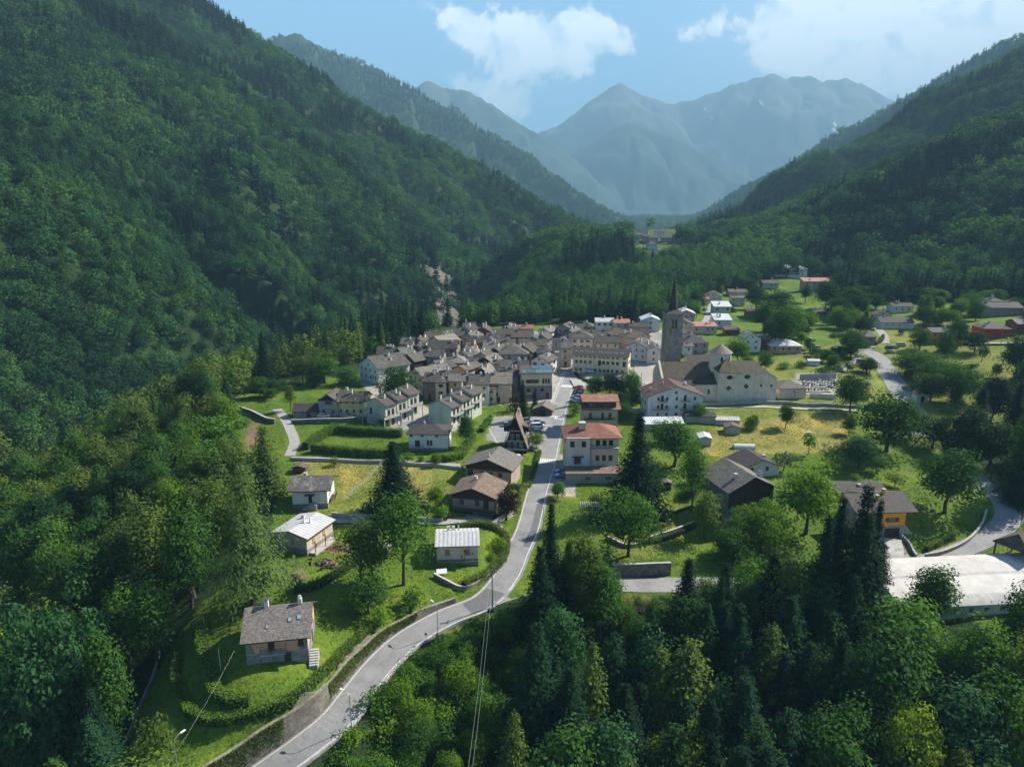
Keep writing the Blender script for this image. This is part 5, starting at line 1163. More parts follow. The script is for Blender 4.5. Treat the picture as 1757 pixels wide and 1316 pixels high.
# white event marquee
P = Pg(1640, 1057); P.x = WY(1640, 1057, P.y).x; A = Pg(1600, 1062); Bp = Pg(1757, 1053)
MWH = plain('white_canvas', (.50, .475, .435), .8, .12, .35); MWG = plain('grey_canvas', (.50, .54, .50), .8, .08, 1.0)
ml = 42.0; z0 = -2.1; e = empty('event_marquee', (0, 0, 0)); A0 = W0(1655, 1058, z0); rot = R(5)
e.location = A0; e.rotation_euler = (0, 0, rot); prop(e, 'long white event marquee with ribbed double vaulted canvas roof and small dark windows', 'marquee')
PRF = [(0, 2.6), (.8, 3.15), (2.5, 3.75), (5, 4.35), (7.6, 4.65), (8.4, 4.55), (9.2, 4.75), (11.5, 5.35), (14, 5.6), (16, 5.3), (17, 4.6)]
b = MB(); X0, X1 = -14.5, ml-14.5; nb = 12
for i in range(len(PRF)-1):
    for k in range(nb):
        xa = X0+(X1-X0)*k/nb; xb = X0+(X1-X0)*(k+1)/nb
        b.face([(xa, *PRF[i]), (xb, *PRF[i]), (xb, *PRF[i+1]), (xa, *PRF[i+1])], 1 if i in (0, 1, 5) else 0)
rf = b.obj('roof', [MWH, plain('greyer_canvas', (.40, .395, .375), .8, .14, .6)], e, smooth=True); b = MB()  # greyer canvas on the front band and the narrow valley strip
b.face([(X0, 0, -1.5)]+[(X0, y, z) for y, z in PRF]+[(X0, 17, -1.5)]); b.face([(X1, 17, -1.5)]+[(X1, y, z) for y, z in PRF[::-1]]+[(X1, 0, -1.5)])
b.box(X0, X1, -.02, 0, -1.5, 2.6); b.box(X0, X1, 17, 17.02, -1.5, 4.6); b.obj('wall', MWG, e)
b = MB()
for k in range(nb+1):
    xa = X0+(X1-X0)*k/nb
    for i in range(len(PRF)-1): b.face([(xa-.08, PRF[i][0], PRF[i][1]+.02), (xa+.08, PRF[i][0], PRF[i][1]+.02), (xa+.08, PRF[i+1][0], PRF[i+1][1]+.02), (xa-.08, PRF[i+1][0], PRF[i+1][1]+.02)])
    b.box(xa-.06, xa+.06, -.07, -.02, -1.5, 2.6)
b.obj('ribs', plain('seam_canvas', (.62, .60, .56), .8, .1, 1), e)
for k in range(nb):
    xa = X0+(X1-X0)*(k+.5)/nb; mobj('window', winmesh(1.0, .85, 'hole'), None, e, (xa, -.03, 1.1))
# small roadside chapel
P = Pg(1582, 690); e = house(P, 4.0, 4.2, -6, 3.0, 'y', 33, .35, 'offwhite', 'pale', wins=[], label='tiny roadside chapel with arched opening beside the upper road', cat='chapel', name='wayside_chapel')
b = MB(); b.box(-.6, .6, -.05, -.004, 0, 1.7); [b.box(-.6*math.cos(t), .6*math.cos(t), -.05, -.004, 1.7+.6*math.sin(t-.2), 1.7+.6*math.sin(t)) for t in (.2, .4, .6, .8, 1.0, 1.2, 1.4)]; b.obj('arch', MATS['window_glass'], e)
b = MB(); b.box(-.04, .04, -.04, .04, 4.2, 5.4); b.box(-.3, .3, -.04, .04, 5.0, 5.08); b.obj('cross', METALG, e)
# school
P, wd, rt = two((983,641), (1076,642)); e = house(P, wd*1.02, 10.5, rt, 8.2, 'x', 22, .6, 'cream', 'dark', label='long cream school with two rows of dark windows and white dots on its roof', cat='school', name='school', sag=.005,
    wins=[('f', [4.3], [-.86, -.70, -.54, -.36, .12, .28, .46, .62], 1.25, 1.35, 'hole'), ('f', [3.6], [-.02, .86], 1.3, 2.3, 'door'), ('f', [.9], [-.86, -.70, -.30, -.16, .0, .16, .30, .62, .80], 1.25, 1.3, 'hole'), ('f', [.1], [-.46, .44], .9, 2.1, 'door'), ('f', [7.0], [-.86, -.70, -.54, -.36, -.2, -.02, .12, .28, .46, .62, .86], 1.25, .5, 'hole'), ('r', [1, 4.3], [-.4, 0, .4], 1.0, 1.3, 'dark')])
addbox(e, 'string_course', -wd/2-.6, wd/2+.6, -.12, -.07, 3.15, 3.35, WALL['offwhite']); rf = [c for c in e.children if c.name.startswith('roof')][0]; tp = math.tan(R(22))
for x in (-.93, -.87, -.76, -.68, -.56, -.48, -.39, -.31, -.05, .03, .14, .22, .30, .38, .50, .58, .74, .82):
    b = MB(); b.box(-.18, .18, -.2, .2, 0, .12); o = b.obj('roof_vent', PAINT, rf); o.location = (x*wd/2, 1.9, 8.2+1.9*tp+.2)
# town hall with solar roof
e = hbase(921, 684, 52, 44, 10, 3, roof='x', pitch=19, over=.9, wall='cream', roofm='dark', wins=[('f', [6.2], [-.5, -.1], 1.3, 1.4, 'shut'), ('f', [6.0], [.42, .6, .78], .7, 1.9, 'dark'), ('f', [2.9], [-.55, -.1, .35], 1.1, 1.3, 'dark'), ('f', [.2], [-.2, .7], 1.2, 2.1, 'door'), ('r', [2.9, 6.2], [-.6, -.1, .4], 1, 1.4, 'dark')],
    plinth=(5.2, 'dgrey'), label='town hall with blue solar panels covering its roof, cream above and grey below', cat='town hall', name='town_hall', sag=.005)
w_ = e['_w']; rf = [c for c in e.children if c.name.startswith('roof')][0]; tp = math.tan(R(19)); hh = 44*mpp(Pg(921,684))/math.cos(math.atan2(68, 255))
PV = slate('solar_cells', (.07, .13, .19), (.08, .15, .22), 1.0, 1.6, 0.0)
for (x0, x1, y0, y1) in ((-.98, -.68, -.6, 1.4), (-.66, -.1, -.6, 1.8), (-.30, .18, 2.2, 4.6), (-.08, .42, -.6, 1.9), (.44, .98, -.6, 1.9), (.2, .98, 2.1, 4.6)):
    b = MB(); b.face([(x0*w_/2, y0, y0*tp), (x1*w_/2, y0, y0*tp), (x1*w_/2, y1, y1*tp), (x0*w_/2, y1, y1*tp)]); b.box(x0*w_/2, x1*w_/2, y0-.04, y0, y0*tp-.1, y0*tp+.01, 1); o = b.obj('solar_panel', [PV, METALG], rf); o.location = (0, 0, hh+.32)
addbox(e, 'awning', -.9*w_/2, -.3*w_/2, -1.8, -.06, 2.3, 2.5, plain('yellow_awning', (.65, .45, .08), .8, .1, 1))
# wooden hut
e = hbase(931, 713, 31, 10, 6.5, -12, roof='y', pitch=24, over=.7, wall='brown', roofm='pale', wins=[('f', [.2], [0], 2.2, 2.0, 'door')], label='brown wooden hut with gable roof at the corner of the car park', cat='hut', name='wooden_hut')

# ------------------------------------------------------------------ churches
def cone_roof(b, n, r, z0, z1, mi=0, cx=0, cy=0, rot=0, r1=0.0, steps=6, power=1.0):
    for k in range(steps):
        a, c = k/steps, (k+1)/steps; ra = r1+(r-r1)*(1-a)**power; rb = r1+(r-r1)*(1-c)**power; za = z0+(z1-z0)*a; zb = z0+(z1-z0)*c
        for i in range(n):
            t0 = rot+2*math.pi*i/n; t1 = rot+2*math.pi*(i+1)/n
            P4 = [(cx+ra*math.cos(t0), cy+ra*math.sin(t0), za), (cx+ra*math.cos(t1), cy+ra*math.sin(t1), za), (cx+rb*math.cos(t1), cy+rb*math.sin(t1), zb), (cx+rb*math.cos(t0), cy+rb*math.sin(t0), zb)]
            b.face(P4 if rb > .01 else P4[:3], mi)
def prism(b, n, r, z0, z1, mi=0, cx=0, cy=0, rot=0):
    for i in range(n):
        t0 = rot+2*math.pi*i/n; t1 = rot+2*math.pi*(i+1)/n
        b.face([(cx+r*math.cos(t0), cy+r*math.sin(t0), z0), (cx+r*math.cos(t1), cy+r*math.sin(t1), z0), (cx+r*math.cos(t1), cy+r*math.sin(t1), z1), (cx+r*math.cos(t0), cy+r*math.sin(t0), z1)], mi)
PC = Pg(1280, 690); m = mpp(PC); ck = math.cos(math.atan2(CZ-PC.z, PC.y)); e = empty('parish_church', PC, R(1)); prop(e, 'large stone parish church with mossy slab roofs and a round lantern', 'church')
WB = 101*m; HB = 50*m/ck; DB = 14.0; xl = -WB/2; xr = WB/2
b = MB(); b.box(xl, xr, 0, DB, -3, HB*.80, 0); b.box(xl, xr-3.4, 0, DB, HB*.80, HB, 0)
b.face([(xr-3.4, 0, HB*.8), (xr, 0, HB*.8), (xr-3.4, 0, HB)]); b.face([(xr, DB, HB*.8), (xr-3.4, DB, HB*.8), (xr-3.4, DB, HB)]); cw = b.obj('wall', WALL['church'], e)
tp = math.tan(R(24)); b = MB(); zr = HB+DB/2*tp; xm = xl+39*m
rngc = random.Random(4)
def rr(b, A, B, C, D, nu=8, nv=4, sag=.07):
    lu = (Vector(B)-Vector(A)).length; lv = (Vector(D)-Vector(A)).length; G = []
    for j in range(nv+1):
        G.append([(Vector(A).lerp(Vector(B), i/nu).lerp(Vector(D).lerp(Vector(C), i/nu), j/nv)+Vector((0, 0, rngc.uniform(-sag, sag))), (i/nu*lu, j/nv*lv)) for i in range(nu+1)])
    for j in range(nv):
        for i in range(nu): q = [G[j][i], G[j][i+1], G[j+1][i+1], G[j+1][i]]; b.face([x[0] for x in q], 0, [x[1] for x in q])
rr(b, (xl-.5, -.6, HB), (xr-3.4, -.6, HB), (xr-6.5, DB/2, zr), (xl+2, DB/2, zr)); rr(b, (xr-3.4, DB+.6, HB), (xl-.5, DB+.6, HB), (xl+2, DB/2, zr), (xr-6.5, DB/2, zr)); rr(b, (xr-3.4, -.6, HB), (xr+.3, -.3, HB*.8), (xr+.3, DB+.3, HB*.8), (xr-3.4, DB+.6, HB), 3, 5)
b.face([(xr-3.4, -.6, HB+.05), (xr-3.4, DB+.6, HB+.05), (xr-6.5, DB/2, zr)]); b.obj('roof', ROOF['church'], e)
# pyramid over the left bay and round lantern
b = MB(); x0, x1 = xl-.4, xl+39*m; rr(b, (x0, -.9, HB+.12), (x1, -.9, HB+.12), ((x0+x1)/2+.4, 5.5, HB+4.6), ((x0+x1)/2-.4, 5.5, HB+4.6), 5, 4); b.face([(x1, -.9, HB+.12), (x1, 8, HB+.6), ((x0+x1)/2, 5.5, HB+4.6)]); b.face([(x0, 8, HB+.6), (x0, -.9, HB+.12), ((x0+x1)/2, 5.5, HB+4.6)]); b.obj('bay_roof', ROOF['church'], e)
lx = xl+13*m; b = MB(); prism(b, 14, 4.1, HB-1, HB+6.2, 0, lx, 8.5); o = b.obj('lantern', WALL['church'], e); b = MB(); cone_roof(b, 14, 4.7, HB+6.1, HB+9.3, 0, lx, 8.5); b.obj('lantern_roof', ROOF['pale'], o)
for t in (-100, -50): mobj('window', winmesh(.8, 1.7, 'hole'), None, o, (lx+4.12*math.cos(R(t)), 8.5+4.12*math.sin(R(t)), HB+3.2), (0, 0, R(t+90)))
# nave
xn0 = (1143-1280)*m*1.04; xn1 = xl+1; yn0, yn1 = 4.5, 17.0; hn = HB*.72; zn = hn+5.2
b = MB(); b.box(xn0, xn1, yn0, yn1, -3, hn); b.face([(xn0, yn1, hn), (xn0, yn0, hn), (xn0, (yn0+yn1)/2, zn-.3)]); b.face([(xn0+.3, yn0, hn), (xn0+.3, yn1, hn), (xn0+.3, (yn0+yn1)/2, zn-.3)]); b.obj('nave_wall', WALL['church'], e)
b = MB(); yc = (yn0+yn1)/2; rr(b, (xn0+.4, yn0-.8, hn-.4), (xn1+2, yn0-.8, hn-.4), (xn1+2, yc, zn), (xn0+.4, yc, zn), 14, 6); rr(b, (xn1+2, yn1+.8, hn-.4), (xn0+.4, yn1+.8, hn-.4), (xn0+.4, yc, zn), (xn1+2, yc, zn), 14, 6); b.obj('nave_roof', ROOF['church'], e)
b = MB(); b.box(xn0-.3, xn0+.5, yn0-1, yn1+1, -3, hn+.3); b.face([(xn0-.3, yn1+1, hn+.3), (xn0-.3, yn0-1, hn+.3), (xn0-.3, yc, zn+.4)]); b.face([(xn0+.5, yn0-1, hn+.3), (xn0+.5, yn1+1, hn+.3), (xn0+.5, yc, zn+.4)]); b.face([(xn0-.3, yn0-1, hn+.3), (xn0+.5, yn0-1, hn+.3), (xn0+.5, yc, zn+.4), (xn0-.3, yc, zn+.4)]); b.obj('facade', WALL['church'], e)
xa0 = (1192-1280)*m; b = MB(); ha = HB*.58; b.box(xa0, xl+.01, -.2+1.2, yn0+.1, -3, ha); b.obj('side_chapel', WALL['church'], e); b = MB(); rr(b, (xa0-.4, .7, ha+.05), (xl, .7, ha+.05), (xl, yn0+1.2, ha+3.0), (xa0+2.4, yn0+1.2, ha+3.0), 5, 3); b.face([(xa0-.4, 5.5, ha+.05), (xa0-.4, .7, ha+.05), (xa0+2.4, yn0+1.2, ha+3.0)]); b.obj('side_chapel_roof', ROOF['church'], e)
def disc(cxx, czz, rx, rz, n=16, rot=0): b = MB(); b.face([(cxx+rx*math.cos(rot+2*math.pi*i/n), -.05, czz+rz*math.sin(rot+2*math.pi*i/n)) for i in range(n)]); b.box(cxx-.02, cxx+.02, -.06, -.05, czz-rz*.9, czz+rz*.9); return b
for u_, v_ in ((1248.5, 646), (1278.5, 645)): disc((u_-1280)*m, (688-v_)*m/ck, 1.15, .8).obj('oval_window', MATS['window_glass'], e)
for u_, v_ in ((1248, 664), (1278, 661)): disc((u_-1280)*m, (688-v_)*m/ck, 1.0, 1.1, 4).obj('diamond_window', MATS['window_glass'], e)
for u_, v_ in ((1303.5, 660), (1321, 660)): mobj('window', winmesh(.7, .8, 'hole'), None, e, ((u_-1280)*m, -.01, (688-v_)*m/ck-.4))
mobj('window', winmesh(.9, 1.7, 'hole'), None, e, (xl-3.0, .99, ha*.45))
b = MB(); [b.box(x-.15, x+.15, -.12, -.002, -3, HB*.98) for x in (xl+.3, (1238-1280)*m, (1266.5-1280)*m, (1292.5-1280)*m)]; b.obj('pilasters', WALL['church'], e)
hbase(1203, 636, 44, 15, 9, 1, roof='x', pitch=26, over=.5, wall='church', roofm='church', label='long low slab-roofed sacristy behind the round church lantern', cat='church annex', name='church_annex')
# bell tower
PT = WY(1149, 640, 266); PT.z = 12.5; mt = mpp(PT+Vector((0, 0, 20))); e = empty('bell_tower', PT, R(2)); prop(e, 'tall square stone bell tower with slender dark spire beside the church', 'bell tower')
ht = ztop(PT, 538); hs_ = ztop(PT, 469); tw = 3.15; b = MB(); tpz = ht
for (z0, z1, w0, w1) in ((-3, ht-8.5, tw*1.03, tw), (ht-1.2, ht, tw, tw)):
    c0 = [(-w0, -w0, z0), (w0, -w0, z0), (w0, w0, z0), (-w0, w0, z0)]; c1 = [(-w1, -w1, z1), (w1, -w1, z1), (w1, w1, z1), (-w1, w1, z1)]
    for i in range(4): j = (i+1) % 4; b.face([c0[i], c0[j], c1[j], c1[i]])
for sx in (-1, 1):
    for sy in (-1, 1): b.box(min(sx*tw, sx*(tw-2.1)), max(sx*tw, sx*(tw-2.1)), min(sy*tw, sy*(tw-2.1)), max(sy*tw, sy*(tw-2.1)), ht-8.5, ht-1.2)
for a in range(4):
    X = Matrix.Rotation(a*math.pi/2, 4, 'Z'); b.box(-1.5, 1.5, -tw, -tw+.9, ht-8.5, ht-5.4, 0, X); b.box(-.15, .15, -tw+.1, -tw+.4, ht-5.4, ht-1.2, 0, X); b.box(-1.5, 1.5, -tw, -tw+.9, ht-2.0, ht-1.2, 0, X)
b.box(-tw+.6, tw-.6, -tw+.6, tw-.6, ht-8.4, ht-8.2); b.obj('shaft', stone_wall('tower_stone', (.24, .23, .205), (.36, .345, .31), .9), e)
b = MB(); b.tube((0, 0, ht-4.3), (0, 0, ht-2.6), .9, .5, 10); b.obj('bell', METALG, e)
b = MB(); b.box(-tw-.4, tw+.4, -tw-.4, tw+.4, ht, ht+.35); b.obj('cornice', WALL['stone'], e)
b = MB(); rr(b, (-tw-.4, -tw-.4, ht+.36), (tw+.4, -tw-.4, ht+.36), (2.0, -2.0, ht+1.6), (-2.0, -2.0, ht+1.6), 3, 2, .02)
for a in (1, 2, 3):
    X = Matrix.Rotation(a*math.pi/2, 4, 'Z'); b.face([tuple(X@Vector(p)) for p in ((-tw-.4, -tw-.4, ht+.36), (tw+.4, -tw-.4, ht+.36), (2.0, -2.0, ht+1.6), (-2.0, -2.0, ht+1.6))])
b.obj('spire_skirt', ROOF['slate'], e)
b = MB(); cone_roof(b, 8, 2.0, ht+.9, hs_-.8, rot=R(22.5), r1=.12, steps=8, power=1.12); sp = b.obj('spire', plain('spire_copper', (.036, .030, .030), .6, .3, 1.0), e); b = MB(); b.tube((0, 0, hs_-1), (0, 0, hs_+1.0), .07, .04, 5); b.tube((0, 0, hs_-.8), (0, 0, hs_-.3), .25, .25, 8); b.box(-.4, .4, -.04, .04, hs_+.4, hs_+.5); b.obj('cross', METALG, sp)
# small village bell tower
PT = WY(955, 600, 296); PT.z = h1(PT.x, PT.y); e = empty('bell_tower', PT, R(4)); prop(e, 'small grey bell tower with arched opening and dark cap behind the town hall', 'bell tower')
ht = ztop(PT, 581); w_ = 13.5*mpp(PT+Vector((0, 0, 20)))/2; b = MB(); b.box(-w_, w_, -w_, w_, -3, ht-5.8); [b.box(sx*w_ if sx < 0 else w_-.75, -w_+.75 if sx < 0 else w_, sy*w_ if sy < 0 else w_-.75, -w_+.75 if sy < 0 else w_, ht-5.8, ht-.6) for sx in (-1, 1) for sy in (-1, 1)]; b.box(-w_, w_, -w_, w_, ht-.6, ht); b.obj('shaft', WALL['grey'], e)
b = MB(); b.box(-w_-.35, w_+.35, -w_-.35, w_+.35, ht, ht+.3); b.obj('cornice', WALL['grey'], e); b = MB(); cone_roof(b, 4, w_*1.5, ht+.3, ht+2.2, rot=R(45), r1=w_*.7, steps=3, power=1.5); prism(b, 8, w_*.42, ht+2.0, ht+3.4); cone_roof(b, 8, w_*.6, ht+3.3, ht+5.4, r1=.05, steps=4, power=.8); b.obj('cap', ROOF['slate'], e)
b = MB(); b.tube((0, 0, ht-3.2), (0, 0, ht-1.6), .6, .35, 8); b.obj('bell', METALG, e)
# cemetery
e = hbase(1359, 684, 48, 18, 9, 5, roof='hip', pitch=24, over=.6, wall='peach', roofm='pale', wins=[('f', [1.0], [.1], .9, 2.0, 'hole'), ('l', [.4], [-.2], 1.4, 2.4, 'hole')], label='small cream mortuary chapel with hipped pale slab roof right of the church', cat='chapel', name='cemetery_chapel')
addbox(e, 'portal', 0, .6, -.3, -.02, 0, 2.6, WALL['offwhite'])
ngr = 0
for i in range(34):
    u = 1378+ (i % 12)*4.8+RT.uniform(-1, 1); v = 655+(i//12)*8+RT.uniform(-1, 1); P = Pg(u, v); h_ = RT.uniform(.9, 1.5)
    b = MB(); b.box(-.4, .4, -.1, .1, -.3, h_, 0); b.box(-.5, .5, -1.8, -.12, -.3, .22, 1); ngr += 1; k = b.obj('gravestone', [WALL['dgrey'] if RT.random() < .6 else WALL['offwhite'], WALL['grey']], None, P); prop(k, ('dark gravestone' if k.data.materials[0] == WALL['dgrey'] else 'pale gravestone')+f' in cemetery row {["nearest the back wall", "in the middle", "nearest the front wall"][i//12]}, {("first", "second", "third", "fourth", "fifth", "sixth", "seventh", "eighth", "ninth", "tenth", "eleventh", "twelfth")[i % 12]} from left', 'gravestone', 'gravestones in the cemetery')
pxwall('cemetery_wall', [(1388,683),(1410,684),(1434,685)], .35, 1.9, WALL['offwhite'], 'white front wall of the cemetery', cap=False)
pxwall('cemetery_wall', [(1372,651),(1400,650),(1434,650)], .35, 2.2, WALL['grey'], 'grey back wall of the cemetery', cap=False)
# ------------------------------------------------------------------ old village: front eave centre (photo pixel), width px, wall height, depth, turn, roof, pitch, wall, roof material
CORE = [
 (632,628,42,6.5,15,-48,'y',26,'white','slate','white gabled house with dark windows at the left edge of the old village'),
 (679,623,22,6,8,-10,'x',28,'white','pale',0),(700,618,24,6.5,12,-34,'y',33,'black','slate','black timber barn with slab gable roof behind the white gabled house'),
 (663,607,32,6,8,-4,'x',30,'beige','slate2',0),(683,606,20,6,11,-32,'y',33,'black','slate',0),(715,599,25,6,10,-22,'y',28,'grey','slate2',0),(741,611,38,7,8,-3,'x',28,'grey','slate',0),
 (759,597,48,7.5,9,-2,'x',30,'palebrown','slate2',0),(697,590,20,5.5,8,-8,'x',30,'grey','slate',0),(717,586,18,6,9,-28,'y',30,'dgrey','slate2',0),(746,587,26,6,12,-42,'y',28,'beige','pale',0),
 (713,643,28,7,14,-48,'y',28,'pink','pale','pale pink house with bright side wall and gable window right of the round tree'),(735,634,22,6.5,12,-40,'y',26,'grey','slate',0),(744,625,16,6,9,-38,'y',28,'grey','slate',0),
 (738,654,22,7.5,9,-6,'x',26,'dgrey','slate2',0),(756,655,18,8,9,-2,'hip',26,'cream','slate',0),(788,634,20,7,11,-32,'y',26,'ochre','slate','ochre gabled house with one sunlit yellow wall in the middle of the old village'),
 (789,653,38,8.5,8,-1,'x',24,'tan','pale','tan orange house with square brown windows and pale roof at the village front'),(822,659,33,8,9,0,'x',28,'offwhite','slate','pale house with two small windows beside the wooded garden'),
 (843,665,16,6,7,0,'hip',24,'peach','pale','small bright hipped annex joined to the pale house'),(872,644,32,6.5,8,-4,'x',24,'mauve','slate2','blank mauve-grey house with one sunlit end left of the town hall'),
 (826,641,27,6.5,10,-14,'y',34,'black','pale',0),(832,622,25,7,10,-24,'y',32,'grey','pale',0),(782,622,34,6.5,9,-4,'hip',26,'grey','pale','grey house with pale pyramid roof in the middle of the old village'),
 (794,611,25,6.5,10,-24,'y',26,'blue','slate',0),(808,624,20,5.5,8,-4,'x',24,'dgrey','slate2',0),(826,612,22,7,10,-14,'y',30,'yellow','slate',0),(849,604,19,7,10,-20,'y',32,'grey','slate',0),
 (880,607,50,7.5,13,-1,'hip',26,'grey','slate','broad grey house with large hipped slab roof left of the small bell tower'),(868,593,30,6.5,8,0,'x',28,'beige','church',0),(838,589,13,6,9,-10,'y',28,'beige','maroon','house with a maroon sheet roof among the grey slab roofs'),
 (820,587,28,6,8,-3,'x',28,'grey','slate2',0),(803,578,20,6,9,-26,'y',28,'grey','pale',0),(785,576,22,5.5,8,0,'x',28,'dgrey','slate2',0),(769,583,22,6,8,-3,'x',28,'grey','slate',0),
 (828,568,24,6,9,-8,'y',28,'brown','maroon',0),(862,573,34,6,8,-2,'x',24,'white','slate2',0),(850,582,30,6,8,-3,'x',28,'grey','slate',0),(895,578,34,7,8,0,'x',28,'dgrey','slate2',0),
 (898,564,34,5,7,0,'x',22,'beige','redw','long low house with bright red roof along the rear of the old village'),(806,597,15,6,8,-10,'x',20,'orange','redw','orange rendered house under repair in the middle of the old village'),
 (846,636,18,6,8,0,'x',26,'black','slate2',0),(863,629,28,6.5,8,-2,'x',28,'dgrey','slate',0),(893,631,24,6.5,8,-4,'x',26,'beige','slate2',0),(911,581,18,6,8,-10,'y',28,'grey','slate',0),
 (929,581,20,6,9,-20,'y',30,'dgrey','slate2',0),(933,569,18,6,9,-28,'y',30,'white','pale',0),(947,566,14,5,7,-4,'x',22,'beige','redw',0),(915,592,46,6.5,8,-1,'x',26,'white','slate2','white house with small windows and mossy roof left of the small bell tower'),
 (936,605,26,7,9,4,'hip',26,'offwhite','slate','white round-fronted house with hipped roof beside the small bell tower'),(925,619,27,7,10,-28,'y',28,'offwhite','slate',0),(966,562,19,6.5,10,-24,'y',28,'grey','slate',0),
 (976,573,20,6.5,10,-32,'y',28,'dgrey','slate',0),(964,586,22,6.5,12,-38,'y',28,'grey','slate2',0),(998,580,38,9.5,12,-2,'hip',26,'peach','slate2','tall peach house with brown hipped slab roof behind the school'),
 (970,597,20,8.5,10,-5,'x',24,'cream','slate','yellow-cream street house with bright side wall next to the small bell tower'),(988,565,24,6,8,-2,'x',26,'grey','slate',0),(1008,560,18,6,8,-6,'hip',26,'grey','slate2',0),(1007,564,13,5,6,0,'x',22,'beige','pinkr',0),
 (1043,588,38,7,9,-1,'x',24,'cream','slate2','cream house with brown slab roof directly behind the school'),(1040,576,44,7,9,0,'x',26,'grey','slate2',0),(1038,552,31,4.5,8,-2,'x',20,'white','metal','white house with pale metal roof at the rear edge of the village'),
 (1067,554,27,4.5,8,-2,'x',20,'beige','pinkr','beige house with flat pink roof at the rear edge of the village'),(1098,561,34,4.5,9,-3,'x',18,'palebrown','slate2',0),(1117,549,29,6.5,11,-4,'y',22,'blue','white','pale blue gabled house with white roof edges left of the church tower'),
 (1103,579,30,7,18,38,'y',22,'pink','brownr','pink-gabled house with long brown roof behind the school'),(1092,595,32,6.5,12,-30,'y',22,'blue','slate','pale blue gabled house right of the school'),
 (1122,600,22,6.5,9,-10,'y',24,'offwhite','slate',0),(1177,557,26,6,12,-6,'y',24,'pink','maroon','pink house with maroon gable right of the church spire'),(1178,538,28,6,12,-6,'y',22,'mauve','white','mauve house with white-edged gable roof right of the church spire'),
 (1169,572,13,8.5,9,0,'x',20,'white','slate','narrow white tower-like house right of the church tower'),(1195,588,42,5.5,12,0,'hip',26,'mauve','dark','mauve house with broad hipped dark roof right of the church tower'),(1182,594,13,5,5,0,'x',20,'white','pale',0),
 (1210,560,40,4.2,7,-2,'mono',8,'beige','pinkr','long beige garage block with flat reddish roof'),(1241,549,28,4.6,8,-2,'mono',14,'blue','white','pale blue house with bright white roof near the hillside lane'),(1240,526,29,4.6,8,-2,'mono',14,'green','white','pale green house with bright white roof on the hillside'),
 (1267,501,31,4.2,9,-3,'x',18,'beige','brownr','upper beige house of the stepped pair with pale brown roof'),(1267,511,23,5.5,7,-3,'x',16,'offwhite','pale','lower white house of the stepped pair with grey roof'),(1223,508,30,4.5,10,-12,'y',22,'peach','dark','peach house with wide dark gable at the top of the hillside lane'),
 (1213,513,9,4,6,0,'x',18,'yellow','redw','small bright yellow house at the top of the hillside lane'),(1257,566,24,2.6,5,0,'mono',10,'brown','maroon','low maroon-roofed shed right of the garage block'),(1291,534,17,4.4,7,-4,'mono',10,'brick','brownr','red brick outbuilding below the hillside trees'),
 (1291,581,29,6.5,9,-5,'y',27,'white','darkb','white gabled house with dark balcony on the meadow right of the church'),(1312,582,19,5.5,8,-5,'x',22,'brown','darkb','brown timber annex joined to the white gabled house'),(1349,593,52,3.8,11,-4,'hip',20,'tan','white','tan bungalow with bright white hipped roof'),
 (1323,486,27,4.2,9,-4,'x',22,'beige','slate2','beige house left below the hotel'),(1402,483,44,6.5,8,-4,'mono',12,'palebrown','pinkr','long brown building with flat pink and white roof right of the hotel'),(1358,461,50,7.5,13,-14,'hip',18,'white','metal','big white hotel with pale hipped roof at the forest edge'),
 (1410,535,24,2.6,6,-2,'x',16,'dgrey','slate','small grey barn on the hillside meadow'),
 (1550,526,34,3.6,8,-3,'x',22,'white','dark','white bungalow with dark roof, highest of the right hand hillside houses'),(1515,541,26,4.0,9,-16,'y',24,'beige','dark','beige gabled house left in the right hand hillside group'),(1540,553,54,3.6,9,-4,'x',24,'offwhite','dark','wide chalet with dark double gable roof above the upper road'),
 (1490,578,26,3.8,8,-3,'mono',12,'dgrey','dark','grey shed with sloping roof beside the upper road'),(1617,570,34,5.5,9,-2,'x',18,'orange','darkb','orange-yellow house with blue-grey roof above the parked cars'),(1643,579,20,4.4,7,-2,'x',16,'orange','darkb','lower orange-yellow annex with blue-grey roof'),
 (1712,564,44,4.4,10,-3,'hip',22,'red','dark','bright red house with dark hipped roof on the right slope'),(1722,528,66,4.6,12,-4,'x',20,'mauve','dark','wide grey villa with dark roof below the right hand forest'),(1712,517,22,6.5,10,-4,'hip',22,'offwhite','dark','square upper block of the grey villa below the forest'),
 (1762,556,30,4.6,9,-3,'x',20,'brick','darkb','brick house with blue-grey roof at the right edge'),
 (1104,397,17,6,9,-12,'y',24,'offwhite','dark','off-white gabled house left in the hamlet on the crest'),(1133,397,16,6.5,9,0,'hip',24,'white','dark','white house with dark hipped roof in the hamlet on the crest'),(1097,403,12,5,8,0,'x',22,'beige','slate2','beige house second from left in the hamlet on the crest'),
 (1109,406,12,6,8,-4,'x',22,'grey','slate2','low grey house below the gabled one in the hamlet on the crest'),(1122,408,15,5.5,8,-4,'x',22,'beige','slate','beige house in the middle of the hamlet on the crest'),(1120,419,17,5.5,9,0,'hip',24,'white','dark','small white house with dark hipped roof standing lowest in the hamlet'),
 (1091,413,11,4.5,8,-6,'y',22,'cream','slate','cream house at the lower left of the hamlet'),(1162,402,12,4,8,0,'x',20,'peach','pale','peach house with pale roof in the hamlet on the crest'),(1146,408,22,4,8,0,'x',20,'grey','slate','long grey building in the hamlet on the crest'),
 (1197,404,15,4,8,-6,'y',22,'grey','slate','grey gabled house right in the hamlet on the crest'),(1212,396,10,5,8,0,'x',20,'yellow','dark','small yellow house right in the hamlet on the crest'),(1242,389,19,4.5,9,-4,'x',20,'offwhite','slate','white house with grey roof, farthest right of the hamlet'),
]
AUTO = []
RC = random.Random(21)
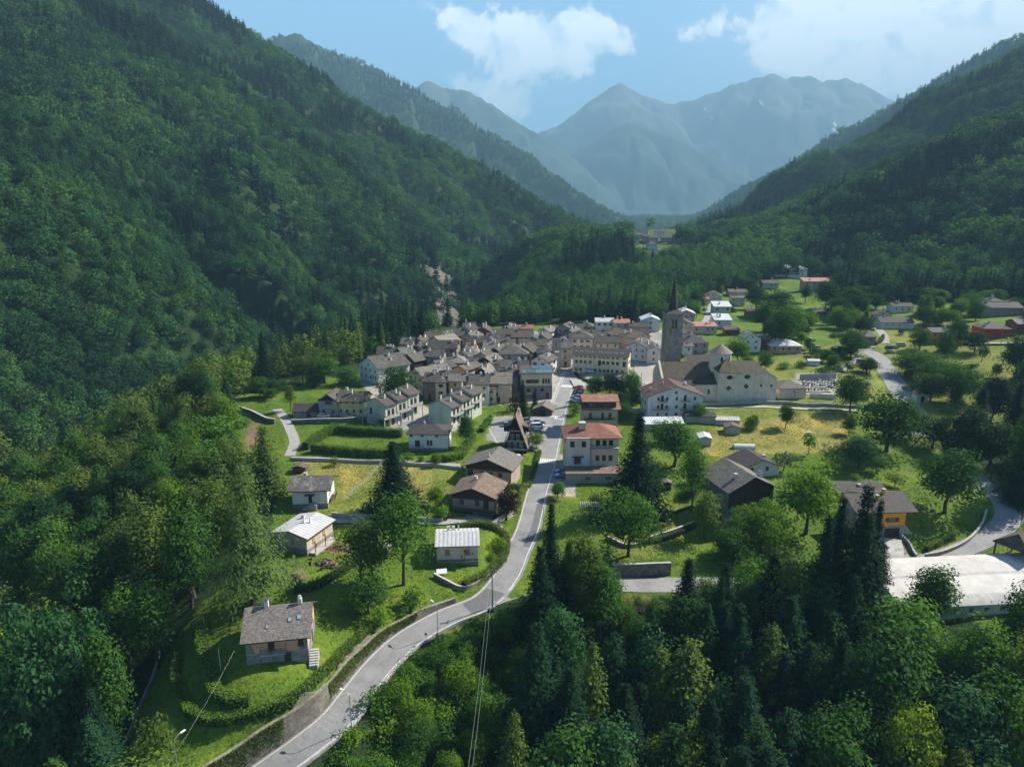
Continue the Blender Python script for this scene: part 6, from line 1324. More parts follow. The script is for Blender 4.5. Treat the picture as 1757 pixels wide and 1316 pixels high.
def core_house(u, v, wpx, hw, d, rot, rf, pitch, wall, rm, lab, seed=0):
    P = Pg(u, v, up=hw); m = mpp(P); w = wpx*m/math.cos(R(rot)); wins = []; rg = random.Random(int(u*7+v*13))
    small = m > .6
    if w > 3 and wall not in ('black', 'brown', 'brick'):
        n = max(1, min(4, int(w/3.0))); xs = [(-1+2*(i+.5)/n)*.92+rg.uniform(-.06, .06) for i in range(n)]
        zs = [z for z in (hw-1.9-0.2, hw-4.9) if z > .4][:2] if not small else [hw-2.0]
        st = rg.choice(['dark', 'dark', 'shut', 'closed', 'wdark']); wins.append(('f', zs, [x for x in xs if rg.random() < .88] or xs[:1], .8, 1.15, st))
        if not small: wins.append(('r', zs, [-.5, .45] if d > 8 else [0], .8, 1.15, st))
        if hw > 6.5 and not small: wins.append(('f', [.15], [rg.uniform(-.4, .4)], 1.1, 2.1, 'door'))
        if rf == 'y' and w > 6 and not small: wins.append(('f', [hw+.2], [0], .7, .8, 'hole'))
    nch = 1 if small else rg.choice([1, 1, 2, 2, 3]); tall = rg.uniform(.9, 1.6)
    chims = [(rg.uniform(-.7, .7), rg.uniform(-.35, .35), tall*rg.uniform(.8, 1.1), rg.uniform(.6, .9), rg.choice([0, 0, 1, 2])) for _ in range(nch)]
    if rf in ('mono',) and hw < 3: chims = []
    old = rm in ('slate', 'slate2', 'pale', 'church'); up = None
    if rf == 'y' and wall == 'grey' and rg.random() < .4: up = (hw, 'wood')
    nm = 'stone_house' if old else 'village_house'
    e = house(P, w, d, rot, hw, rf, pitch, .75 if old else .6, wall, rm, wins, chims, lab or 'x', 'house', nm, plinth=None, trim=TRIM if rm not in ('white', 'metal') else TRIMW, sag=.10 if old else .01, upper=up, thick=.26 if old else .18)
    if not lab: AUTO.append((e, u, v, wall, rf, rm))
    return P, max(w, d)
taken = []
for c in CORE:
    p, s = core_house(*c); taken.append((p.x, p.y, s*.5))
for h in HOUSES: taken.append((h.location.x, h.location.y, h.get('_w', 8)*.55))
for c in CORE:
    if c[10] and len(c[10].replace('-', ' ').split()) > 15: print('LONG', c[10])
# fill the gaps of the dense old village
cu = 0; CPOLY = [(628,618),(680,594),(742,572),(800,562),(960,556),(1010,560),(1010,590),(985,600),(955,622),(905,640),(880,660),(850,672),(800,672),(770,660),(745,668),(720,655),(690,640)]
walls = ['grey', 'beige', 'dgrey', 'offwhite', 'grey', 'beige', 'pink', 'palebrown', 'cream', 'black', 'mauve', 'blue']
fr = random.Random(12)
fx = np.arange(-75, 45, 7.2); fy = np.arange(232, 380, 7.2)
for Y_ in fy:
    for X_ in fx:
        x = X_+fr.uniform(-2.4, 2.4); y = Y_+fr.uniform(-2.4, 2.4); z = h1(x, y); u, v, d_ = [float(q) for q in toPix(x, y, z+6)]
        if not inpoly([u], [v], CPOLY)[0]: continue
        if min((math.hypot(x-a, y-b)-s for a, b, s in taken), default=9) < 3.6: continue
        q = toPix(x, y, z); dr = np.abs(np.hypot(roadpx('main')[:, 0]-x, roadpx('main')[:, 1]-y)).min()
        if dr < 9: continue
        rf = fr.choice(['x', 'y', 'y', 'hip', 'x']); w = fr.uniform(6, 9); m = mpp((x, y, z)); rot = fr.choice([-30, -24, -10, -4, -38]) if rf == 'y' else fr.uniform(-10, 4)
        core_house(u, v, w*math.cos(R(rot))/m, fr.uniform(5.2, 7.8), fr.uniform(7, 10), rot, rf, fr.uniform(25, 31), fr.choice(walls), fr.choice(['slate', 'slate2', 'slate', 'pale', 'slate2']), 0)
        taken.append((x, y, w*.5))
# a label of its own for every unnamed core house
WN = dict(grey='grey', dgrey='dark grey', beige='beige', offwhite='off-white', pink='pink', palebrown='pale brown', cream='cream', black='black timber', mauve='mauve', blue='pale blue', white='white', brown='brown', yellow='yellow', green='pale green', peach='peach')
RFN = dict(x='ridged', y='gabled', hip='hipped', mono='lean-to')
MARK = [(632,640,'the white gabled house'),(703,625,'the black timber barn'),(681,660,'the big round tree'),(713,650,'the pale pink house'),(789,665,'the tan orange house'),(822,670,'the pale front house'),(782,622,'the pale pyramid roof'),
        (880,610,'the broad hipped grey house'),(955,600,'the small bell tower'),(921,650,'the solar-roofed town hall'),(998,590,'the tall peach house'),(898,564,'the long red roof'),(1040,590,'the school'),(1150,600,'the church tower'),(806,597,'the orange house under repair'),(838,589,'the maroon roof'),(872,650,'the mauve-grey house'),(760,570,'the landslip slope')]
rows = {}
for a in AUTO: rows.setdefault(int((a[2]-555)//9), []).append(a)
rk = sorted(rows); used = set()
ORD = ['first', 'second', 'third', 'fourth', 'fifth', 'sixth', 'seventh', 'eighth', 'ninth', 'tenth', 'eleventh', 'twelfth', 'thirteenth', 'fourteenth', 'fifteenth', 'sixteenth', 'seventeenth', 'eighteenth']
for r_ in rk:
    for i, (e, u, v, wall, rf, rm) in enumerate(sorted(rows[r_], key=lambda a: a[1])):
        mk = min(MARK, key=lambda m: math.hypot(m[0]-u, (m[1]-v)*1.5)); rel = ('just left of' if mk[0]-u > 6 else 'just right of' if u-mk[0] > 6 else 'behind' if v < mk[1] else 'below') ; rel = rel.replace('just ', '') if math.hypot(mk[0]-u, mk[1]-v) > 25 else rel
        lab = f"{WN[wall]} house with {'brown' if rm == 'slate2' else 'pale' if rm == 'pale' else 'dark'} {RFN[rf]} slab roof {rel} {mk[2]}"
        if lab in used: lab = f"{WN[wall]} {RFN[rf]} house {rel} {mk[2]}, {ORD[min(i,17)]} from left in the {ORD[min(rk.index(r_),17)]} roof row"
        used.add(lab); e['label'] = lab
        if len(lab.split()) > 15: print('LONG', lab)
for e in HOUSES:
    e['group'] = e.get('group') or ('houses of the old village' if e.name.startswith('stone_house') else 'houses around the village')
print('houses', len(HOUSES), 'auto', len(AUTO))
# ------------------------------------------------------------------ cars
def carpaint(name, c, metal=.3):
    m, N, L = newmat(name); b, o = pbsdf(N, L, .28, .6, metal); p = geo(N); n1 = noise(N, L, p, 1.5, 3)
    L.new(ramp(N, L, n1.outputs[0], [(.3, tuple(x*.88 for x in c)), (.7, c)]).outputs[0], b.inputs['Base Color']); b.inputs['Coat Weight'].default_value = .5; return m
PAINTS = dict(white=carpaint('car_white', (.72, .73, .74), 0), silver=carpaint('car_silver', (.45, .47, .50), .6), blue=carpaint('car_blue', (.01, .12, .50), .2), navy=carpaint('car_navy', (.02, .04, .10)), red=carpaint('car_red', (.42, .02, .03), .1),
              black=carpaint('car_black', (.02, .02, .024)), grey=carpaint('car_grey', (.14, .15, .16), .5), green=carpaint('car_green', (.10, .35, .12), 0), teal=carpaint('car_teal', (.03, .10, .12), .3))
CGL = plain('car_glass', (.02, .025, .03), .05, .1, 2, spec=1.0); TYRE = plain('tyre', (.02, .02, .02), .85, .1, 3); RIM = plain('wheel_rim', (.4, .4, .42), .35, .1, 3, metal=.8); LAMPM = plain('lamp_glass', (.7, .7, .68), .1, .05, 3, spec=.8); TAIL = plain('tail_lamp', (.4, .02, .02), .2, .05, 3)
CM = {}
def car_meshes(kind):
    if kind in CM: return CM[kind]
    Ln, Wd = (4.2, 1.72) if kind != 'van' else (4.6, 1.85)
    # side profile (x along length, z), lower body then glasshouse
    if kind == 'van': low = [(-2.3, .35), (-2.3, .95), (-2.25, 1.05), (2.0, 1.05), (2.28, .85), (2.3, .35)]; up = [(-2.2, 1.05), (-2.1, 1.82), (.75, 1.85), (1.65, 1.05)]
    elif kind == 'hatch': low = [(-2.05, .32), (-2.1, .85), (-2.0, .98), (1.1, .98), (1.95, .82), (2.08, .6), (2.08, .32)]; up = [(-1.98, .97), (-1.55, 1.46), (-.1, 1.48), (.95, .97)]
    else: low = [(-2.15, .32), (-2.2, .85), (-2.1, .95), (1.1, .95), (2.0, .80), (2.15, .6), (2.15, .32)]; up = [(-2.0, .94), (-1.7, 1.42), (.05, 1.45), (1.0, .94)]
    def loft(b, pr, w0, w1, zs, mi):
        n = len(pr); z0 = min(z for _, z in pr); z1 = max(z for _, z in pr)
        wf = lambda z: w0+(w1-w0)*(z-z0)/(z1-z0)
        A = [Vector((x, -wf(z), z)) for x, z in pr]; B = [Vector((x, wf(z), z)) for x, z in pr]
        for i in range(n): j = (i+1) % n; b.face([A[i], B[i], B[j], A[j]], mi)
        b.face(A[::-1], mi); b.face(B, mi)
    b = MB(); loft(b, low, Wd/2, Wd/2-.04, 0, 0); loft(b, [(x*.97, z) if z < 1.1 else (x, z) for x, z in up], Wd/2-.06, Wd/2-.26, 0, 0); body = b.mesh('body')
    g = MB(); cxx = sum(x for x, _ in up)/4; gl = [(cxx+(x-cxx)*.99, z+(.04 if z < 1.1 else -.10)) for x, z in up]
    loft(g, [(x, z) for x, z in gl], Wd/2-.045, Wd/2-.215, 0, 0)
    f = [(up[3][0]*.985, up[3][1]+.05), (up[2][0]+.12, up[2][1]-.06)]; q = Vector((f[1][1]-f[0][1], 0, f[0][0]-f[1][0])).normalized()*.03
    g.face([Vector((f[0][0], -Wd/2+.2, f[0][1]))+q, Vector((f[0][0], Wd/2-.2, f[0][1]))+q, Vector((f[1][0], Wd/2-.3, f[1][1]))+q, Vector((f[1][0], -Wd/2+.3, f[1][1]))+q])
    r = [(up[0][0]*1.0, up[0][1]+.08), (up[1][0]-.05, up[1][1]-.08)]; q = Vector((-(r[1][1]-r[0][1]), 0, (r[1][0]-r[0][0]))).normalized()*.03
    g.face([Vector((r[0][0], Wd/2-.2, r[0][1]))+q, Vector((r[0][0], -Wd/2+.2, r[0][1]))+q, Vector((r[1][0], -Wd/2+.3, r[1][1]))+q, Vector((r[1][0], Wd/2-.3, r[1][1]))+q])
    glass = g.mesh('windows'); wh = MB(); wh.tube((0, -.1, 0), (0, .1, 0), .32, .32, 12, 0); wh.tube((0, -.11, 0), (0, .11, 0), .18, .18, 8, 1); wheel = wh.mesh('wheel'); wheel.materials.append(TYRE); wheel.materials.append(RIM)
    hl = MB(); hl.box(-.06, .04, -.18, .18, -.08, .08); head = hl.mesh('headlight'); head.materials.append(LAMPM); tl = MB(); tl.box(-.03, .05, -.15, .15, -.1, .1); tail = tl.mesh('tail_light'); tail.materials.append(TAIL)
    CM[kind] = (body, glass, wheel, head, tail, Ln, Wd); return CM[kind]
CB = {}
def car(P, heading, color, kind, label, group=None):
    body, glass, wheel, head, tail, Ln, Wd = car_meshes(kind); e = empty('parked_car' if kind != 'van' else 'parked_van', P, R(heading)); prop(e, label, 'car' if kind != 'van' else 'van', group or 'cars parked around the village')
    k = (kind, color)
    if k not in CB: m = body.copy(); m.materials.clear(); m.materials.append(PAINTS[color]); CB[k] = m
    mobj('body', CB[k], None, e); g = mobj('windows', glass, None, e)
    if not glass.materials: glass.materials.append(CGL)
    for x in (-1.3, 1.3):
        for y in (-Wd/2+.08, Wd/2-.08): mobj('wheel', wheel, None, e, (x, y, .32))
    for y in (-Wd/2+.3, Wd/2-.3): mobj('headlight', head, None, e, (Ln/2-.1, y, .66)); mobj('tail_light', tail, None, e, (-Ln/2+.02, y, .75))
    return e
def vis_ground(u, v, fl=None): return onflat(fl, u, v) if fl else Pg(u, v)
CARS = [(872,731,8,'silver','hatch','silver hatchback alone at the left side of the car park',1),(902,725,10,'white','van','white van nearest the hut in the car park',1),(904,732,5,'silver','hatch','silver hatchback between two vans in the car park',1),(925,728,-6,'navy','sedan','dark blue car at the right of the car park',1),
 (923,734,4,'white','van','white estate car in the middle of the car park',1),(903,741,8,'black','sedan','black car half hidden behind the chalet roof',1),(924,743,2,'teal','hatch','dark car nearest the chalet tree in the car park',1),(908,750,5,'white','hatch','white car beside the chalet roof in the car park',1),
 (992,667,155,'grey','sedan','grey car first in the kerb row by the red paving',0),(994,672,160,'red','hatch','red car in the kerb row beside the road',0),(992,677,160,'teal','sedan','dark teal car behind the red one in the kerb row',0),(989,683,160,'silver','hatch','silver car in the middle of the kerb row',0),(987,689,160,'white','sedan','white car near the red-roofed house in the kerb row',0),
 (1010,639,170,'white','van','white minivan parked in front of the school',2),(964,819,178,'blue','hatch','bright blue hatchback beside the brown garage terrace',0),(964,812,178,'navy','sedan','dark car behind the bright blue hatchback',0),(881,785,-10,'white','hatch','white car parked below the A-frame chalet',0),
 (863,829,0,'black','hatch','black car under the pale roofed brown bungalow',0),(556,716,5,'white','sedan','white car in front of the grey barn wing',0),(596,716,0,'silver','sedan','silver car in front of the yellow farmhouse',0),(1093,709,10,'silver','hatch','silver car left of the white apartment house',0),
 (1495,566,-40,'white','hatch','white car on the steep hillside lane',0),(1401,600,5,'white','van','white van by the white-roofed bungalow',0),(1403,605,5,'navy','sedan','dark car below the white van',0),(1434,603,10,'white','van','second white van left of the big roadside tree',0),
 (1475,613,5,'white','hatch','white car beside the upper road hedge',0),(1478,622,5,'grey','hatch','grey car below the white one at the upper road hedge',0),(1524,598,80,'black','sedan','black car at the top of the upper road',0),(1534,598,-10,'green','hatch','green car in the upper lay-by',0),(1546,594,-10,'white','van','white van in the upper lay-by',0),(1528,606,-20,'silver','hatch','silver car lowest in the upper lay-by',0),
 (1557,668,120,'grey','hatch','grey car at the bend near the tiny chapel',0),(1650,592,0,'black','sedan','dark car in front of the orange-yellow annex',0),(1210,532,95,'white','hatch','white car climbing the hillside lane',0),(1393,585,20,'white','hatch','white car on the meadow below the hillside shed',0),(965,622,75,'silver','hatch','silver car in the village street by the town hall',0)]
for (u, v, hd, col, kd, lab, fl) in CARS: car(vis_ground(u, v, {0: None, 1: carpark, 2: forecourt}[fl])+Vector((0, 0, .03)), hd, col, kd, lab)

# ------------------------------------------------------------------ lamps, poles, wires
LM = plain('lamp_post_paint', (.33, .34, .34), .5, .08, 2, metal=.5); LG = plain('lamp_head', (.66, .66, .64), .4, .05, 3)
def street_lamp(P, h, ang, label):
    e = empty('street_lamp', P); prop(e, label, 'street lamp', 'street lamps along the main road'); b = MB(); b.tube((0, 0, -.5), (0, 0, h-.7), .09, .06, 8); d = Vector((math.cos(R(ang)), math.sin(R(ang)), 0)); pr = Vector((0, 0, h-.7))
    for i in range(6):
        t = (i+1)/6*math.pi/2; q = Vector((0, 0, h-.7))+d*(1.2*(1-math.cos(t)))+Vector((0, 0, .7*math.sin(t))); b.tube(pr, q, .05, .045, 6, cap=False); pr = q
    b.obj('pole', LM, e); b = MB(); X = Matrix.Translation(pr)@Matrix.Rotation(R(ang), 4, 'Z'); b.box(-.05, .75, -.14, .14, -.08, .06, 0, X); b.obj('lamp_head', LG, e); return e
def road_edge(u, v, off=-3.9):
    k = int(np.argmin((uvs[1]-v)**2)); p = MP[k]; return p+side(MP, k)*off, k
for v, lab in ((1240, 'curved street lamp lowest on the main road'), (1078, 'slim street lamp above the shrubby slope at the road edge'), (905, 'street lamp beside the dark conifers at the straight road')):
    P, k = road_edge(0, v, -3.55); s = side(MP, k); street_lamp(P, 6.6, math.degrees(math.atan2(s.y, s.x)), lab)
P, k = road_edge(0, 1330, 3.9); P = W0(306, 1330, 0); street_lamp(P+Vector((0,0,1.5)), 5.0, 60, 'street lamp cut by the bottom edge left of the road')
P = W0(845, 1050, 2.6); P.z = h1(P.x, P.y); PH = ztop(P, 976); e = empty('utility_pole', P); prop(e, 'tall green-grey utility pole with transformer box at the road junction', 'utility pole'); b = MB(); b.tube((0, 0, -1), (0, 0, PH), .17, .11, 8); b.obj('pole', plain('pole_green', (.13, .19, .19), .7, .15, 2), e)
b = MB(); b.box(-.8, .8, -.06, .06, PH-.5, PH-.35); b.box(-.05, .05, -.6, .6, PH-1.1, PH-1.0); b.obj('crossarm', METALG, e)
T0 = P+Vector((0, 0, PH-.4))
def wire(a, b_, sag, label, r=.016, n=24, m=None):
    b = MB(); prv = None
    for i in range(n+1):
        t = i/n; q = Vector(a).lerp(Vector(b_), t); q.z -= sag*4*t*(1-t)
        if prv is not None: b.tube(prv, q, r, r, 4, cap=False)
        prv = q
    o = b.obj('overhead_wire', m or plain('wire_metal', (.35, .36, .36), .4, .05, 2, metal=.5)); prop(o, label, 'wire', None); return o
wire(T0+Vector((-.4, 0, 0)), WY(792, 1400, 44), 2.2, 'left overhead wire running from the junction pole to the bottom edge'); wire(T0+Vector((.2, 0, -.2)), WY(800, 1400, 45), 2.0, 'right overhead wire running from the junction pole to the bottom edge')
TB = T0+(WY(800, 1400, 45)-T0)*.14; TB.z = T0.z-2.1; e = empty('cable_splice_box', TB); prop(e, 'small dark double splice box hanging on the wires near the junction pole', 'cable box'); b = MB(); b.box(-.55, -.1, -.2, .2, -.3, .3); b.box(.1, .55, -.2, .2, -.3, .3); b.box(-.6, .6, -.05, .05, .3, .36); b.obj('boxes', WALL['black'], e)
hp = HOUSES[0].location; wire(hp+Vector((-6, 1, 5.0)), W0(270, 1340, 8), .8, 'thin telephone wire from the grey shingled house down to the lower left', .004)
for (u, v, vt) in ((379,1152,1112), (352,1085,1060)):
    P = Pg(u, v); e = empty('garden_post', P); prop(e, 'thin wooden garden post ' + ('beside the grey shingled house' if u > 360 else 'at the dark upper end of the garden hedge'), 'post'); b = MB(); b.tube((0, 0, -.5), (0, 0, ztop(P, vt)), .07, .05, 6); b.obj('post_wood', WALL['offwhite'], e)
for (u, v, vt, lab) in ((1390,622,575,'tall pole by the vans on the upper lane'), (1430,612,572,'second tall pole by the vans on the upper lane'), (1717,592,556,'tall pole in front of the red house'), (1541,645,620,'short pole at the upper road bend'), (1100,665,640,'thin pole at the village square')):
    P = Pg(u, v); e = empty('utility_pole', P); prop(e, lab, 'utility pole'); b = MB(); b.tube((0, 0, -.5), (0, 0, ztop(P, vt)), .14, .09, 6); b.obj('pole', LM, e); b = MB(); b.box(-.5, .5, -.05, .05, ztop(P, vt)-.6, ztop(P, vt)-.5); b.obj('crossarm', LM, e)

# ------------------------------------------------------------------ hedges
def hedge(px, w, h, tint, label, seed=1, ls=.16, dens=26):
    P = pxline(px, .8); rng = np.random.default_rng(seed); C = []; Nn = []
    L_ = sum((P[i+1]-P[i]).length for i in range(len(P)-1)); n = int(L_*(w+2*h)*dens)
    A = np.array([list(p) for p in P]); idx = rng.integers(0, len(P)-1, n); t = rng.uniform(0, 1, n)[:, None]; c = A[idx]*(1-t)+A[idx+1]*t
    S_ = np.array([list(side(P, i)) for i in range(len(P))])[idx]
    a = rng.uniform(0, 2*h+w, n); sd_ = np.where(a < h, -1, np.where(a < h+w, 0, 1)); off = np.where(sd_ == -1, -w/2, np.where(sd_ == 1, w/2, a-h-w/2)); zz = np.where(sd_ == -1, a, np.where(sd_ == 1, a-h-w, h))
    bulge = 1+.12*np.sin(c[:, 0]*1.7)+.10*np.sin(c[:, 1]*2.3+1); c = c+S_*(off*bulge)[:, None]; c[:, 2] += zz*(1+.06*np.sin(c[:, 0]*2.1+c[:, 1])); c += rng.normal(size=c.shape)*.09
    nn = S_*sd_[:, None]*1.0+np.array([0, 0, 1.0])*(sd_ == 0)[:, None]+np.array([0, 0, .25])+rng.normal(size=c.shape)*.42
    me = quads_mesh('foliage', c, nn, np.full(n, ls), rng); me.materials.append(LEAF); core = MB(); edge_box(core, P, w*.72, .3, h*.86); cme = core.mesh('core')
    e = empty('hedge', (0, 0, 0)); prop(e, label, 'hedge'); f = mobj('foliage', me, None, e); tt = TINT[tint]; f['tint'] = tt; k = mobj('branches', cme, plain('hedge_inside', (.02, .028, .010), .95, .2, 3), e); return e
hedge([(308,1128),(303,1165),(314,1200),(332,1228),(370,1240),(440,1228),(510,1196),(560,1152),(600,1112),(640,1075)], 1.5, 1.35, 'bright', 'long curved clipped hedge sweeping round the lower edge of the foreground garden', 1)
hedge([(347,1080),(350,1120),(362,1160),(372,1195),(400,1208),(428,1205)], 2.0, 1.7, 'bright', 'thick irregular hedge left of the grey shingled house', 2)
hedge([(536,775),(600,781),(660,784),(676,782)], 2.4, 2.6, 'bright', 'front side of the tall square hedge in the lawn by the lane', 3); hedge([(524,772),(548,755),(578,738)], 2.4, 2.6, 'bright', 'left diagonal side of the tall square hedge by the lane', 4)
hedge([(582,742),(640,746),(690,749)], 2.4, 2.6, 'bright', 'rear side of the tall square hedge below the terraced row', 5); hedge([(742,790),(768,791),(790,788)], 1.8, 2.0, 'bright', 'bright front hedge of the white hipped house', 6); hedge([(790,788),(802,770),(813,752)], 1.8, 2.0, 'bright', 'bright side hedge of the white hipped house', 7)
hedge([(826,742),(834,732),(842,718)], 1.6, 1.5, 'green', 'hedge along the left side of the car park', 8); hedge([(783,910),(820,903),(848,908),(868,925),(868,950),(850,978),(825,995),(795,1008)], 1.7, 1.5, 'olive', 'dull green hedge curving round the pink bungalow', 9)
hedge([(850,893),(872,884),(888,866),(896,848),(902,838)], 1.5, 1.6, 'lime', 'yellow-green hedge curving along the road below the purple tree', 10); hedge([(866,839),(884,838),(902,838)], 1.3, 1.5, 'bright', 'short bright hedge above the purple tree', 11)
hedge([(740,892),(755,893),(766,892)], 1.4, 1.3, 'bright', 'short clipped hedge left of the brown bungalow drive', 12); hedge([(503,1016),(540,1010),(575,990),(612,966)], 1.6, 1.4, 'green', 'rough hedge below the felled logs', 13)
hedge([(1588,946),(1612,934),(1636,922)], 1.2, 1.5, 'bright', 'clipped hedge with vertical stems beside the gate of the orange house', 14); hedge([(1010,898),(1030,899),(1052,898)], 1.5, 1.8, 'dark', 'dark rectangular hedge right of the straight road', 15)
hedge([(906,838),(916,812),(922,790),(926,776)], 1.2, 1.0, 'green', 'low verge hedge between the road and the bungalows', 16); hedge([(985,640),(1010,656),(1060,658)], 1.2, .9, 'dark', 'low dark hedge in front of the school', 17)
hedge([(1090,935),(1130,930),(1170,915),(1195,902)], 1.0, 1.0, 'dark', 'dark hedge under the curved lawn wall', 18); hedge([(1502,592),(1512,586),(1515,578)], 1.4, 1.5, 'green', 'green hedge beside the hillside lane on the right', 19)
hedge([(1100,885),(1130,893),(1160,880),(1185,870)], .9, .5, 'olive', 'thin curved bed hedge on the lawn right of the road', 20)
# ------------------------------------------------------------------ fences
def fence(px, h, sp, label, col=None, rails=2):
    P = pxline(px, sp); b = MB(); r_ = MB()
    for p in P: b.tube(p+Vector((0, 0, -.3)), p+Vector((0, 0, h)), .035, .035, 4)
    for k in range(rails):
        z = h*(k+1)/rails-.04
        for i in range(len(P)-1): r_.tube(P[i]+Vector((0, 0, z)), P[i+1]+Vector((0, 0, z)), .018, .018, 3, cap=False)
    e = empty('fence', (0, 0, 0)); prop(e, label, 'fence'); b.obj('posts', col or METALG, e); r_.obj('rails', col or METALG, e); return e
PW = plain('pale_fence', (.42, .42, .40), .8, .1, 2)
pxwall('track_wall', [(497,790),(560,792),(640,795),(740,801),(790,806)], .25, 1.0, CONC, 'long low grey wall along the lane above the yellow meadow', cap=False)
fence([(655,797),(640,815),(615,840),(590,862)], 1.2, 1.5, 'wire fence running diagonally through the yellow meadow', PW, 3); fence([(1050,975),(1090,972),(1130,970),(1170,968)], 1.4, 1.4, 'dark green mesh fence above the side road wall', plain('green_fence', (.05, .11, .09), .7, .1, 2), 5)
fence([(1205,707),(1300,705),(1400,708),(1475,711)], 1.0, 2.2, 'post and rail fence along the path below the church', PW, 2); fence([(1535,950),(1560,948)], 1.4, .5, 'low double gate at the drive of the orange house', METALG, 4)
fence([(1060,940),(1100,943),(1140,945),(1185,945)], 1.0, 1.6, 'thin wire fence across the lower lawn', METALG, 2); fence([(730,885),(760,888),(775,886)], 1.0, .5, 'wooden rail fence left of the brown bungalow', WALL['brown'], 3)
# ------------------------------------------------------------------ gardens and small things
def logpile(u, v, n, label, seed):
    rg = random.Random(seed); P = Pg(u, v); e = empty('log_pile', P); prop(e, label, 'log pile')
    for i in range(n):
        a = rg.uniform(0, 3.1); L_ = rg.uniform(.5, 1.3); r = rg.uniform(.12, .3); c = Vector((rg.gauss(0, 1.2), rg.gauss(0, .9), rg.uniform(.1, .5))); d = Vector((math.cos(a), math.sin(a), rg.uniform(-.2, .2)))*L_/2
        b = MB(); b.tube(c-d, c+d, r, r, 9, 0, cap=False); n0 = len(b.f)
        q = d.normalized().to_track_quat('Z', 'Y'); b.face([c+d+q@Vector((math.cos(t)*r, math.sin(t)*r, .01)) for t in [k*.698 for k in range(9)]], 1); b.face([c-d+q@Vector((math.cos(-t)*r, math.sin(-t)*r, -.01)) for t in [k*.698 for k in range(9)]], 1)
        b.obj('log', [BARK, plain('cut_wood', (.55, .36, .19), .9, .15, 4)], e)
logpile(562, 968, 16, 'heap of freshly sawn logs on the lawn, the largest one', 1); logpile(545, 966, 5, 'three or four single sawn logs left of the big heap', 2); logpile(504, 990, 10, 'scattered brown logs and brushwood at the left of the lawn', 3); logpile(484, 974, 5, 'small log heap near the cedar and grey bungalow', 4)
def woodpile(u, v, label):
    P = Pg(u, v); e = empty('brush_heap', P); prop(e, label, 'brushwood'); rg = random.Random(int(u)); b = MB()
    for i in range(90):
        a = rg.uniform(0, 6.3); c = Vector((rg.gauss(0, 1.2), rg.gauss(0, .8), abs(rg.gauss(0, .3)))); d = Vector((math.cos(a), math.sin(a), rg.uniform(-.2, .4)))*rg.uniform(.4, 1.2); b.tube(c-d, c+d, .04, .02, 3, cap=False)
    b.obj('twigs', BARK, e)
woodpile(582, 940, 'dark heap of branches in the tree shade below the meadow wall'); woodpile(1098, 1045, 'reddish brown heap of dry branches below the side road'); woodpile(505, 1000, 'brown heap of roots near the rough hedge')
P = Pg(758, 985); e = empty('solar_table', P, R(10)); prop(e, 'tilted white table panel on the lawn below the pink bungalow', 'garden table'); b = MB(); b.face([(-1.1, -.6, .5), (1.1, -.6, .5), (1.1, .6, .95), (-1.1, .6, .95)]); b.box(-1.1, 1.1, -.62, -.6, .42, .5); b.obj('table_top', WALL['white'], e)
for x in (-1, 1):
    for y, z in ((-.5, .5), (.5, .9)): b = MB(); b.box(x-.03, x+.03, y-.03, y+.03, -.2, z); b.obj('leg', METALG, e)
for (u, v, w, d, h, c, r, lab, nm) in ((653,958,3.0,2.2,2.0,'brown','metal','small brown shed with tin roof between the loose trees','garden_shed'),(1257,746,4.6,4,2.4,'grey','brownr','small grey hut with brown roof at the edge of the yellow field','field_hut'),(1210,765,3.6,5,2.4,'metal','white','shed with white tin roof left of the yellow field','garden_shed'),
                                     (1145,841,2.0,2.2,2.0,'brown','pale','tiny wooden shelter under the big conifer','shelter'),(1388,748,.9,.9,1.0,'white','white','small white beehive box in the yellow field','beehive'),(1202,726,10,5,2.4,'grey','dark','low grey garage right of the apartment house','garage'),(1248,730,8,4,1.8,'metal','metal','low tin lean-to in the vegetable garden','lean_to'),
                                     (1396,628,5,3,2.2,'white','white','white garden tent roof in the hillside gardens','garden_tent')):
    house(Pg(u, v), w, d, -6, h, 'y' if w < 5 else 'x', 18, .3, c, r, label=lab, cat='shed' if 'shed' in nm else 'hut', name=nm, sag=.005)
b = MB(); P = Pg(1278, 772); e = empty('polytunnel', P, R(-5)); prop(e, 'small round white polytunnel beside the yellow field', 'polytunnel'); pr = [(1.3*math.cos(t), 1.5*math.sin(t)) for t in [math.pi*i/10 for i in range(11)]]
for i in range(10): b.face([(-3.2, pr[i][0]+1.3, pr[i][1]), (3.2, pr[i][0]+1.3, pr[i][1]), (3.2, pr[i+1][0]+1.3, pr[i+1][1]), (-3.2, pr[i+1][0]+1.3, pr[i+1][1])])
b.face([(-3.2, y+1.3, z) for y, z in pr]); b.face([(3.2, y+1.3, z) for y, z in pr[::-1]]); b.obj('cover', MWG, e)
P = Pg(1012, 882); e = empty('pergola', P, R(2)); prop(e, 'white garden pergola beside the dark rectangular hedge', 'pergola'); b = MB()
for x in (-2.2, -.7, .7, 2.2):
    for y in (0, 2.4): b2 = MB(); b2.box(x-.06, x+.06, y-.06, y+.06, -.3, 2.1); b2.obj('post', WALL['offwhite'], e)
for y in (0, 2.4): b.box(-2.5, 2.5, y-.05, y+.05, 2.1, 2.22)
for i in range(9): b.box(-2.3+i*.57, -2.24+i*.57, -.3, 2.7, 2.22, 2.3)
b.obj('beams', WALL['offwhite'], e)
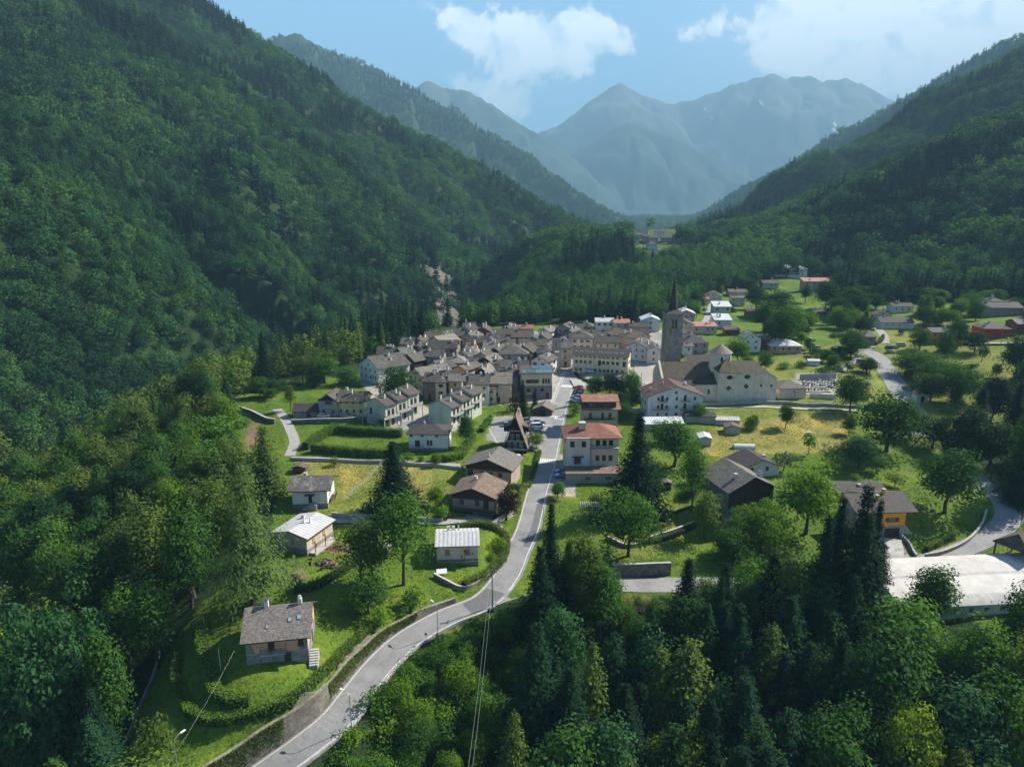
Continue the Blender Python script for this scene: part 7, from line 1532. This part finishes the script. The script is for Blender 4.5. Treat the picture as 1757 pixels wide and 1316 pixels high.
for (u, v, lab) in ((600,962,'white round garden lamp at the end of the rough hedge'),(571,1012,'white round garden lamp on the slope below the logs')):
    P = Pg(u, v); e = empty('garden_lamp', P); prop(e, lab, 'garden lamp'); b = MB(); b.tube((0, 0, -.3), (0, 0, 1.5), .04, .04, 5); b.obj('pole', WALL['dgrey'], e); b = MB(); prism(b, 8, .17, 1.5, 1.6); cone_roof(b, 8, .2, 1.6, 1.85); b.face([(.17*math.cos(t), .17*math.sin(t), 1.5) for t in [-k*math.pi/4 for k in range(8)]]); b.obj('globe', WALL['white'], e)
P = Pg(201, 1303); e = empty('notice_post', P, R(-30)); prop(e, 'small reddish brown signboard post at the lower left corner of the garden', 'signboard'); b = MB(); b.box(-.06, .06, -.06, .06, -.4, 2.0); b.obj('post', WALL['brown'], e); b = MB(); b.box(-.4, .4, -.1, -.06, 1.1, 2.0); b.obj('board', WALL['brown'], e)
P, k = road_edge(0, 1088, -3.55); e = empty('road_sign', P, R(-20)); prop(e, 'small blue round road sign at the foot of the slim street lamp', 'road sign'); b = MB(); b.tube((0, 0, 0), (0, 0, 2.0), .03, .03, 6); b.obj('post', LM, e); b = MB(); b.face([(.3*math.cos(t), -.04, 1.8+.3*math.sin(t)) for t in [k*math.pi/8 for k in range(16)]]); b.box(-.03, .03, -.035, .02, 1.5, 2.1); b.obj('plate', PAINTS['blue'], e)
# snow patches on the far mountain
SN = plain('old_snow', (.82, .84, .86), .6, .04, .05)
b_all = 0
for pts in ([(1425,222),(1436,228),(1440,236),(1430,231)], [(1428,212),(1434,218),(1430,219)], [(1452,226),(1463,228),(1460,232),(1452,230)], [(1205,190),(1212,188),(1210,192)], [(1380,173),(1393,180),(1390,182)], [(1217,200),(1225,207),(1221,208)], [(1301,174),(1309,184),(1304,182)]):
    P4 = [Pg(u, v, y0=8000, y1=13500) for u, v in pts]; b = MB(); nrm = Vector((0, -30, 16)); b.face([p+nrm for p in P4]); [b.face([P4[i]+nrm, P4[(i+1) % len(P4)]+nrm, P4[(i+1) % len(P4)]-nrm, P4[i]-nrm]) for i in range(len(P4))]; o = b.obj('snow_patch', SN); prop(o, kind='structure')
# ------------------------------------------------------------------ trees one can tell apart
def T(kind, u, vb, vt, wpx, tint, label, var=None, group=None):
    """tree by foot pixel, top pixel and crown width in photograph pixels"""
    P = Pg(u, vb); m = mpp(P); h = ztop(P, vt); return tree(kind, P-Vector((0, 0, .15)), max(h, .6), wpx*m/2*1.02, tint, label, group, var)
def TT(kind, u, vt, h, tint, label, wpx=None, var=None, group=None):
    """tree by the pixel of its top and its height in metres (foot hidden)"""
    P = Pg(u, vt, up=h); m = mpp(P+Vector((0, 0, h*.6))); return tree(kind, P-Vector((0, 0, .2)), h, wpx*m/2 if wpx else None, tint, label, group, var)
TL = [
 ('cedar',436,1036,782,172,'cedar','huge layered cedar towering behind the grey shingled house'),('shaggy',459,850,728,74,'moss','dense conical conifer left of the white lichened bungalow'),('spruce',678,880,755,84,'spruce','black-green spruce in the middle of the yellow meadow'),
 ('birch',692,1003,830,120,'green','tall weeping light green birch above the foreground lawn'),('loose',620,1000,885,80,'olive','loose forked tree on the slope left of the weeping birch'),('loose',640,1010,905,64,'moss','second forked tree on the slope beside the weeping birch'),
 ('broad',632,1052,985,76,'mid','dark bushy tree at the foot of the forked trees'),('bush',708,1042,1005,42,'green','rounded shrub below the weeping birch'),('bush',651,1075,1038,36,'bright','bright round shrub beside the lower hedge'),('maple',683,702,628,62,'mid','big dark round tree in front of the pale pink house'),
 ('broad',870,893,836,46,'purple','round dark purple tree between the road and the brown bungalow'),('broad',920,770,740,28,'bright','bright round tree touching the A-frame chalet'),('spruce',897,722,650,24,'spruce','narrow dark spruce left of the town hall front garden'),('bush',884,706,676,26,'purple','dark reddish tree left of the town hall'),
 ('spruce',1090,885,708,92,'spruce','very tall dark spruce right of the red hipped house'),('tall',1155,800,715,80,'mid','broad green tree between the spruce and the white workshop'),('loose',1185,878,753,62,'green','slim light tree right of the tall dark spruce'),('loose',1208,925,840,56,'olive','loose olive tree above the curved lawn wall'),
 ('broad',1078,955,845,92,'green','round bright green tree on the lawn right of the road'),('broad',1382,915,798,104,'bright','large bright green tree right of the stone house'),('maple',1305,950,860,92,'bright','dome-shaped maple in front of the stone house'),('broad',1255,965,905,80,'mid','bushy green tree left below the dome-shaped maple'),
 ('maple',1472,803,746,64,'blue','tight round dark green tree on the orchard lawn'),('broad',1622,880,768,98,'mid','wide spreading tree right of the orchard beside the road bend'),('maple',1458,706,640,54,'mid','round tree at the right end of the church meadow'),('broad',1521,775,672,110,'mid','very broad dark tree at the corner of the yellow field'),
 ('broad',1348,735,690,26,'dark','small upright tree in the yellow field'),('fruit',1387,780,742,22,'green','leaning young tree at the lower edge of the yellow field'),('fruit',1420,812,790,30,'olive','small orchard tree in the middle of the lawn'),('fruit',1503,812,783,36,'green','orchard tree with spreading crown beside the round dark tree'),
 ('fruit',1535,835,812,34,'olive','low orchard tree nearest the orange house roof'),('fruit',1466,830,812,18,'olive','thin young orchard sapling'),('fruit',1345,808,776,40,'grey','pale green fruit tree behind the stone house'),('broad',1456,745,712,24,'dark','small dark tree at the right end of the yellow field'),
 ('maple',1047,680,640,36,'mid','left round tree of the school garden row'),('maple',1022,682,643,34,'mid','first round tree of the school garden row'),('broad',1083,685,634,40,'green','tallest tree of the school garden row'),('broad',1063,683,645,28,'dark','dark tree in the middle of the school garden row'),
 ('loose',499,705,660,24,'olive','small slender tree on the round gravel bed beside the lane'),('spruce',456,668,570,44,'spruce','tall black spruce above the left meadow'),('broad',520,655,608,44,'moss','light trunked tree on the left meadow'),('broad',556,658,606,56,'green','leafy tree on the left meadow edge'),
 ('broad',594,660,630,34,'mid','small round tree left of the white gabled house'),('fruit',612,664,642,16,'green','palm-like garden plant left of the white gabled house'),('broad',447,682,645,40,'mid','dark round tree beside the curved wall'),('broad',470,680,650,34,'dark','second dark round tree beside the curved wall'),
 ('bush',573,800,783,20,'grey','pale flowering shrub at the lane above the yellow meadow'),('fruit',699,798,776,26,'bright','small bright fruit tree on the meadow right of the black spruce'),('bush',722,792,780,14,'green','small shrub on the meadow right of the fruit tree'),('broad',748,870,833,34,'bright','bright leafy shrub left of the brown bungalow'),
 ('fruit',760,895,866,24,'bright','light green shrub by the brown bungalow drive'),('maple',748,800,776,18,'olive','bright bush before the white hipped house'),('bush',793,952,918,40,'bright','round bush beside the pink bungalow'),('bush',855,945,918,32,'bright','round yellow-green bush right of the pink bungalow'),('bush',843,962,946,20,'bright','low round bush at the corner of the pink bungalow'),
 ('tall',800,768,705,34,'mid','columnar green tree beside the pale green terraced row'),('broad',660,735,712,24,'bright','light green tree before the cream terraced row'),('spruce',918,700,668,12,'spruce','very small dark spruce near the wooden hut'),('broad',957,855,826,30,'green','small tree at the road edge by the blue car'),
 ('bush',1024,868,842,34,'olive','rounded olive bush below the garage terrace'),('bush',986,712,688,22,'olive','round bush right of the kerb row of cars'),('broad',1110,702,675,30,'mid','bushy tree left of the white apartment house'),('broad',1067,720,690,36,'mid','green tree beside the red two-level roof'),
 ('broad',1200,722,690,26,'green','light green tree in front of the apartment house'),('broad',1130,760,722,36,'green','green shrubby tree by the white workshop'),('broad',1265,625,580,40,'green','bright leafy tree behind the round church lantern'),('broad',1338,600,525,52,'mid','tall green tree in the hillside orchard'),
 ('broad',1355,575,525,54,'green','big leafy tree on the hillside orchard'),('broad',1310,570,515,46,'mid','leafy tree left in the hillside orchard'),('tall',1296,530,488,44,'dark','dark tree on the slope above the brick outbuilding'),('broad',1330,545,495,56,'mid','broad tree on the slope below the hotel'),('spruce',1252,535,517,18,'dark','small dark tree between the white roofs'),
 ('tall',1382,520,485,22,'mid','slim tree in front of the long brown building'),('broad',1416,530,480,44,'dark','large dark tree right of the long brown building'),('broad',1463,540,490,60,'mid','wide tree right of the long brown building'),('broad',1435,558,508,40,'dark','dark tree above the hillside meadow'),
 ('broad',1460,612,562,44,'mid','round tree left of the upper road'),('fruit',1390,605,588,20,'dark','small dark tree near the white vans'),('fruit',1374,588,568,20,'green','small tree on the hillside meadow'),('broad',1583,560,525,34,'dark','dark round tree right of the wide chalet'),
 ('broad',1742,650,572,60,'dark','big tree at the right edge with dark trunk'),('broad',1671,605,566,40,'dark','round tree on the meadow below the red house'),('fruit',1684,622,592,24,'dark','young tree with round shadow on the right meadow'),('broad',1618,628,565,30,'mid','tree in front of the orange-yellow house'),('broad',1577,600,562,34,'mid','tree left of the orange-yellow house'),
 ('broad',1556,646,602,50,'mid','bushy tree right of the upper road, first of the dense row'),('broad',1588,653,605,60,'mid','bushy tree of the dense row right of the upper road'),('broad',1610,668,612,76,'green','broad tree of the dense row right of the upper road'),('maple',1645,690,628,70,'mid','round tree at the lower end of the dense row'),('broad',1596,690,640,60,'dark','dark tree above the tiny chapel'),
 ('broad',1492,640,612,22,'mid','bushy shrub tree left of the upper road'),('broad',1486,640,615,40,'dark','dark bushes by the upper road gardens'),('broad',1280,640,610,28,'green','garden tree right of the church lantern'),('broad',1312,640,600,26,'green','small garden tree below the tan bungalow'),
 ('bush',1375,630,618,24,'mid','green bush among the hillside vegetable beds'),('bush',1410,645,630,26,'mid','second green bush among the hillside vegetable beds'),('bush',1345,632,620,24,'green','third green bush among the hillside vegetable beds'),('broad',1640,600,545,40,'mid','tree above the orange-yellow house'),
 ('broad',1690,520,498,40,'green','pale tree left of the grey villa'),('broad',1600,520,495,50,'green','pale tree at the forest edge above the chalet'),('maple',1667,545,530,18,'mid','small ball-shaped tree below the grey villa'),('bush',1545,575,564,12,'purple','small purple bush below the wide chalet'),
 ('spruce',974,1040,925,60,'moss','brightly lit spruce tip right of the road bend'),('spruce',943,1075,860,66,'spruce','pointed dark spruce overlapping the road at the bend'),('spruce',925,1130,935,84,'spruce','wide dark spruce at the junction'),('tall',1000,1080,905,70,'moss','tall mossy tree right of the junction spruces'),('tall',1030,1100,960,70,'green','leafy tree above the side road corner'),
 ('spruce',1172,1120,955,84,'spruce','dark layered fir in front of the side road'),('shaggy',1110,1190,1035,66,'fir','dark fir below the side road'),('spruce',1225,1180,985,52,'fir','lean grey-green spruce with bare lower trunk'),('tall',1260,1120,985,80,'mid','leafy tree above the lower right wood'),('tall',1335,1130,940,90,'moss','tall mossy tree below the dome-shaped maple'),
 ('bush',1052,1046,1030,26,'green','green shrub just below the side road, left of the dry branches'),('broad',1072,1072,1036,44,'mid','bushy shrub tree below the side road, left of the dry branches'),('bush',1128,1048,1030,30,'olive','olive shrub below the side road right of the dry branches'),('broad',1140,1085,1040,46,'green','bright bushy tree between the dry branches and the layered fir'),('broad',1092,1110,1060,50,'mid','bushy tree on the bank under the dry branches'),('bush',1030,1040,1022,24,'mid','small shrub at the junction corner of the side road'),
 ('broad',1285,1085,958,86,'green','leafy tree over the side road below the dome-shaped maple'),('tall',1375,1110,950,76,'mid','tall leafy tree at the left foot of the black spruces'),('broad',1215,1060,990,60,'green','bright bushy tree at the edge of the side road'),('broad',1040,1075,985,60,'green','bushy tree right of the junction over the side road'),
 ('spruce',1455,1110,830,104,'spruce','tallest black spruce left of the orange house'),('spruce',1418,1100,850,80,'spruce','black spruce left of the tallest one'),('spruce',1480,1090,855,62,'spruce','black spruce right of the tallest one'),('shaggy',1508,1010,930,40,'spruce','small dark spruce by the drive of the orange house'),('spruce',1395,1120,880,70,'spruce','outermost left spruce of the black group'),
 ('tall',1592,1080,965,84,'mid','dark leafy tree standing in front of the white marquee'),('tall',1700,735,640,70,'spruce','dark conifer-like tree at the right edge above the bend'),('spruce',1735,760,655,50,'spruce','dark spruce at the right edge'),('spruce',1672,770,665,54,'spruce','dark spruce right of the dense row'),('tall',1655,790,690,80,'dark','dark tree behind the spreading tree at the bend'),
 ('tall',1765,850,700,84,'mid','tall leafy tree outside the right hand bend'),('tall',1700,800,720,70,'dark','dark tree above the right hand bend'),('broad',1560,750,700,60,'dark','dark tree behind the broad one at the field corner'),('broad',1600,770,715,60,'dark','dark tree between the field corner and the bend'),('bush',267,1282,1228,56,'olive','round yellow-green shrub at the lower left of the garden'),
 ('maple',1175,1400,1245,120,'lime','bright yellow-green dome tree at the bottom edge'),('maple',1540,1400,1205,120,'lime','brightest yellow-green tree near the lower right'),('maple',1030,1420,1265,110,'lime','yellow-green dome tree at the bottom left of the dark wood'),('shaggy',1012,1290,1095,84,'olive','shaggy yellowish spruce at the bottom centre'),
 ('shaggy',925,1290,1140,84,'olive','shaggy yellowish conifer right of the wires'),('shaggy',882,1380,1215,84,'olive','lower yellowish conifer right of the wires'),('shaggy',1125,1290,1105,96,'olive','shaggy dull green spruce in the dark wood'),('tall',1230,1330,1165,80,'blue','blue-green leafy tree in the dark wood'),
 ('spruce',1420,1300,1085,90,'spruce','black spruce in the lower right wood'),('tall',1460,1290,1095,70,'blue','blue-green tree beside the black spruce'),('tall',1660,1250,1060,110,'green','large leafy tree below the marquee'),('tall',1735,1280,1090,100,'olive','yellowish leafy tree at the lower right edge'),('broad',1750,1400,1200,110,'bright','bright tree in the bottom right corner'),
 ('giant',110,1330,1030,220,'blue','large blue-green dome tree at the lower left'),('broad',20,1330,1090,100,'lime','yellow-green tree at the lower left edge'),('tall',200,1290,1075,80,'mid','leafy tree right of the large blue-green dome'),
]
for t in TL: T(*t)
# ------------------------------------------------------------------ woods of single trees near the camera
KEEP = [(215,1316),(255,1200),(310,1095),(345,1060),(400,1040),(480,985),(450,900),(440,820),(408,765),(408,690),(430,668),(600,640),(1000,560),(1757,560),(1757,700),(1640,760),(1700,790),(1757,850),(1757,960),(1757,1060),(1650,1055),(1600,1000),
        (1530,985),(1400,950),(1240,935),(1190,985),(1185,1010),(1060,1035),(1045,1000),(930,1000),(880,1030),(745,1085),(600,1215),(545,1316)]
def spot(u, v):
    if u < 420: return ('left ridge wood' if v < 900 else 'left wood below the ridge' if v < 1080 else 'lower left corner wood')
    if u < 900: return 'slope below the main road'
    if v < 1000 and u > 1560: return 'wood beyond the right bend'
    return 'dark wood below the side road' if v < 1170 else 'bottom right wood'
KW = dict(broad='round tree', tall='tall tree', maple='dome-crowned tree', loose='thin-crowned tree', spruce='spruce', shaggy='shaggy conifer', bush='shrub', midbroad='broadleaf tree', midspruce='spruce')
TW_ = dict(dark='dark green', mid='mid green', green='green', bright='bright green', lime='yellow-green', olive='olive green', blue='blue-green', spruce='blackish', fir='dark', moss='mossy green')
def wood(r0, r1, sp, seed, maxn, filt, kinds, hrange):
    x, y = scatter(r0, r1, sp, seed, 42); z = H(x, y); m = ~clear_near(x, y, z) & visible(x, y, z+14, 3); x, y, z = x[m], y[m], z[m]; rg = random.Random(seed); n = 0
    for i in range(len(x)):
        kd, tn = kinds(x[i], y[i], rg); h = rg.uniform(*hrange)*(1.25 if kd in ('spruce', 'tall', 'shaggy') else .45 if kd == 'bush' else 1.0)
        u0, v0, _ = [float(q) for q in toPix(x[i], y[i], z[i])]; u1, v1, d1 = [float(q) for q in toPix(x[i], y[i], z[i]+h)]
        if not filt(x[i], y[i], z[i], u0, v0, u1, v1): continue
        rad = PROTO[kd][0][3]*h/PROTO[kd][0][2]; rp = rad/d1*F
        ok = True
        for f in (0.25, .55, .8, 1.0):
            uu = u0+(u1-u0)*f; vv = v0+(v1-v0)*f; ww = rp*(1-f*.75)
            if inpoly([uu-ww, uu, uu+ww], [vv]*3, KEEP).any(): ok = False
        if not ok: continue
        if any(abs(a-u1) < rp*.55 and abs(b-v1) < rp*.5 for a, b, _, _ in TREES[-400:]): continue
        if v1 > 1330 or u1 < -40 or u1 > 1800: continue
        s = spot(u1, v1); lab = f'{TW_[tn]} {KW[kd]} in the {s}'
        tree(kd, (x[i], y[i], z[i]-.3), h, rad*rg.uniform(1.0, 1.3)*(1.3 if kd in ('shaggy', 'spruce') else 1.0), tn, lab, f'{KW[kd]}s in the {s}'); n += 1
        if n >= maxn: break
    return n
def k_left(x, y, rg):  # lighter yellow-green tints stand in for sunlight on the left ridge
    t = float(fbm(np.array([x/22.0]), np.array([y/22.0]), 33, 2)[0])+rg.uniform(-.15, .15)
    if t < .33: return rg.choice(['spruce', 'tall']), rg.choice(['fir', 'mid'])
    if t < .47: return 'tall', rg.choice(['mid', 'green', 'moss'])
    if t < .58: return rg.choice(['broad', 'tall']), rg.choice(['green', 'moss', 'olive'])
    return rg.choice(['broad', 'tall', 'maple']), rg.choice(['olive', 'bright', 'moss', 'green'])
def k_right(x, y, rg):  # dark spruces, with the wood's deep shadows also put into darker tints
    t = float(fbm(np.array([x/20.0]), np.array([y/20.0]), 35, 2)[0])+rg.uniform(-.15, .15)
    if t < .50: kk = rg.choice(['spruce', 'spruce', 'shaggy']); return kk, rg.choice(['spruce', 'fir'] if kk == 'spruce' else ['fir', 'moss', 'dark'])
    if t < .62: return 'tall', rg.choice(['dark', 'dark', 'mid', 'blue'])
    return rg.choice(['tall', 'broad']), rg.choice(['mid', 'green', 'dark', 'mid'])
n1 = wood(60, 255, 7.0, 201, 260, lambda x, y, z, u0, v0, u1, v1: x < -30 and y > 40, k_left, (12, 17))
def slope(x, y, z, u0, v0, u1, v1): return 560 < u0 < 900 and v0 > 1040
n2 = wood(60, 140, 2.7, 202, 110, slope, lambda x, y, rg: (rg.choice(['bush', 'bush', 'broad']), rg.choice(['bright', 'green', 'mid', 'green'])), (5.0, 8.0))
n3 = wood(50, 160, 6.0, 203, 110, lambda x, y, z, u0, v0, u1, v1: u0 > 860 and x > -5, k_right, (14, 21))
n4 = wood(150, 300, 7.2, 204, 50, lambda x, y, z, u0, v0, u1, v1: x > 90, k_right, (12, 17))
print('wood', n1, n2, n3, n4, 'trees', len(TREES))
# small village-edge trees that also lend their crowns to the distant woods
for kd, vi, u, v in (('farbroad', 0, 640, 612), ('farbroad', 1, 660, 600), ('farspruce', 0, 690, 584), ('midspruce', 0, 610, 618), ('midspruce', 1, 1190, 520), ('midbroad', 0, 600, 625), ('midbroad', 1, 1010, 548), ('midbroad', 2, 1060, 546)):
    pr = PROTO[kd][vi]; NAMES.setdefault(kd, 'broadleaf_tree' if kd == 'farbroad' else 'spruce_tree')
    t_ = {('farbroad', 0): 'left', ('farbroad', 1): 'middle', ('farspruce', 0): 'right'}.get((kd, vi), '')
    e = tree(kd, Pg(u, v), pr[2]*.8, None, 'mid' if 'broad' in kd else 'fir', {('farbroad', 0): 'dark tree right behind the white gabled house', ('farbroad', 1): 'dark tree between the village edge and the gorge', ('farspruce', 0): 'small spruce at the rear left edge of the old village', ('midspruce', 0): 'spruce at the left end of the old village',
        ('midspruce', 1): 'spruce beside the yellow house on the hillside lane', ('midbroad', 0): 'broad tree left behind the white gabled house', ('midbroad', 1): 'round dark tree behind the rear roofs near the metal-roofed house', ('midbroad', 2): 'dark tree behind the flat pink roof'}[(kd, vi)], var=vi)
    SRC[(kd, vi)] = [c for c in e.children if c.name.startswith('crown')][0]
# garden trees and bushes among the hillside houses and along the village edge
GARD = [([(1190,520),(1330,500),(1500,545),(1500,590),(1390,600),(1300,650),(1235,640),(1200,590)], 60, 'hillside gardens by the church'), ([(1300,610),(1480,610),(1500,650),(1440,640),(1330,645)], 34, 'gardens above the cemetery'),
        ([(1500,520),(1757,500),(1757,560),(1560,600),(1500,590)], 34, 'right hillside gardens'), ([(1180,725),(1300,735),(1250,760),(1190,770)], 12, 'plots by the yellow field'), ([(800,690),(880,680),(890,705),(810,735)], 14, 'plots above the car park'),
        ([(1040,830),(1210,800),(1230,850),(1100,900)], 12, 'garden by the garage terrace'), ([(410,672),(610,652),(620,668),(560,664),(470,690)], 10, 'left meadow'), ([(960,640),(1100,650),(1100,705),(1070,720),(1065,665),(1000,660)], 8, 'school garden')]
GARD.append(([(1205,520),(1250,500),(1330,482),(1480,530),(1490,575),(1400,575),(1330,590),(1230,555)], 62, 'tree belt below the hotel'))
GARD.append(([(1560,520),(1757,505),(1757,540),(1600,560)], 26, 'tree belt around the grey villa'))
GARD.append(([(1530,600),(1650,610),(1757,640),(1757,700),(1600,740),(1570,690)], 24, 'rough meadow by the upper road'))
HPX = []
for q in HOUSES:
    a_ = toPix(q.location.x, q.location.y, q.location.z+2.5); HPX.append((float(a_[0]), float(a_[1]), q['_w']*.5/float(a_[2])*F, q.location.y))
for poly, n_, where in GARD:
    rg = random.Random(n_*7); us = [p[0] for p in poly]; vs = [p[1] for p in poly]; k = 0; tr = 0
    while k < n_ and tr < 600:
        tr += 1; u = rg.uniform(min(us), max(us)); v = rg.uniform(min(vs), max(vs))
        if not inpoly([u], [v], poly)[0]: continue
        P = Pg(u, v)
        if min((math.hypot(P.x-q.location.x, P.y-q.location.y-4)-q['_w']*.5 for q in HOUSES), default=9) < 4.5: continue
        if any(np.hypot(roadpx(r_)[:, 0]-P.x, roadpx(r_)[:, 1]-P.y).min() < 5 for r_ in ROADS): continue
        if any(p_.y < yh and abs(u-uh) < wh+10 and v > vh-4 and v-70 < vh for p_ in (P,) for (uh, vh, wh, yh) in HPX): continue
        kd = rg.choice(['bush', 'bush', 'fruit', 'fruit', 'broad', 'maple']) if 'belt' not in where else rg.choice(['broad', 'broad', 'tall', 'maple']); hh = {'bush': rg.uniform(1.6, 3.2), 'fruit': rg.uniform(3, 5.5)}.get(kd, rg.uniform(6, 11)); tn = rg.choice(['mid', 'green', 'mid', 'olive', 'dark', 'bright'])
        if 'belt' in where: hh = rg.uniform(7, 12)
        elif hh > 6 and P.y < 330 and 'edge' not in where: hh *= .6
        tree(kd, P-Vector((0, 0, .1)), hh, None, tn, f"{'small ' if hh < 3 else ''}{TW_[tn]} {dict(bush='shrub', fruit='fruit tree').get(kd, 'garden tree')} in the {where}", f'plants in the {where}'); k += 1
cnt = {}
for (u_, v_, e_, k_) in TREES:
    if e_.get('group') and (' in the ' in e_['label']): cnt.setdefault(e_['label'], []).append((u_, e_))
def relabel():
    for lab, ls_ in cnt.items():
        if 1 < len(ls_) <= 24:
            for i, (u_, e_) in enumerate(sorted(ls_, key=lambda a: a[0])): e_['label'] = f'{lab}, {ORDT[i]} from left'
ORDT = ORD+['nineteenth', 'twentieth', 'twenty-first', 'twenty-second', 'twenty-third', 'twenty-fourth']; ORDT = ORD+ORDT[-6:]
relabel()
forest_object(FOREST, 'forest', 'dense green woods covering the mountainsides around the village')
# rough grass standing on the near lawns and meadows
rg_ = np.random.default_rng(77); gxx = rg_.uniform(-110, 130, 260000); gyy = rg_.uniform(80, 250, 260000); zz_ = H(gxx, gyy); ug, vg, dg = toPix(gxx, gyy, zz_)
mg = inpoly(ug, vg, CLEAR) & (fbm(gxx/5, gyy/5, 88, 3)+rg_.uniform(-.2, .2, len(gxx)) > .50)
for nm_ in ROADS:
    A_ = roadpx(nm_)[::3]; hw_ = ROADS[nm_][1]+.7
    for i0 in range(0, len(gxx), 40000):
        sl_ = slice(i0, i0+40000); mg[sl_] &= (((gxx[sl_, None]-A_[None, :, 0])**2+(gyy[sl_, None]-A_[None, :, 1])**2).min(1) > hw_**2)
for (poly_, c_) in FLATS: mg &= ~inpoly(gxx, gyy, poly_)
for q in HOUSES: mg &= ((gxx-q.location.x)**2+(gyy-q.location.y-4)**2) > (q['_w']*.75)**2
for (c_, P_) in COVERS:
    if c_ in (GRAV, EARTH): mg &= ~inpoly(ug, vg, P_)
gc = np.c_[gxx, gyy, zz_+.08][mg]; gm = quads_mesh('grass', gc, np.array([0, -.5, .8])+rg_.normal(size=gc.shape)*.5, np.full(len(gc), .20), rg_, .5); gm.materials.append(LEAF)
go_ = mobj('rough_grass', gm); go_['tint'] = (.105, .150, .028); prop(go_, 'rough grass tufts on the lawns and meadows', kind='stuff'); print('tufts', len(gc))
# ------------------------------------------------------------------ haze
def haze():
    b = MB(); b.box(-9500, 9500, -300, 19000, -420, 3000)
    me = b.mesh('haze'); m = bpy.data.materials.new('haze_air'); m.use_nodes = True; N = m.node_tree.nodes
    for n in list(N): N.remove(n)
    o = N.new('ShaderNodeOutputMaterial'); v = N.new('ShaderNodeVolumePrincipled'); m.node_tree.links.new(v.outputs[0], o.inputs['Volume'])
    v.inputs['Color'].default_value = (.31, .57, .80, 1); v.inputs['Density'].default_value = HAZE; v.inputs['Anisotropy'].default_value = 0.0
    ob = mobj('haze', me, m); prop(ob, 'pale blue summer haze filling the valley', kind='stuff')
HAZE = 0.00013
haze()
